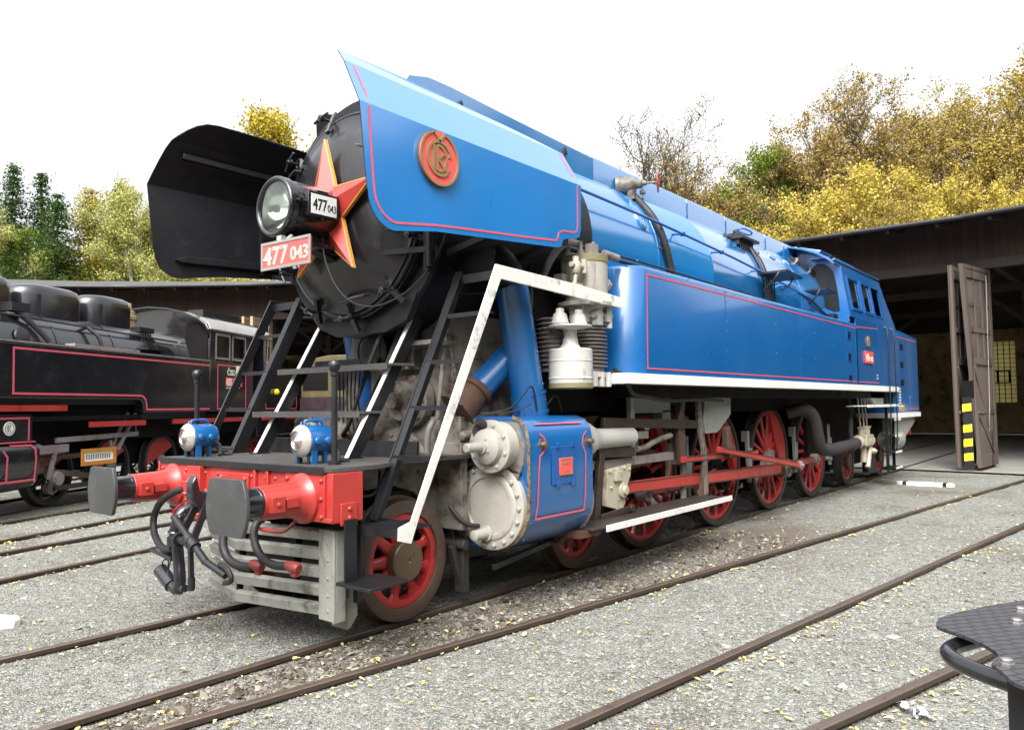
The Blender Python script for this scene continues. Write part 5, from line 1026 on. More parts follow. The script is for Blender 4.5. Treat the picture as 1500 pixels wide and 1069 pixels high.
m = MB(); m.bar((X(20.3), -1.1, .72), (X(22.7), -1.12, .34), .05, .10); m.bar((X(20.3), -1.05, .86), (X(21.9), -1.05, .86), .1, .08); obj('main_rod', m, tyre, bl, .004)
m = MB(); m.bar((X(20.9), -1.2, 1.16), (X(23.1), -1.2, 1.20), .05, .09); m.bar((X(20.2), -1.15, 1.0), (X(21.2), -1.15, 1.02), .14, .14); m.lathe((X(20.3), -1.15, 1.05), (1, 0, 0), [(0, .12), (.3, .06)], 14); obj('valve_rod', m, fin, bl, .004)
m = MB(); m.bar((X(22.35), -1.16, .92), (X(22.85), -1.16, 1.62), .05, .05, (1, 0, 0)); obj('valve_gear', m, fin, bl, .004); m = MB(); m.bar((X(22.45), -1.24, .9), (X(22.98), -1.24, 1.6), .05, .05, (1, 0, 0)); m.bar((X(20.9), -1.2, .98), (X(20.75), -1.2, .5), .04, .08, (1, 0, 0)); m.bar((X(22.3), -1.2, 1.1), (X(22.35), -1.2, .75), .03, .06, (1, 0, 0)); m.lathe((X(20.95), -1.15, .5), (0, -1, 0), [(0, .14), (.1, .12)], 14); obj('valve_gear', m, fin, bl, .004); m = MB(); m.bar((X(23.05), -1.2, 1.2), (X(23.02), -1.2, 1.75), .02, .02, (1, 0, 0)); obj('valve_gear', m, fin, bl, .004)
m = MB(); m.box(X(21.35), X(22.2), -1.36, -1.34, .72, .95); q = obj('sign_board', m, letter_white, bl); q['label'] = 'small white board in an orange wooden frame'
m = MB(); m.strip([(X(21.35), -1.362, .72), (X(22.2), -1.362, .72), (X(22.2), -1.362, .95), (X(21.35), -1.362, .95), (X(21.35), -1.362, .72)], .07, .02, (0, -1, 0)); obj('sign_frame', m, paint('varnished_wood', (.42, .17, .02), .5, .2), q)
m = MB()
for i in range(11): m.box(X(21.45 + i * .06), X(21.48 + i * .06), -1.364, -1.361, .79, .88)
obj('sign_marks', m, letter, q)
m = MB(); m.ring((X(24.62), -1.44, 1.20), (0, 1, 0), .12, .016, 24, 8)
for k in range(4): a = pi / 2 * k + .4; m.cyl((X(24.62), -1.44, 1.2), (X(24.62) + .12 * cos(a), -1.44, 1.2 + .12 * sin(a)), .012, n=6)
m.cyl((X(24.62), -1.44, 1.2), (X(24.62), -1.2, 1.2), .02, n=8); obj('handwheel', m, red, bl)
m = MB(); m.bar((X(23.0), -1.3, 1.55), (X(25.3), -1.3, 1.55), .1, .12); m.box(X(18.9), X(23), -1.3, -1.1, 1.78, 1.88); obj('tank_support', m, black, bl)
m = MB(); m.bar((X(24.7), -1.25, .85), (X(24.9), -1.3, .45), .05, .10, (1, 0, 0)); m.box(X(24.6), X(24.95), -1.4, -1.15, .40, .43); obj('footstep', m, steel, bl)

# ================================================================ COACH behind
co = empty('railway_coach', polar(28.9, 22.5), radians(22.5)); tag(co, 'railway coach with cream upper panels over a red lower body, both coloured dark as in shadow, seen between the ladders', 'coach')
cr = paint('coach_cream_shaded', (.075, .06, .024), .5, .1, lin(110, 96, 60), .3, 3); mar = paint('coach_red_shaded', (.022, .012, .016), .45, .1)  # cream and red darkened: the shadow the coach stands in is in the colour
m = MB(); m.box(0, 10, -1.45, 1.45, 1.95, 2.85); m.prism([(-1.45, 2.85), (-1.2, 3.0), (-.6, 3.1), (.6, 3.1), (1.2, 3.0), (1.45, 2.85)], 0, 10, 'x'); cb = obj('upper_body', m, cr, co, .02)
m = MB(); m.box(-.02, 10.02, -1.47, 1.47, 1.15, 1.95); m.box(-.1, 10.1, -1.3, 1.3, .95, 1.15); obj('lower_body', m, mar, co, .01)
m = MB(); m.box(1, 9.5, -1.1, 1.1, .45, .95)
for x in (1.5, 8.5):
    for sg in (-1, 1): m.lathe((x, sg * .75, .46), (0, sg, 0), [(-.06, .46), (.06, .46)], 24)
obj('bogie', m, dark, co)
for y in (-1.0, 0, 1.0):
    m = MB(); m.box(-.014, .02, y - .38, y + .38, 2.15, 2.8); obj('window', m, dark, co)
for k in range(5):
    m = MB(); m.box(1 + k * 1.8, 2.1 + k * 1.8, -1.465, -1.44, 2.2, 2.75); obj('window', m, dark, co)

# ================================================================ ROUNDHOUSE
def wood(name, col, col2, board=.16, gap=True, axis=1, rough=.8, var=.25):
    m = bpy.data.materials.new(name); m.use_nodes = True; nt = m.node_tree; b = nt.nodes['Principled BSDF']; L = nt.links.new
    tc = _n(nt, 'ShaderNodeTexCoord'); sp = _n(nt, 'ShaderNodeSeparateXYZ'); L(tc.outputs['Object'], sp.inputs[0])
    d = _n(nt, 'ShaderNodeMath', operation='DIVIDE'); d.inputs[1].default_value = board; L(sp.outputs[axis], d.inputs[0])
    fl = _n(nt, 'ShaderNodeMath', operation='FLOOR'); L(d.outputs[0], fl.inputs[0]); wn = _n(nt, 'ShaderNodeTexWhiteNoise', noise_dimensions='1D'); L(fl.outputs[0], wn.inputs['W'])
    fr = _n(nt, 'ShaderNodeMath', operation='FRACT'); L(d.outputs[0], fr.inputs[0])
    mp = _n(nt, 'ShaderNodeMapping'); mp.inputs['Scale'].default_value = (9, 9, .6); L(tc.outputs['Object'], mp.inputs['Vector'])
    no = _n(nt, 'ShaderNodeTexNoise'); no.inputs['Scale'].default_value = 3; no.inputs['Detail'].default_value = 7; L(mp.outputs[0], no.inputs['Vector'])
    ad = _n(nt, 'ShaderNodeMath', operation='MULTIPLY_ADD'); ad.inputs[1].default_value = .55; L(wn.outputs['Value'], ad.inputs[0]); 
    ml = _n(nt, 'ShaderNodeMath', operation='MULTIPLY'); ml.inputs[1].default_value = .6; L(no.outputs['Fac'], ml.inputs[0]); L(ml.outputs[0], ad.inputs[2])
    mx = _n(nt, 'ShaderNodeMixRGB'); mx.inputs[1].default_value = (*col, 1); mx.inputs[2].default_value = (*col2, 1); L(ad.outputs[0], mx.inputs[0])
    g1 = _n(nt, 'ShaderNodeMath', operation='LESS_THAN'); g1.inputs[1].default_value = .06 if gap else -1; L(fr.outputs[0], g1.inputs[0])
    mg = _n(nt, 'ShaderNodeMixRGB'); mg.inputs[2].default_value = (.004, .003, .003, 1); L(g1.outputs[0], mg.inputs[0]); L(mx.outputs[0], mg.inputs[1]); L(mg.outputs[0], b.inputs['Base Color'])
    b.inputs['Roughness'].default_value = rough
    bp = _n(nt, 'ShaderNodeBump'); bp.inputs['Strength'].default_value = .35; bp.inputs['Distance'].default_value = .01; L(no.outputs['Fac'], bp.inputs['Height']); L(bp.outputs[0], b.inputs['Normal'])
    return m
boards = wood('dark_red_boards', (.014, .007, .005), (.045, .022, .015), .17)
timber = wood('old_timber', (.016, .012, .010), (.050, .038, .030), 3, False)
doorwood = wood('door_wood', (.035, .025, .020), (.10, .075, .060), .2)
doorlight = wood('pale_door_wood', (.22, .15, .09), (.42, .30, .19), .2)
plaster = paint('old_wall', (.42, .30, .16), .9, .2, lin(60, 48, 36), .45, 1.2, bump=.3, bscale=12)
roofm = paint('bitumen_roof', (.05, .048, .045), .7, .25, lin(78, 74, 60), .4, 2)
conc = paint('concrete', (.20, .195, .175), .85, .12, lin(96, 94, 84), .4, 1.5, bump=.2, bscale=20)
rh = empty('roundhouse', polar(36.5, 0)); tag(rh, 'old roundhouse with dark red boarded fascia and open timber doors', 'engine shed')
RH = polar(36.5, 0); RF = 36.5; RB = 58.0
def loc(R, deg, t=0., z=0.):
    a = radians(deg); return V((-16 + R * cos(a) - t * sin(a), R * sin(a) + t * cos(a), z)) - RH
def bay(k):
    a = 7.5 * k; h = RF * math.tan(radians(3.75))
    def P(dx, t, z): return loc(RF + dx, a, t * (RF + dx) / RF, z)
    def blk(mb, dx0, dx1, t0, t1, z0, z1):
        mb.add([P(dx, t, z) for dx in (dx0, dx1) for t in (t0, t1) for z in (z0, z1)], [(0, 1, 3, 2), (4, 6, 7, 5), (0, 4, 5, 1), (2, 3, 7, 6), (0, 2, 6, 4), (1, 5, 7, 3)])
    # each bay keeps its own frame so that the boards run along it
    def child(name, mat, build, par=rh):
        mb = MB(); build(mb); o = bpy.data.objects.new(name, None); c = P(0, 0, 0); M = Matrix.Translation(c) @ Matrix.Rotation(radians(a), 4, 'Z'); mb.xf(M.inverted())
        ob = obj(name, mb, mat, par); bpy.data.objects.remove(o); ob.location = c; ob.rotation_euler = (0, 0, radians(a)); return ob
    child('fascia', boards, lambda m: blk(m, -.05, .05, -h, h, 5.32, 6.46))
    child('lintel', timber, lambda m: blk(m, -.10, .14, -h, h, 5.08, 5.318))
    def post(m): blk(m, -.06, .26, -h - .14, -h + .14, 0, 5.08)
    child('post', timber, post)
    def roof(m):
        for (d0, z0, d1, z1) in ((-1.6, 6.24, 6, 7.6), (6, 7.6, RB - RF + .5, 5.2)):
            m.add([P(d0, -h * 1.0, z0), P(d0, h * 1.0, z0), P(d1, h, z1), P(d1, -h, z1)] + [P(d0, -h, z0 - .10), P(d0, h, z0 - .10), P(d1, h, z1 - .10), P(d1, -h, z1 - .10)], [(0, 1, 2, 3), (7, 6, 5, 4), (0, 4, 5, 1), (2, 6, 7, 3), (1, 5, 6, 2), (0, 3, 7, 4)])
    child('roof', roofm, roof)
    def gut(m): m.cyl(P(-1.66, -h, 6.17), P(-1.66, h, 6.17), .06, n=12); m.add([P(-1.6, -h, 6.13), P(-1.6, h, 6.13), P(-.05, h, 6.40), P(-.05, -h, 6.40)], [(0, 1, 2, 3)])
    child('gutter', black, gut)
    def raf(m):
        m.bar(P(-1.55, raf.t, 6.08), P(0, raf.t, 6.33), .08, .10)
    for i in range(4): raf.t = -h + (i + .5) * h / 2; child('rafter', timber, raf)
    # back wall with a tall grid window
    wx, wz0, wz1 = .95, 1.55, 4.6; D = RB - RF; tc = -.2
    def back(m):
        blk(m, D, D + .3, -h, tc - wx / 2, 0, 5.4); blk(m, D, D + .3, tc + wx / 2, h, 0, 5.4); blk(m, D, D + .3, tc - wx / 2, tc + wx / 2, 0, wz0); blk(m, D, D + .3, tc - wx / 2, tc + wx / 2, wz1, 5.4)
        blk(m, 8.0, D, -h - .09, -h + .09, 0, 4.9) if k in (-4, -2, 2, 4, 6) else None
    child('back_wall', plaster, back)
    def win(m):
        for i in range(7): t = tc - wx / 2 + wx * i / 6; blk(m, D + .05, D + .09, t - .012, t + .012, wz0, wz1)
        for i in range(15): z = wz0 + (wz1 - wz0) * i / 14; blk(m, D + .045, D + .095, tc - wx / 2, tc + wx / 2, z - .012, z + .012)
        for (t0, t1, z0, z1) in ((-.32, .34, 2.5, 2.56), (-.32, .34, 3.1, 3.16), (-.32, -.26, 2.5, 3.16), (.0, .05, 2.5, 3.16), (.29, .34, 2.5, 3.16)): blk(m, D + .03, D + .10, tc + t0, tc + t1, z0, z1)
    f = child('window', dark, win)
    mb = MB(); c = P(0, 0, 0); M = Matrix.Translation(c) @ Matrix.Rotation(radians(a), 4, 'Z'); blk(mb, D + .12, D + .13, tc - wx / 2, tc + wx / 2, wz0, wz1); mb.xf(M.inverted()); obj('pane', mb, frosted, f)
    def truss(m):
        for d in (7, 14):
            blk(m, d - .12, d + .12, -h - .12, -h + .12, 0, 6.2); m.bar(P(d, -h, 5.4), P(d, h, 5.4), .18, .24); m.bar(P(d, -h, 4.2), P(d, -h + 1.2, 5.4), .12, .14); m.bar(P(d, h, 4.2), P(d, h - 1.2, 5.4), .12, .14)
        m.bar(P(.1, -h, 5.5), P(D, -h, 5.3), .16, .22); m.bar(P(.2, -h, 4.1), P(1.7, -h, 5.4), .12, .14)
    child('truss', timber, truss)
frosted = bpy.data.materials.new('dirty_window_pane'); frosted.use_nodes = True
_nt = frosted.node_tree; _nt.nodes.clear(); _o = _n(_nt, 'ShaderNodeOutputMaterial'); _t = _n(_nt, 'ShaderNodeBsdfTranslucent'); _t.inputs[0].default_value = (.50, .49, .34, 1); _e = _n(_nt, 'ShaderNodeBsdfTransparent'); _e.inputs[0].default_value = (.7, .7, .55, 1)
_m = _n(_nt, 'ShaderNodeMixShader'); _m.inputs[0].default_value = .35; _nt.links.new(_t.outputs[0], _m.inputs[1]); _nt.links.new(_e.outputs[0], _m.inputs[2]); _nt.links.new(_m.outputs[0], _o.inputs[0])
for k in range(-4, 9): bay(k)
# door leaves, opened outwards
def leaf(ax, ay, bx_, by_, mat, lean=0., H=4.98):
    """leaf between plan points a (free end) and b (hinge), world coordinates; lean shifts the top of the free end sideways"""
    a, b = V((ax, ay, 0)) - RH, V((bx_, by_, 0)) - RH; d = (b - a); Lw = d.length; d.normalize(); n = V((d.y, -d.x, 0)); top = n * -lean
    def Q(u, o, z): return a + d * u + n * o + V((0, 0, z)) + top * (z / 5.0) * (1 - u / Lw)
    def blk(m, u0, u1, o0, o1, z0, z1): m.add([Q(u, o, z) for u in (u0, u1) for o in (o0, o1) for z in (z0, z1)], [(0, 1, 3, 2), (4, 6, 7, 5), (0, 4, 5, 1), (2, 3, 7, 6), (0, 2, 6, 4), (1, 5, 7, 3)])
    m = MB(); t = .045
    blk(m, 0, .17, -t, t, .06, H); blk(m, Lw - .15, Lw, -t, t, .06, H)
    for z0, z1 in ((.06, .35), (1.35, 1.47), (2.55, 2.72), (3.35, 3.47), (H - .32, H - .12), (H - .1, H)): blk(m, .17, Lw - .15, -t, t, z0, z1)
    blk(m, .17, Lw - .15, -t * .4, t * .2, .3, 2.6)
    m.bar(Q(.2, t * .8, 2.5), Q(Lw - .2, t * .8, .35), .04, .14, (0, 0, 1)); m.bar(Q(.2, t * .8, 1.35), Q(Lw - .3, t * .8, .35), .03, .1, (0, 0, 1))
    lf = obj('door_leaf', m, mat, rh)
    m = MB()
    for i in range(1, 3): u = .17 + (Lw - .32) * i / 3; blk(m, u - .04, u + .04, -t * .7, t * .7, 2.72, H - .32)
    blk(m, .17, Lw - .15, -t * .6, t * .6, 4.0, 4.08); obj('glazing_bar', m, mat, lf)
    m = MB(); blk(m, .17, Lw - .15, -.008, .008, 2.72, H - .32); obj('pane', m, paint('dusty_glass', (.085, .072, .062), .5, .3) if 'dusty_glass' not in MATS else MATS['dusty_glass'], lf)
    m = MB(); m.tube([Q(Lw * .75, .09, H - .2), Q(Lw * .5, .12, 1.6), Q(Lw * .35, .12, .8), Q(Lw * .5, .1, 1.3)], .006, 6, 1); blk(m, .1, .5, .05, .07, 1.36, 1.42); obj('door_bolt', m, steel, lf)
    return lf
leaf(18.60, -2.03, 20.42, -2.12, doorwood, .02); leaf(18.72, -2.46, 20.45, -2.60, doorwood, .24, 5.02)
ylw = MB(); ylw.box(18.62 - RH.x, 18.66 - RH.x, -2.36, -2.16, .03, 1.75); wb = obj('warning_board', ylw, black, rh)
m = MB()
for i, z in enumerate((.22, .56, .90, 1.40)): m.add([(18.614 - RH.x, -2.155, z), (18.614 - RH.x, -2.345, z + .03), (18.614 - RH.x, -2.345, z + .21), (18.614 - RH.x, -2.155, z + .18)], [(0, 1, 2, 3)])
obj('yellow_stripe', m, yellow, wb)
m = MB(); m.box(18.70 - RH.x, 18.80 - RH.x, -2.40, -2.14, 1.75, 2.15); obj('gap_shade_box', m, dark, wb)  # dark box put in for the shade between the two door leaves
for deg in (18.75, 26.25, 33.75, 41.25, 48.75):
    for off in (-.16, .16):
        a = loc(34.6, deg, off) + RH; b = loc(36.4, deg, off) + RH; leaf(a.x, a.y, b.x, b.y, doorlight if deg > 25 else doorwood, 0)
m = MB(); m.lathe((21.6 - RH.x + 8, -4.1, 3.6), (0, 0, 1), [(0, .22), (.06, .2), (.10, .06), (.2, .05), (.9, .02)], 18); obj('ceiling_lamp', m, steel, rh)

# apron and floor of the shed
def ringsheet(name, R0, R1, d0, d1, z, mat, n=60):
    vs = []; fs = []
    for i in range(n + 1):
        a = d0 + (d1 - d0) * i / n; vs += [tuple(loc(R0, a) + RH + V((0, 0, z))), tuple(loc(R1, a) + RH + V((0, 0, z)))]
    fs = [(2 * i, 2 * i + 1, 2 * i + 3, 2 * i + 2) for i in range(n)]; mb = MB(); mb.add(vs, fs); o = obj(name, mb, mat); o['kind'] = 'structure'; return o
ringsheet('concrete_apron', 34.55, 58.0, -40, 66, -.018, conc)

# ================================================================ TRACKS
rail_m = paint('rail_steel', (.060, .042, .032), .5, .15, lin(60, 44, 36), .35, 9, metal=.35, bump=.1, bscale=60); rail_top = paint('rail_head', (.155, .120, .098), .36, .15, lin(84, 62, 50), .45, 14, metal=.55)
def track(name, deg, R0, R1, offs=(0, 0), gauge=.7525, jit=0):
    o0 = polar(R0, deg); root = empty(name, (o0.x, o0.y, 0), radians(deg)); root['kind'] = 'structure'; L = R1 - R0
    for sg in (-1, 1):
        m = MB(); y = sg * gauge; pr = [(-.034, 0), (-.034, -.030), (-.008, -.045), (-.008, -.15), (.008, -.15), (.008, -.045), (.034, -.030), (.034, 0)]
        m.prism([(y + a, b_ - .004) for a, b_ in pr], 0, L, 'x'); m.mat(1); m.prism([(y - .034, -.012), (y - .028, -.001), (y + .028, -.001), (y + .034, -.012)], 0, L, 'x'); obj('rail', m, [rail_m, rail_top], root, .003)
    return root
for deg in (0, -7.4, -15.2, -22.6, 15, 22.5, 29.4, 37, 44.5): track('railway_track', deg, 8.0 if abs(deg) < 25 else 10.5, 56)

# ================================================================ SMALL THINGS ON THE GROUND
m = MB(); m.prism([(0, -.03), (.10, -.10), (.96, -.10), (1.06, -.03), (1.06, .03), (.96, .10), (.10, .10), (0, .03)], -.09, -.01, 'z'); pk = obj('clearance_marker', m, white_worn, None, .008, loc=(14.97, -1.44, .02)); pk.rotation_euler = (0, 0, radians(-89)); tag(pk, 'white pointed plank with black bands lying on the gravel by the shed', 'marker plank', 'white marker planks on the gravel')
m = MB(); m.box(.13, .20, -.103, .103, -.093, -.006); m.box(.86, .93, -.103, .103, -.093, -.006); obj('black_band', m, black, pk)
m = MB(); m.prism([(0, -.03), (.10, -.10), (1.2, -.10), (1.2, .10), (.10, .10), (0, .03)], -.09, -.01, 'z'); pk = obj('clearance_marker', m, white_worn, None, .008, loc=(-.27, 1.70, .02)); pk.rotation_euler = (0, 0, radians(112)); tag(pk, 'white plank end on the gravel at the left edge of the photo', 'marker plank', 'white marker planks on the gravel')
rs = random.Random(3); m = MB(); pts = [(2.22, -4.18, -.05), (2.18, -4.24, -.02), (2.12, -4.26, -.04), (2.14, -4.33, -.01), (2.09, -4.36, -.04), (2.06, -4.44, -.05)]
cr_ = []
for i in range(len(pts) - 1):
    for j in range(4): t_ = j / 4; cr_.append(tuple(pts[i][k] * (1 - t_) + pts[i + 1][k] * t_ + rs.uniform(-.006, .006) for k in range(3)))
m.strip(cr_, .030, .002, (.3, .2, 1)); m.tube([(2.20, -4.36, -.045), (2.16, -4.34, -.02), (2.13, -4.30, -.03), (2.07, -4.31, -.045)], .009, 5, 2)
tag(obj('crumpled_paper', m, paint('pale_paper', (.30, .30, .38), .7, .2)), 'crumpled strip of white and lilac paper on the gravel', 'litter')
m = MB(); m.tube([(1.93, -1.80, -.06), (1.95, -1.87, -.05), (1.96, -1.93, -.06)], (.010, .006), 6, 1); tag(obj('twig', m, dark), 'short dark twig lying on the grey gravel', 'twig')

# chequered step of a vehicle standing to the right of the camera
fs_ = empty('vehicle_footstep', (-.2, -5.0, 1.06)); tag(fs_, 'black ribbed step plate on a bent tube at the lower right edge', 'step')
stepm = bpy.data.materials.new('ribbed_black_plate'); stepm.use_nodes = True; nt = stepm.node_tree; b = nt.nodes['Principled BSDF']; b.inputs['Base Color'].default_value = (.030, .030, .033, 1); b.inputs['Roughness'].default_value = .42
tc = _n(nt, 'ShaderNodeTexCoord'); mp = _n(nt, 'ShaderNodeMapping'); mp.inputs['Rotation'].default_value = (0, 0, radians(38)); mp.inputs['Scale'].default_value = (1, 1, 1); br = _n(nt, 'ShaderNodeTexBrick'); br.inputs['Scale'].default_value = 1; br.inputs['Brick Width'].default_value = .045; br.inputs['Row Height'].default_value = .030; br.inputs['Mortar Size'].default_value = .0022; br.inputs['Color1'].default_value = (1, 1, 1, 1); br.inputs['Color2'].default_value = (1, 1, 1, 1); br.inputs['Mortar'].default_value = (0, 0, 0, 1)
nt.links.new(tc.outputs['Object'], mp.inputs[0]); nt.links.new(mp.outputs[0], br.inputs[0]); bp = _n(nt, 'ShaderNodeBump'); bp.inputs['Strength'].default_value = 1; bp.inputs['Distance'].default_value = .004; nt.links.new(br.outputs['Color'], bp.inputs['Height']); nt.links.new(bp.outputs[0], b.inputs['Normal'])
mr = _n(nt, 'ShaderNodeMixRGB'); mr.inputs[1].default_value = (.008, .008, .009, 1); mr.inputs[2].default_value = (.045, .045, .050, 1); nt.links.new(br.outputs['Color'], mr.inputs[0]); nt.links.new(mr.outputs[0], b.inputs['Base Color'])
O_ = V((-.2, -5.0, 1.06))
pp = [(-.238, -4.858), (-.183, -4.856), (-.09, -4.885), (-.034, -4.909), (.083, -4.963), (.177, -5.023), (.32, -5.12), (.32, -5.5), (-.62, -5.5), (-.66, -5.10), (-.64, -5.075), (-.591, -5.053), (-.555, -5.035), (-.54, -5.024), (-.51, -5.024), (-.474, -5.031), (-.445, -5.026), (-.427, -5.019), (-.377, -4.987), (-.339, -4.952), (-.283, -4.874), (-.262, -4.862)]
m = MB(); m.prism([(x - O_.x, y - O_.y) for x, y in pp], -.010, 0, 'z'); sp_ = obj('step_plate', m, stepm, fs_, .001)
m = MB()
for x, y in ((-.124, -5.034), (-.521, -5.052), (.02, -5.03)): m = MB(); m.lathe((x - O_.x, y - O_.y, 0), (0, 0, 1), [(0, .017), (.004, .017), (.004, .0135), (.012, .0135), (.014, .011)], 6); obj('bolt', m, steel, sp_)
m = MB(); m.tube([V((-.12, -4.99, 1.025)) - O_, V((-.20, -4.955, 1.022)) - O_, V((-.31, -4.895, 1.015)) - O_, V((-.39, -4.915, 1.01)) - O_, V((-.45, -5.0, 1.005)) - O_, V((-.49, -5.10, 1.0)) - O_], .021, 16, 2); obj('tube', m, black_gloss, fs_)
m = MB(); m.box(-.36, -.30, -.16, -.055, -.5, -.012); m.box(-.36, .3, -.5, -.14, -.06, -.012); obj('bracket', m, black, fs_, .004)
# ================================================================ GROUND
rng = np.random.default_rng(5)
def vnoise(x, y, s, seed):
    r = np.random.default_rng(seed).random((64, 64)); u = x * s + 1000; v_ = y * s + 1000; i = np.floor(u).astype(int); j = np.floor(v_).astype(int); fu = u - i; fv = v_ - j
    fu = fu * fu * (3 - 2 * fu); fv = fv * fv * (3 - 2 * fv); g = lambda a, b: r[a % 64, b % 64]
    return (g(i, j) * (1 - fu) + g(i + 1, j) * fu) * (1 - fv) + (g(i, j + 1) * (1 - fu) + g(i + 1, j + 1) * fu) * fv
def gz(x, y):
    z = -.052 + .022 * (vnoise(x, y, .7, 1) - .5) + .020 * (vnoise(x, y, 2.6, 2) - .5) + .010 * (vnoise(x, y, 9, 3) - .5)
    R = np.hypot(x + 16, y); inb = np.clip((R - 34.0) / .5, 0, 1); z = z * (1 - inb) + (-.06) * inb
    return z
def grid_mesh(name, xs, ys, zf, mat):
    Xg, Yg = np.meshgrid(xs, ys, indexing='ij'); Z = zf(Xg, Yg); co = np.stack([Xg, Yg, Z], -1).reshape(-1, 3); nx, ny = len(xs), len(ys)
    i, j = np.meshgrid(np.arange(nx - 1), np.arange(ny - 1), indexing='ij'); a = (i * ny + j).ravel(); q = np.stack([a, a + ny, a + ny + 1, a + 1], -1)
    return np_mesh(name, co, q, mat)
def np_mesh(name, co, faces, mat, smooth=True, mi=None):
    me = bpy.data.meshes.new(name); k = faces.shape[1]; me.vertices.add(len(co)); me.vertices.foreach_set('co', co.astype(np.float32).ravel()); me.loops.add(faces.size); me.loops.foreach_set('vertex_index', faces.astype(np.int32).ravel())
    me.polygons.add(len(faces)); me.polygons.foreach_set('loop_start', np.arange(0, faces.size, k, dtype=np.int32)); me.polygons.foreach_set('use_smooth', np.full(len(faces), smooth))
    if mi is not None: me.polygons.foreach_set('material_index', mi.astype(np.int32))
    for m_ in (mat if isinstance(mat, list) else [mat]): me.materials.append(m_)
    me.update(calc_edges=True); me.validate(); return me
def link(name, me, parent=None, loc=(0, 0, 0)):
    o = bpy.data.objects.new(name, me); COL.objects.link(o); o.location = loc
    if parent: o.parent = parent
    return o
# gravel material
gm = bpy.data.materials.new('gravel'); gm.use_nodes = True; nt = gm.node_tree; b = nt.nodes['Principled BSDF']; L = nt.links.new
tc = _n(nt, 'ShaderNodeTexCoord')
def vor(scale, rnd=1.):
    v_ = _n(nt, 'ShaderNodeTexVoronoi'); v_.inputs['Scale'].default_value = scale; v_.inputs['Randomness'].default_value = rnd; L(tc.outputs['Object'], v_.inputs['Vector']); return v_
v1 = vor(58); v2 = vor(120); v3 = vor(24)
def ramp(src, stops):
    r = _n(nt, 'ShaderNodeValToRGB'); e = r.color_ramp.elements; e[0].position, e[0].color = stops[0][0], (*stops[0][1], 1); e[1].position, e[1].color = stops[-1][0], (*stops[-1][1], 1)
    for p_, c_ in stops[1:-1]: q = e.new(p_); q.color = (*c_, 1)
    L(src, r.inputs[0]); return r
s1 = _n(nt, 'ShaderNodeSeparateColor'); L(v1.outputs['Color'], s1.inputs[0]); s2 = _n(nt, 'ShaderNodeSeparateColor'); L(v2.outputs['Color'], s2.inputs[0])
r1 = ramp(s1.outputs[0], [(0, (.07, .07, .06)), (.3, (.145, .147, .136)), (.7, (.212, .218, .205)), (.9, (.30, .305, .285)), (1, (.42, .42, .39))]); r2 = ramp(s2.outputs[0], [(0, (.05, .048, .042)), (.5, (.165, .165, .15)), (1, (.34, .34, .31))])
mxa = _n(nt, 'ShaderNodeMixRGB'); mxa.inputs[0].default_value = .45; L(r1.outputs[0], mxa.inputs[1]); L(r2.outputs[0], mxa.inputs[2])
nb_ = _n(nt, 'ShaderNodeTexNoise'); nb_.inputs['Scale'].default_value = .55; nb_.inputs['Detail'].default_value = 8; nb_.inputs['Roughness'].default_value = .62; L(tc.outputs['Object'], nb_.inputs['Vector'])
rb = ramp(nb_.outputs['Fac'], [(.34, (.66, .60, .52)), (.46, (.95, .94, .90)), (.62, (1.06, 1.08, 1.05))])
s3 = _n(nt, 'ShaderNodeSeparateColor'); L(v3.outputs['Color'], s3.inputs[0]); r3 = ramp(s3.outputs[0], [(0, (.09, .085, .075)), (.4, (.18, .18, .165)), (.8, (.26, .26, .24)), (1, (.42, .42, .38))]); mxq = _n(nt, 'ShaderNodeMixRGB'); mxq.inputs[0].default_value = .34; L(mxa.outputs[0], mxq.inputs[1]); L(r3.outputs[0], mxq.inputs[2])
mxb = _n(nt, 'ShaderNodeMixRGB', blend_type='MULTIPLY'); mxb.inputs[0].default_value = 1; L(mxq.outputs[0], mxb.inputs[1]); L(rb.outputs[0], mxb.inputs[2])
# brown soil between the first two tracks (mask by the strip geometry: y between -.85 and the next rail)
sx = _n(nt, 'ShaderNodeSeparateXYZ'); L(tc.outputs['Object'], sx.inputs[0])
def mth(op, a, b_=None, c_=None):
    q = _n(nt, 'ShaderNodeMath', operation=op)
    for i, w_ in enumerate((a, b_, c_)):
        if w_ is None: continue
        if isinstance(w_, (int, float)): q.inputs[i].default_value = w_
        else: L(w_, q.inputs[i])
    return q.outputs[0]
ndx = mth('MULTIPLY_ADD', nb_.outputs['Fac'], .9, -.45); yy = mth('ADD', sx.outputs[1], ndx); lo_ = mth('MULTIPLY_ADD', sx.outputs[0], -.128, -1.35)
k1 = mth('SMOOTH_MIN', mth('MULTIPLY_ADD', yy, -4., -2.4), mth('MULTIPLY', mth('SUBTRACT', yy, lo_), 6.), .3); soil = _n(nt, 'ShaderNodeClamp'); fx_ = _n(nt, 'ShaderNodeClamp'); L(mth('MULTIPLY_ADD', sx.outputs[0], -.3, 2.6), fx_.inputs[0]); L(mth('MULTIPLY', mth('MULTIPLY', k1, .9), fx_.outputs[0]), soil.inputs[0]); soil.inputs['Max'].default_value = .72
mxc = _n(nt, 'ShaderNodeMixRGB'); mxc.inputs[2].default_value = (.115, .088, .064, 1); L(soil.outputs[0], mxc.inputs[0]); L(mxb.outputs[0], mxc.inputs[1]); L(mxc.outputs[0], b.inputs['Base Color']); b.inputs['Roughness'].default_value = .9; b.inputs['Specular IOR Level'].default_value = .25
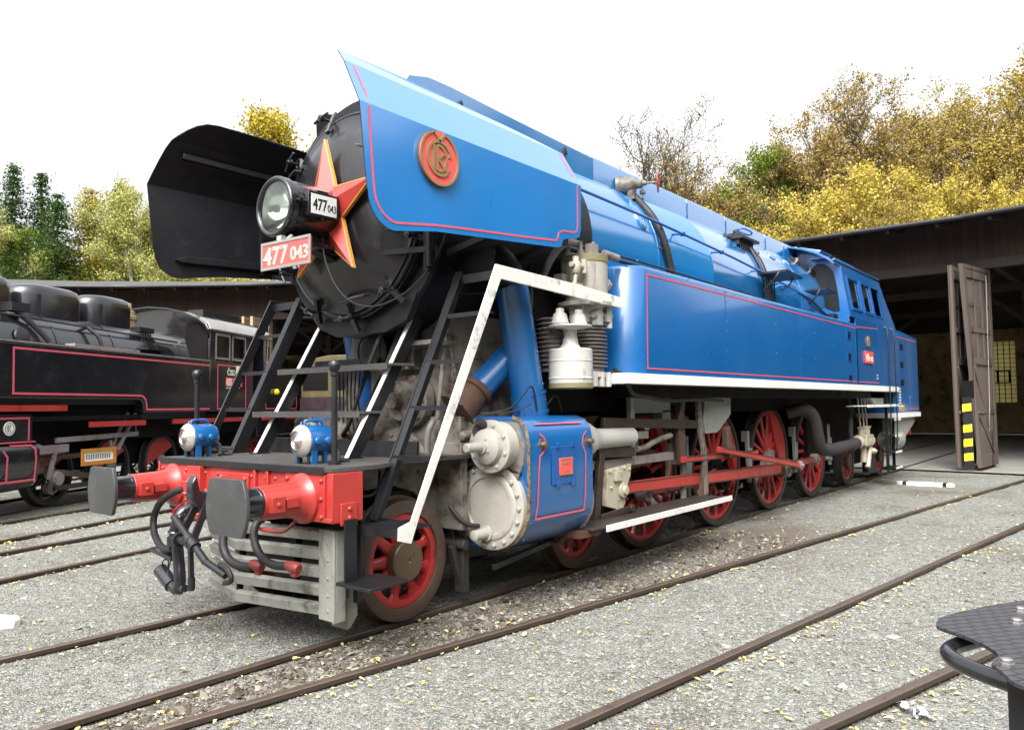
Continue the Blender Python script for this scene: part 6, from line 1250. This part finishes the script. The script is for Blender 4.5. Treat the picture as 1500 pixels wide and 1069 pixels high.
h1 = mth('MULTIPLY', v1.outputs['Distance'], -1.); h2 = mth('MULTIPLY', v2.outputs['Distance'], -.5); h3 = mth('MULTIPLY', v3.outputs['Distance'], -.6); bp = _n(nt, 'ShaderNodeBump'); bp.inputs['Strength'].default_value = 1.; bp.inputs['Distance'].default_value = .015; L(mth('ADD', mth('ADD', h1, h2), h3), bp.inputs['Height']); L(bp.outputs[0], b.inputs['Normal'])
xs = np.concatenate([[-700, -300, -120, -60, -30, -15, -8], np.arange(-5, 16, .11), np.arange(16, 24, .4), [26, 30, 36, 42, 50, 60, 80, 120, 250, 700]]); ys = np.concatenate([[-700, -300, -100, -50, -25, -14, -10], np.arange(-8, 8, .11), np.arange(8, 20, .4), [22, 26, 32, 40, 50, 70, 110, 250, 700]])
g = link('ground', grid_mesh('ground', xs, ys, gz, gm)); g['kind'] = 'structure'
# loose stones: small octahedral chips
def stone_mat(name, cols):
    m_ = bpy.data.materials.new(name); m_.use_nodes = True; nt = m_.node_tree; b = nt.nodes['Principled BSDF']; gi = _n(nt, 'ShaderNodeNewGeometry'); r = _n(nt, 'ShaderNodeValToRGB'); e = r.color_ramp.elements; r.color_ramp.interpolation = 'LINEAR'
    e[0].position, e[0].color = cols[0][0], (*cols[0][1], 1); e[1].position, e[1].color = cols[-1][0], (*cols[-1][1], 1)
    for p_, c_ in cols[1:-1]: q = e.new(p_); q.color = (*c_, 1)
    nt.links.new(gi.outputs['Random Per Island'], r.inputs[0]); nt.links.new(r.outputs[0], b.inputs['Base Color']); b.inputs['Roughness'].default_value = .85; b.inputs['Specular IOR Level'].default_value = .3; return m_
stm = stone_mat('stone_chips', [(0, (.085, .085, .075)), (.2, (.155, .155, .14)), (.55, (.215, .22, .203)), (.88, (.275, .28, .262)), (.95, (.36, .36, .335)), (.97, (.19, .13, .09)), (1, (.25, .18, .13))])
OCT_V = np.array([(1, 0, 0), (-.9, .1, 0), (0, 1, .1), (.1, -1, 0), (.15, .1, 1), (0, -.1, -.8), (.6, .6, .55), (-.6, -.5, .5)], float)[:6]; OCT_F = np.array([(0, 2, 4), (2, 1, 4), (1, 3, 4), (3, 0, 4), (2, 0, 5), (1, 2, 5), (3, 1, 5), (0, 3, 5)])
CAMXY = np.array([-2.635, -5.297])
def chips(n, size, rmin, rmax, pw, seed, flat=.55, near=None):
    r_ = np.random.default_rng(seed); u = r_.random(n); rad = (rmin ** pw + u * (rmax ** pw - rmin ** pw)) ** (1 / pw); th = np.radians(38.75 + (r_.random(n) - .5) * 80); x = CAMXY[0] + rad * np.cos(th); y = CAMXY[1] + rad * np.sin(th)
    s = size[0] * (size[1] / size[0]) ** (r_.random(n) ** 2.2); sc = s[:, None] * np.stack([.6 + .7 * r_.random(n), .5 + .5 * r_.random(n), flat * (.5 + .7 * r_.random(n))], -1)
    v_ = OCT_V[None] * (1 + .5 * (r_.random((n, 6, 1)) - .5)) * sc[:, None]; a = r_.random(n) * 2 * pi; t = (r_.random(n) - .5) * .9
    ct, st = np.cos(t)[:, None], np.sin(t)[:, None]; X1 = v_[..., 0] * ct + v_[..., 2] * st; Z1 = -v_[..., 0] * st + v_[..., 2] * ct; ca, sa = np.cos(a)[:, None], np.sin(a)[:, None]
    P = np.stack([X1 * ca - v_[..., 1] * sa + x[:, None], X1 * sa + v_[..., 1] * ca + y[:, None], Z1 + (gz(x, y) + s * .12)[:, None]], -1)
    return P.reshape(-1, 3), (OCT_F[None] + 6 * np.arange(n)[:, None, None]).reshape(-1, 3)
c1, f1 = chips(170000, (.005, .013), 1.6, 9.5, 1.15, 11); c2, f2 = chips(24000, (.009, .024), 1.8, 16, 1.4, 12, .45); c3, f3 = chips(260, (.03, .06), 2.0, 14, 1.5, 13, .3)
def strip_chips(n, seed):
    P_, F_ = chips(n, (.014, .05), 2, 9, 1, seed, .6); r_ = np.random.default_rng(seed + 1); q = P_.reshape(n, 6, 3); c = q.mean(1, keepdims=True); xx = -1.2 + 8.5 * r_.random(n) ** 1.2; lo2 = -1.32 - .128 * xx; yy_ = -.84 + (lo2 + .0 + .84) * r_.random(n); new = np.stack([xx, yy_, gz(xx, yy_) + .006], -1)[:, None]; return (q - c + new).reshape(-1, 3), F_
c4, f4 = strip_chips(2600, 31)
br_m = stone_mat('brownish_stones', [(0, (.05, .038, .028)), (.4, (.10, .082, .062)), (.8, (.165, .150, .125)), (1, (.26, .24, .205))]); so2 = link('loose_stones', np_mesh('loose_stones', c4, f4, br_m, False)); tag(so2, 'brownish broken stones lying between the first two tracks', kind='stuff')
co_ = np.concatenate([c1, c2, c3]); fa = np.concatenate([f1, f2 + len(c1), f3 + len(c1) + len(c2)]); go = link('loose_gravel', np_mesh('loose_gravel', co_, fa, stm, False)); tag(go, 'loose grey stone chips covering the ground', kind='stuff')
# bigger stones between the first two tracks
# fallen leaves
lfm = stone_mat('fallen_leaf', [(0, (.58, .47, .12)), (.3, (.62, .55, .22)), (.6, (.55, .51, .32)), (.8, (.56, .40, .05)), (.93, (.38, .28, .13)), (1, (.20, .11, .05))])
def leaves(n, seed):
    r_ = np.random.default_rng(seed); X_, Y_ = [], []
    # a) everywhere, thinning out; b) drifts against the rails
    th = np.radians(38.75 + (r_.random(n) - .5) * 78); rad = (2.0 ** 1.3 + r_.random(n) * (26 ** 1.3 - 2.0 ** 1.3)) ** (1 / 1.3); X_.append(CAMXY[0] + rad * np.cos(th)); Y_.append(CAMXY[1] + rad * np.sin(th))
    for deg, sg, cnt, side in ((-7.4, -1, 900, -1), (-7.4, 1, 550, -1), (-7.4, 1, 250, 1), (0, -1, 420, -1), (0, 1, 160, -1), (-15.2, 1, 900, -1), (-15.2, -1, 160, -1), (15, -1, 420, -1), (15, 1, 420, -1), (22.5, -1, 420, -1), (22.5, 1, 600, -1), (29.4, -1, 500, -1), (-15.2, 1, 260, 1)):
        s_ = 12.5 + (r_.random(cnt) ** 1.1) * 20; cl = vnoise(s_, s_ * 0 + deg, 2.2, 9) > .36; s_ = s_[cl]; lat = sg * .7525 + side * (.05 + np.abs(r_.normal(0, .13, len(s_)))); a = radians(deg); X_.append(-16 + s_ * cos(a) - lat * sin(a)); Y_.append(s_ * sin(a) + lat * cos(a))
    x = np.concatenate(X_); y = np.concatenate(Y_); ok = np.hypot(x + 16, y) < 34.4; ok &= ~((y > -.75) & (y < .75) & (x > 1.0)); x, y = x[ok], y[ok]; k = len(x); s = .007 + .016 * r_.random(k) ** 1.8; s *= np.where(r_.random(k) < .06, 1.7, 1)
    base = np.array([(-1, 0, .1), (-.35, .62, .25), (.5, .5, .2), (1.05, 0, 0), (.5, -.5, .2), (-.35, -.62, .25), (0, 0, -.05)]); v_ = base[None] * s[:, None, None] * (1 + .35 * (r_.random((k, 7, 1)) - .5)); v_[..., 2] *= (r_.random(k)[:, None] * 2.2)
    a = r_.random(k) * 2 * pi; t = (r_.random(k) - .5) * .8; ct, st = np.cos(t)[:, None], np.sin(t)[:, None]; X1 = v_[..., 0] * ct + v_[..., 2] * st; Z1 = -v_[..., 0] * st + v_[..., 2] * ct; ca, sa = np.cos(a)[:, None], np.sin(a)[:, None]
    P = np.stack([X1 * ca - v_[..., 1] * sa + x[:, None], X1 * sa + v_[..., 1] * ca + y[:, None], Z1 + (gz(x, y) + .012 + s * .25)[:, None]], -1).reshape(-1, 3)
    F_ = np.array([(6, 0, 1), (6, 1, 2), (6, 2, 3), (6, 3, 4), (6, 4, 5), (6, 5, 0)]); return P, (F_[None] + 7 * np.arange(k)[:, None, None]).reshape(-1, 3)
lp, lf_ = leaves(6000, 21); lo = link('fallen_leaves', np_mesh('fallen_leaves', lp, lf_, lfm, False)); tag(lo, 'small yellow fallen leaves scattered over gravel and against the rails', kind='stuff')

# ================================================================ HILLSIDE
hm = bpy.data.materials.new('forest_floor'); hm.use_nodes = True; nt = hm.node_tree; b = nt.nodes['Principled BSDF']; n_ = _n(nt, 'ShaderNodeTexNoise'); n_.inputs['Scale'].default_value = 60; r = _n(nt, 'ShaderNodeValToRGB'); r.color_ramp.elements[0].color = (.05, .035, .015, 1); r.color_ramp.elements[1].color = (.16, .12, .03, 1); nt.links.new(n_.outputs[0], r.inputs[0]); nt.links.new(r.outputs[0], b.inputs['Base Color']); b.inputs['Roughness'].default_value = 1
def hz(x, y):
    R = np.hypot(x + 16, y); th = np.degrees(np.arctan2(y, x + 16)); k = np.clip((42 - th) / 34, 0, 1); return -1.2 + np.clip((R - 60) / 60, 0, 1) * (6 + 18 * k) + 1.2 * (vnoise(x, y, .05, 6) - .5)
xs = np.linspace(30, 200, 60); ys = np.linspace(-90, 160, 90); Xg, Yg = np.meshgrid(xs, ys, indexing='ij')
def hz2(x, y): R = np.hypot(x + 16, y); return np.where(R < 59.5, -1.5, hz(x, y))
h_ = link('hillside', grid_mesh('hillside', np.linspace(20, 220, 70), np.linspace(-110, 170, 90), hz2, hm)); h_['kind'] = 'structure'

# ================================================================ TREES
def leaf_mat(name, cols, trans=.22):
    m_ = bpy.data.materials.new(name); m_.use_nodes = True; nt = m_.node_tree; nt.nodes.clear(); o = _n(nt, 'ShaderNodeOutputMaterial'); d = _n(nt, 'ShaderNodeBsdfDiffuse'); t = _n(nt, 'ShaderNodeBsdfTranslucent'); mx = _n(nt, 'ShaderNodeMixShader'); mx.inputs[0].default_value = trans
    gi = _n(nt, 'ShaderNodeNewGeometry'); tc = _n(nt, 'ShaderNodeTexCoord'); no = _n(nt, 'ShaderNodeTexNoise'); no.inputs['Scale'].default_value = .55; no.inputs['Detail'].default_value = 3; nt.links.new(tc.outputs['Object'], no.inputs['Vector'])
    ad = _n(nt, 'ShaderNodeMath', operation='MULTIPLY_ADD'); ad.inputs[1].default_value = .5; nt.links.new(gi.outputs['Random Per Island'], ad.inputs[0]); m2 = _n(nt, 'ShaderNodeMapRange'); m2.inputs['From Min'].default_value = .3; m2.inputs['From Max'].default_value = .7; m2.inputs['To Min'].default_value = 0; m2.inputs['To Max'].default_value = .5; nt.links.new(no.outputs['Fac'], m2.inputs[0]); nt.links.new(m2.outputs[0], ad.inputs[2])
    r = _n(nt, 'ShaderNodeValToRGB'); e = r.color_ramp.elements; e[0].position, e[0].color = 0, (*cols[0], 1); e[1].position, e[1].color = 1, (*cols[-1], 1)
    for i, c_ in enumerate(cols[1:-1]): q = e.new((i + 1) / (len(cols) - 1)); q.color = (*c_, 1)
    nt.links.new(ad.outputs[0], r.inputs[0]); nt.links.new(r.outputs[0], d.inputs[0]); nt.links.new(r.outputs[0], t.inputs[0]); nt.links.new(d.outputs[0], mx.inputs[1]); nt.links.new(t.outputs[0], mx.inputs[2]); nt.links.new(mx.outputs[0], o.inputs[0]); return m_
LM = dict(pine=leaf_mat('pine_needles', [(.020, .040, .014), (.040, .072, .022), (.075, .105, .036)], .1), spruce=leaf_mat('spruce_needles', [(.022, .048, .012), (.045, .088, .020), (.085, .130, .030)], .12),
    birch=leaf_mat('birch_leaves', [(.13, .14, .03), (.27, .28, .07), (.42, .41, .14), (.36, .40, .16)]), y=leaf_mat('golden_leaves', [(.14, .115, .014), (.30, .235, .025), (.48, .38, .045), (.26, .27, .05)]), larch=leaf_mat('larch_needles', [(.12, .09, .012), (.30, .21, .02), (.44, .32, .04)]),
    brown=leaf_mat('oak_leaves', [(.10, .068, .024), (.22, .15, .045), (.35, .26, .085), (.28, .24, .08)]), ybush=leaf_mat('bright_yellow_leaves', [(.22, .17, .032), (.45, .36, .070), (.60, .51, .14)]), green=leaf_mat('green_leaves', [(.06, .10, .015), (.12, .17, .025), (.24, .27, .04)]), yb=leaf_mat('yellow_brown_leaves', [(.12, .09, .022), (.27, .20, .045), (.42, .33, .08), (.30, .28, .09)]))
bark = paint('bark', (.034, .027, .022), .9, .25, lin(80, 72, 60), .2, 6); bark_pale = paint('birch_bark', (.42, .40, .36), .8, .2, lin(50, 46, 40), .35, 5)
def tube_np(segs, n=5):
    """segs: list of (p0, p1, r0, r1)"""
    P0 = np.array([s[0] for s in segs]); P1 = np.array([s[1] for s in segs]); R0 = np.array([s[2] for s in segs]); R1 = np.array([s[3] for s in segs]); D = P1 - P0; D /= np.linalg.norm(D, axis=1)[:, None] + 1e-9
    ref = np.where(np.abs(D[:, 2:3]) < .9, np.array([[0, 0, 1.]]), np.array([[1., 0, 0]])); A = np.cross(D, ref); A /= np.linalg.norm(A, axis=1)[:, None]; B = np.cross(D, A); th = 2 * pi * np.arange(n) / n
    ring = np.cos(th)[None, :, None] * A[:, None] + np.sin(th)[None, :, None] * B[:, None]; v0 = P0[:, None] + ring * R0[:, None, None]; v1 = P1[:, None] + ring * R1[:, None, None]; co = np.concatenate([v0, v1], 1).reshape(-1, 3)
    k = np.arange(n); f = np.stack([k, (k + 1) % n, n + (k + 1) % n, n + k], -1); return co, (f[None] + 2 * n * np.arange(len(segs))[:, None, None]).reshape(-1, 4)
def quads(P, s, r_, asp=.7, droop=0):
    n = len(P); a = r_.normal(size=(n, 3)); a[:, 2] -= droop; a /= np.linalg.norm(a, axis=1)[:, None]; b_ = np.cross(a, r_.normal(size=(n, 3))); b_ /= np.linalg.norm(b_, axis=1)[:, None]; a = a * s[:, None]; b_ = b_ * (s * asp)[:, None]
    return np.stack([P - a, P - b_, P + a, P + b_], 1).reshape(-1, 3), np.arange(4 * n).reshape(n, 4)
def grow(seed, h, spread, levels, up, nl, ls, first=.28, leaf_r=.45, kink=.22, nb=(7, 5, 4, 3), sparse_top=0.):
    rr = random.Random(seed); r_ = np.random.default_rng(seed); segs = []; ends = []
    def br(p, d, L_, r0, lv):
        n = 5 if lv == 0 else 4; pts = [p]
        for i in range(n):
            d = (d + V((rr.gauss(0, kink), rr.gauss(0, kink), rr.gauss(0, kink * .5) + up * .12))).normalized() if lv else (d + V((rr.gauss(0, .05), rr.gauss(0, .05), .1))).normalized(); q = p + d * (L_ / n); ra = r0 * (1 - .75 * i / n); rb_ = r0 * (1 - .75 * (i + 1) / n); segs.append((tuple(p), tuple(q), ra, rb_)); p = q; pts.append(p)
            if lv >= levels - 1: ends.append((tuple(p), lv))
        if lv < levels:
            k = nb[lv]
            for j in range(k):
                f = (first if lv == 0 else .25) + (1 - (first if lv == 0 else .25)) * (j + rr.random()) / k; i = min(n - 1, int(f * n)); q = pts[i].lerp(pts[i + 1], f * n - i) if i < n else pts[-1]
                ax = (pts[i + 1] - pts[i]).normalized(); pr = ax.cross(V((rr.gauss(0, 1), rr.gauss(0, 1), rr.gauss(0, 1)))).normalized(); an = radians(rr.uniform(32, 62)); dd = (ax * cos(an) + pr * sin(an)).normalized()
                br(q, dd, L_ * rr.uniform(.42, .62) * (spread if lv == 0 else 1) * (1.15 - .55 * f if lv == 0 else 1), max(.022, r0 * (1 - .7 * f) * .62), lv + 1)
    br(V((0, 0, 0)), V((0, 0, 1)), h * .92, h * .0165, 0)
    E_ = np.array([e[0] for e in ends]); idx = r_.integers(0, len(E_), nl); P = E_[idx] + r_.normal(0, leaf_r, (nl, 3)) * np.array([1, 1, .8]); 
    if sparse_top: keep = r_.random(nl) > np.clip((P[:, 2] / h - .45) * sparse_top, 0, .93); P = P[keep]
    P = P[P[:, 2] > h * .08]; s = ls * (.6 + .8 * r_.random(len(P))); return tube_np(segs), quads(P, s, r_), max(P[:, 2].max(), max(s_[1][2] for s_ in segs))
def conifer(seed, h, w, pine=False):
    rr = random.Random(seed); r_ = np.random.default_rng(seed); segs = [((0, 0, h * i / 8), (0, 0, h * (i + 1) / 8), h * .013 * (1 - i / 8.3), h * .013 * (1 - (i + 1) / 8.3)) for i in range(8)]; PP = []; SS = []; z = h * (.42 if pine else .10)
    while z < h * .985:
        t = z / h; rad = w * ((1 - t) ** .75 * 1.05 if not pine else .35 + .75 * (1 - t)) * rr.uniform(.75, 1.1); k = 5 if not pine else 4; a0 = rr.random() * 6.3
        for j in range(k):
            a = a0 + 2 * pi * j / k + rr.gauss(0, .2); L_ = rad * rr.uniform(.65, 1.1); dz = (-.25 if not pine else .12) * L_ + rr.gauss(0, .1); p0 = np.array((0, 0, z)); p1 = np.array((L_ * cos(a), L_ * sin(a), z + dz)); segs.append((tuple(p0), tuple(p1), .05, .01)); n = int((150 if not pine else 80) * L_ / w) + 20; u = r_.random(n) ** .7; 
            if pine: u = .55 + .5 * r_.random(n)
            sp = .10 + .22 * u * (1.5 if pine else 1); q = p0 + (p1 - p0) * u[:, None] + r_.normal(0, 1, (n, 3)) * sp[:, None] * np.array([1, 1, .45]); q[:, 2] -= .15 * u; PP.append(q); SS.append(.08 + .09 * r_.random(n))
        z += h * (.021 if not pine else .035) * rr.uniform(.7, 1.3)
    P = np.concatenate(PP); s = np.concatenate(SS) * (1.15 if pine else 1.0); return tube_np(segs), quads(P, s, r_, .35, .3), h
PROT = {}
def proto(kind, v_):
    key = (kind, v_)
    if key not in PROT:
        sd = hash(kind) % 1000 if False else sum(map(ord, kind)) + 31 * v_
        if kind == 'pine': t = conifer(sd, 20, 4.2)
        elif kind in ('spruce',): t = conifer(sd, 20, 5.0)
        elif kind == 'larch': t = conifer(sd, 20, 4.2)
        elif kind == 'birch': t = grow(sd, 20, .50, 3, .5, 30000, .085, .20, .34, .2, (16, 5, 4))
        elif kind == 'y': t = grow(sd, 20, .50, 3, .4, 26000, .105, .16, .36, .2, (14, 5, 4))
        elif kind == 'bare': t = grow(sd, 20, .58, 4, 1.3, 1300, .07, .3, .25, .14, (13, 5, 4, 3))
        elif kind == 'brownbare': t = grow(sd, 20, .66, 4, 1.1, 8000, .085, .28, .22, .16, (12, 5, 4, 3), 1.2)
        elif kind == 'brown': t = grow(sd, 20, .86, 4, .8, 19000, .098, .22, .24, .18, (10, 5, 4, 3), .9)
        elif kind == 'ybush': t = grow(sd, 12, 1.0, 3, .2, 26000, .085, .06, .26, .24, (14, 5, 4))
        elif kind == 'green': t = grow(sd, 20, .70, 3, .4, 26000, .105, .2, .34, .2, (13, 5, 4))
        elif kind == 'yb': t = grow(sd, 20, .84, 4, .5, 24000, .098, .16, .28, .2, (12, 5, 4, 2), .45)
        (c, f), (lc, lf2), H = t
        pale = kind == 'birch'
        PROT[key] = (np_mesh('trunk', c, f, bark_pale if pale else bark), np_mesh('crown', lc, lf2, LM.get(kind, LM['brown'] if 'bare' in kind else LM['yb']), False), H)
    return PROT[key]
NAME = dict(pine=('pine_tree', 'pine'), spruce=('spruce_tree', 'spruce'), larch=('larch_tree', 'larch'), birch=('birch_tree', 'birch'), y=('deciduous_tree', 'tree'), bare=('bare_tree', 'tree'), brownbare=('bare_tree', 'tree'), brown=('oak_tree', 'tree'), ybush=('maple_tree', 'tree'), green=('deciduous_tree', 'tree'), yb=('deciduous_tree', 'tree'))
TREES = [
('pine', 22.0, 70.9, 0.0, 24.2, 1, 'tall dark pine standing furthest left above the black locomotive'),
('pine', 24.4, 71.1, 0.0, 24.0, 1, 'dark pine just right of the leftmost pine'),
('birch', 18.4, 60.2, 0.0, 17.6, .95, 'pale yellow birch in front of the two dark pines at far left'),
('spruce', 20.9, 58.0, 0.0, 18.8, 1.25, 'dark green spruce between the yellow birch and the golden larch'),
('larch', 23.6, 58.8, 0.0, 19.8, 1.5, 'golden larch with a pointed top right of the dark spruce'),
('pine', 29.2, 66.2, 0.0, 23.2, 1.1, 'dark pine peeping out between golden larch and pale birch'),
('birch', 26.6, 55.7, 0.0, 21.0, .95, 'tall pale birch next to the black deflector plate'),
('birch', 30.3, 57.7, 0.0, 20.2, 1, 'birch hidden behind the black deflector plate, showing below it'),
('y', 34.6, 58.8, 0.0, 15.4, 1, 'golden tree showing below the middle of the black deflector plate'),
('y', 32.9, 41.0, 0.0, 24.3, .9, 'golden treetop between the black deflector and the smokebox'),
('birch', 34.4, 52.7, 0.0, 19.2, 1, 'pale tree low behind the smokebox front'),
('spruce', 18.0, 58.6, 0.0, 15.0, 1, 'low green spruce at the left edge under the pines'),
('y', 29.0, 66.0, 0.0, 18.5, 1.2, 'golden tree behind the spruce above the second black dome'),
('green', 23.0, 66.0, 0.0, 17.5, 1.2, 'green leafy tree behind the dark spruce on the far left'),
('yb', 17.5, 66.5, 0.0, 18.5, 1.2, 'golden brown tree under the leftmost pine'),
('green', 27.0, 61.0, 0.0, 15.5, 1.1, 'green leafy tree low between golden larch and pale birch'),
('birch', 23.4, 62.5, 0.0, 16.0, 1.1, 'yellowish birch low behind the golden larch'),
('bare', 50.8, 29.0, 2.0, 21.0, .9, 'thin bare tree just above the blue boiler casing'),
('bare', 52.7, 26.0, 3.0, 24.4, 1, 'tall bare tree second from the blue casing'),
('brownbare', 57.6, 26.2, 3.0, 24.8, 1, 'half-bare brown tree behind the pair of bare ones'),
('brownbare', 62.7, 26.2, 4.0, 24.5, 1, 'half-bare brown tree at the left end of the wooded hill'),
('yb', 54.9, 24.2, 2.0, 15.7, 1, 'golden brown tree rising behind the boiler valve'),
('ybush', 50.6, 17.3, 1.0, 16.0, 1, 'bright yellow maple behind the middle of the blue casing'),
('green', 66.0, 20.3, 4.0, 23.2, 1, 'the one green broad-leaved tree on the hill'),
('brown', 73.2, 19.2, 5.0, 26.4, 1, 'brown oak right beside the green tree'),
('brown', 72.6, 16.7, 6.0, 26.0, 1, 'brown oak with a tall rounded top in the middle of the hill'),
('brown', 78.4, 15.7, 6.0, 28.7, 1, 'tallest brown oak of the middle group'),
('brown', 78.5, 12.5, 7.0, 26.4, 1, 'wide brown oak right of the tallest one'),
('brown', 84.8, 11.1, 8.0, 24.1, 1, 'brown oak in the dip of the treeline'),
('yb', 84.3, 8.4, 8.0, 25.4, 1, 'golden brown tree left of the big one at the right edge'),
('yb', 88.9, 5.7, 9.0, 27.3, 1, 'big golden brown tree near the right edge'),
('yb', 84.5, 1.7, 9.0, 26.5, 1.1, 'tallest golden tree rising at the right edge of the photo'),
('yb', 91.3, -2.7, 9.0, 29.1, 1.1, 'golden tree cut off by the right edge'),
('ybush', 56.0, 13.1, 2.0, 16.6, 1, 'bright yellow maple above the cab of the blue locomotive'),
('ybush', 59.8, 11.3, 3.0, 17.5, 1, 'bright yellow maple above the left end of the shed roof'),
('brown', 59.3, 8.8, 3.0, 16.4, 1, 'low brown oak over the shed roof beside the yellow maple'),
('ybush', 63.3, 7.0, 4.0, 15.0, 1, 'yellow maple over the shed roof above the open doorway'),
('ybush', 67.6, 4.8, 4.0, 17.1, 1, 'tall yellow maple over the shed roof above the wooden doors'),
('brown', 70.0, 3.2, 5.0, 17.2, 1, 'brown oak above the shed roof between two yellow maples near the right'),
('ybush', 68.6, 0.3, 5.0, 15.1, 1, 'yellow maple at the right end of the shed roof'),
('yb', 51.6, 21.5, 1.0, 15.7, 1, 'golden tree low behind the front of the casing'),
('yb', 56.4, 15.8, 1.0, 15.2, 1, 'golden tree below the green one'),
('brownbare', 57.5, 23.0, 3.0, 21.5, 1.1, 'half-bare brown tree just left of the bright yellow maple'),
('brown', 62.0, 22.0, 3.0, 20.5, 1, 'brown oak showing between the half-bare trees and the green tree'),
('yb', 64.5, 27.5, 3.0, 19.0, 1, 'golden brown tree low behind the bare trees'),
('brown', 70.5, 24.0, 4.0, 22.0, 1, 'brown oak behind the bright yellow maple of the left slope'),
('brown', 68.5, 14.0, 5.0, 20.0, 1, 'low brown oak filling the slope above the cab roof'),
('yb', 76.0, 8.0, 6.0, 20.0, 1, 'golden brown tree in the middle of the slope'),
]
vi = {}
for kind, x, y, z0, H_, sw, lab in TREES:
    vi[kind] = vi.get(kind, -1) + 1; tm, cm, PH = proto(kind, vi[kind] % (3 if kind in ('brown', 'yb', 'ybush') else 2)); nm, cat = NAME[kind]
    r0 = empty(nm, (x, y, 0)); k_ = H_ / PH; a = random.random() * 6.28; tag(r0, lab, cat, 'trees behind the roundhouse')
    zb = float(hz2(np.array(x), np.array(y))); drop = max(0, z0 - zb); r0.location.z = z0 - .3; kk = k_
    for nm2, me in (('trunk', tm), ('crown', cm)):
        o = bpy.data.objects.new(nm2, me); COL.objects.link(o); o.parent = r0; sxy = kk * sw; o.scale = (sxy, sxy, kk); o.rotation_euler = (0, 0, a)
# the wood behind, too dense to count
r_ = np.random.default_rng(77); n = 150000; th = np.radians(r_.uniform(-4, 62, n)); R = r_.uniform(96, 118, n); x = -16 + R * np.cos(th); y = R * np.sin(th); base = hz(x, y); Htop = 12 + 5 * vnoise(np.degrees(th) * 1., R * .2, .35, 8); z = base + r_.random(n) * Htop
P = np.stack([x, y, z], -1); P += r_.normal(0, .3, P.shape); qc, qf = quads(P, .11 + .10 * r_.random(n), r_); wo = link('woodland', np_mesh('woodland', qc, qf, LM['brown'], False)); tag(wo, 'dense autumn wood on the slope behind the nearer trees', kind='stuff')

# the wood and bank on the near side of the yard, behind the viewer
r_ = np.random.default_rng(78); n = 45000; th = np.radians(r_.uniform(165, 345, n)); R = r_.uniform(26, 34, n); x = -2 + R * np.cos(th); y = -4 + R * np.sin(th); Htop = 11 + 5 * vnoise(np.degrees(th), R * .2, .12, 8); z = r_.random(n) * Htop
P = np.stack([x, y, z], -1); qc, qf = quads(P, .35 + .35 * r_.random(n), r_); wo = link('woodland', np_mesh('woodland', qc, qf, LM['green'], False)); tag(wo, 'dense green wood on the near side of the yard', kind='stuff')

# ================================================================ LIGHT, SKY, CAMERA
SUN_EL, SUN_AZ = 48, 205      # azimuth of the sun, counter-clockwise from +x
w = bpy.data.worlds.new('World'); SC.world = w; w.use_nodes = True; nt = w.node_tree; bg = nt.nodes['Background']; sk = _n(nt, 'ShaderNodeTexSky', sky_type='NISHITA'); sk.sun_disc = False; sk.sun_elevation = radians(SUN_EL); sk.sun_rotation = radians(90 - SUN_AZ); sk.dust_density = 7; sk.air_density = 1.2; sk.ozone_density = 1
hs = _n(nt, 'ShaderNodeHueSaturation'); hs.inputs['Saturation'].default_value = .16; hs.inputs['Value'].default_value = 1.0; nt.links.new(sk.outputs[0], hs.inputs['Color']); tg = _n(nt, 'ShaderNodeTexCoord'); sz_ = _n(nt, 'ShaderNodeSeparateXYZ'); nt.links.new(tg.outputs['Generated'], sz_.inputs[0]); mr_ = _n(nt, 'ShaderNodeMapRange'); mr_.inputs['From Min'].default_value = 0; mr_.inputs['To Min'].default_value = 1.9; mr_.inputs['To Max'].default_value = 3.3; nt.links.new(sz_.outputs[2], mr_.inputs[0])
vm = _n(nt, 'ShaderNodeVectorMath', operation='SCALE'); nt.links.new(hs.outputs[0], vm.inputs[0]); nt.links.new(mr_.outputs[0], vm.inputs['Scale']); nt.links.new(vm.outputs[0], bg.inputs['Color']); bg.inputs['Strength'].default_value = .15
sd = bpy.data.lights.new('sun', 'SUN'); sd.energy = .5; sd.angle = radians(20); sd.color = (1, .96, .90); so = bpy.data.objects.new('sun', sd); COL.objects.link(so)
dv = V((cos(radians(SUN_AZ)) * cos(radians(SUN_EL)), sin(radians(SUN_AZ)) * cos(radians(SUN_EL)), sin(radians(SUN_EL)))); so.rotation_euler = dv.to_track_quat('Z', 'Y').to_euler(); so.location = dv * 60
cd = bpy.data.cameras.new('camera'); cam = bpy.data.objects.new('camera', cd); COL.objects.link(cam); SC.camera = cam; cd.sensor_fit = 'HORIZONTAL'; cd.sensor_width = 36; cd.lens = 36 * 1123.2065 / 1500; cd.clip_end = 2000; cd.clip_start = .05
yaw, pit, rol = radians(38.75443655), radians(3.05621077), radians(-.65408482)
d = V((cos(yaw) * cos(pit), sin(yaw) * cos(pit), sin(pit))); r = V((sin(yaw), -cos(yaw), 0)); u = r.cross(d); r2 = r * cos(rol) + u * sin(rol); u2 = -r * sin(rol) + u * cos(rol)
cam.matrix_world = Matrix(((r2.x, u2.x, -d.x, -2.6354518), (r2.y, u2.y, -d.y, -5.29714579), (r2.z, u2.z, -d.z, 1.66677809), (0, 0, 0, 1)))
SC.view_settings.view_transform = 'Standard'; SC.view_settings.look = 'None'; SC.view_settings.gamma = 1; SC.view_settings.exposure = .32
SC.render.resolution_x, SC.render.resolution_y = 1024, 729
SC.cycles.max_bounces = 6; SC.cycles.transparent_max_bounces = 12; SC.cycles.use_denoising = True

# thing > part > sub-part: nothing deeper
def flatten(root):
    again = True
    while again:
        again = False
        for p in list(root.children):
            for q in list(p.children):
                if q.children: q.parent = root; again = True
for o in list(SC.objects):
    if o.parent is None and o.children: flatten(o)
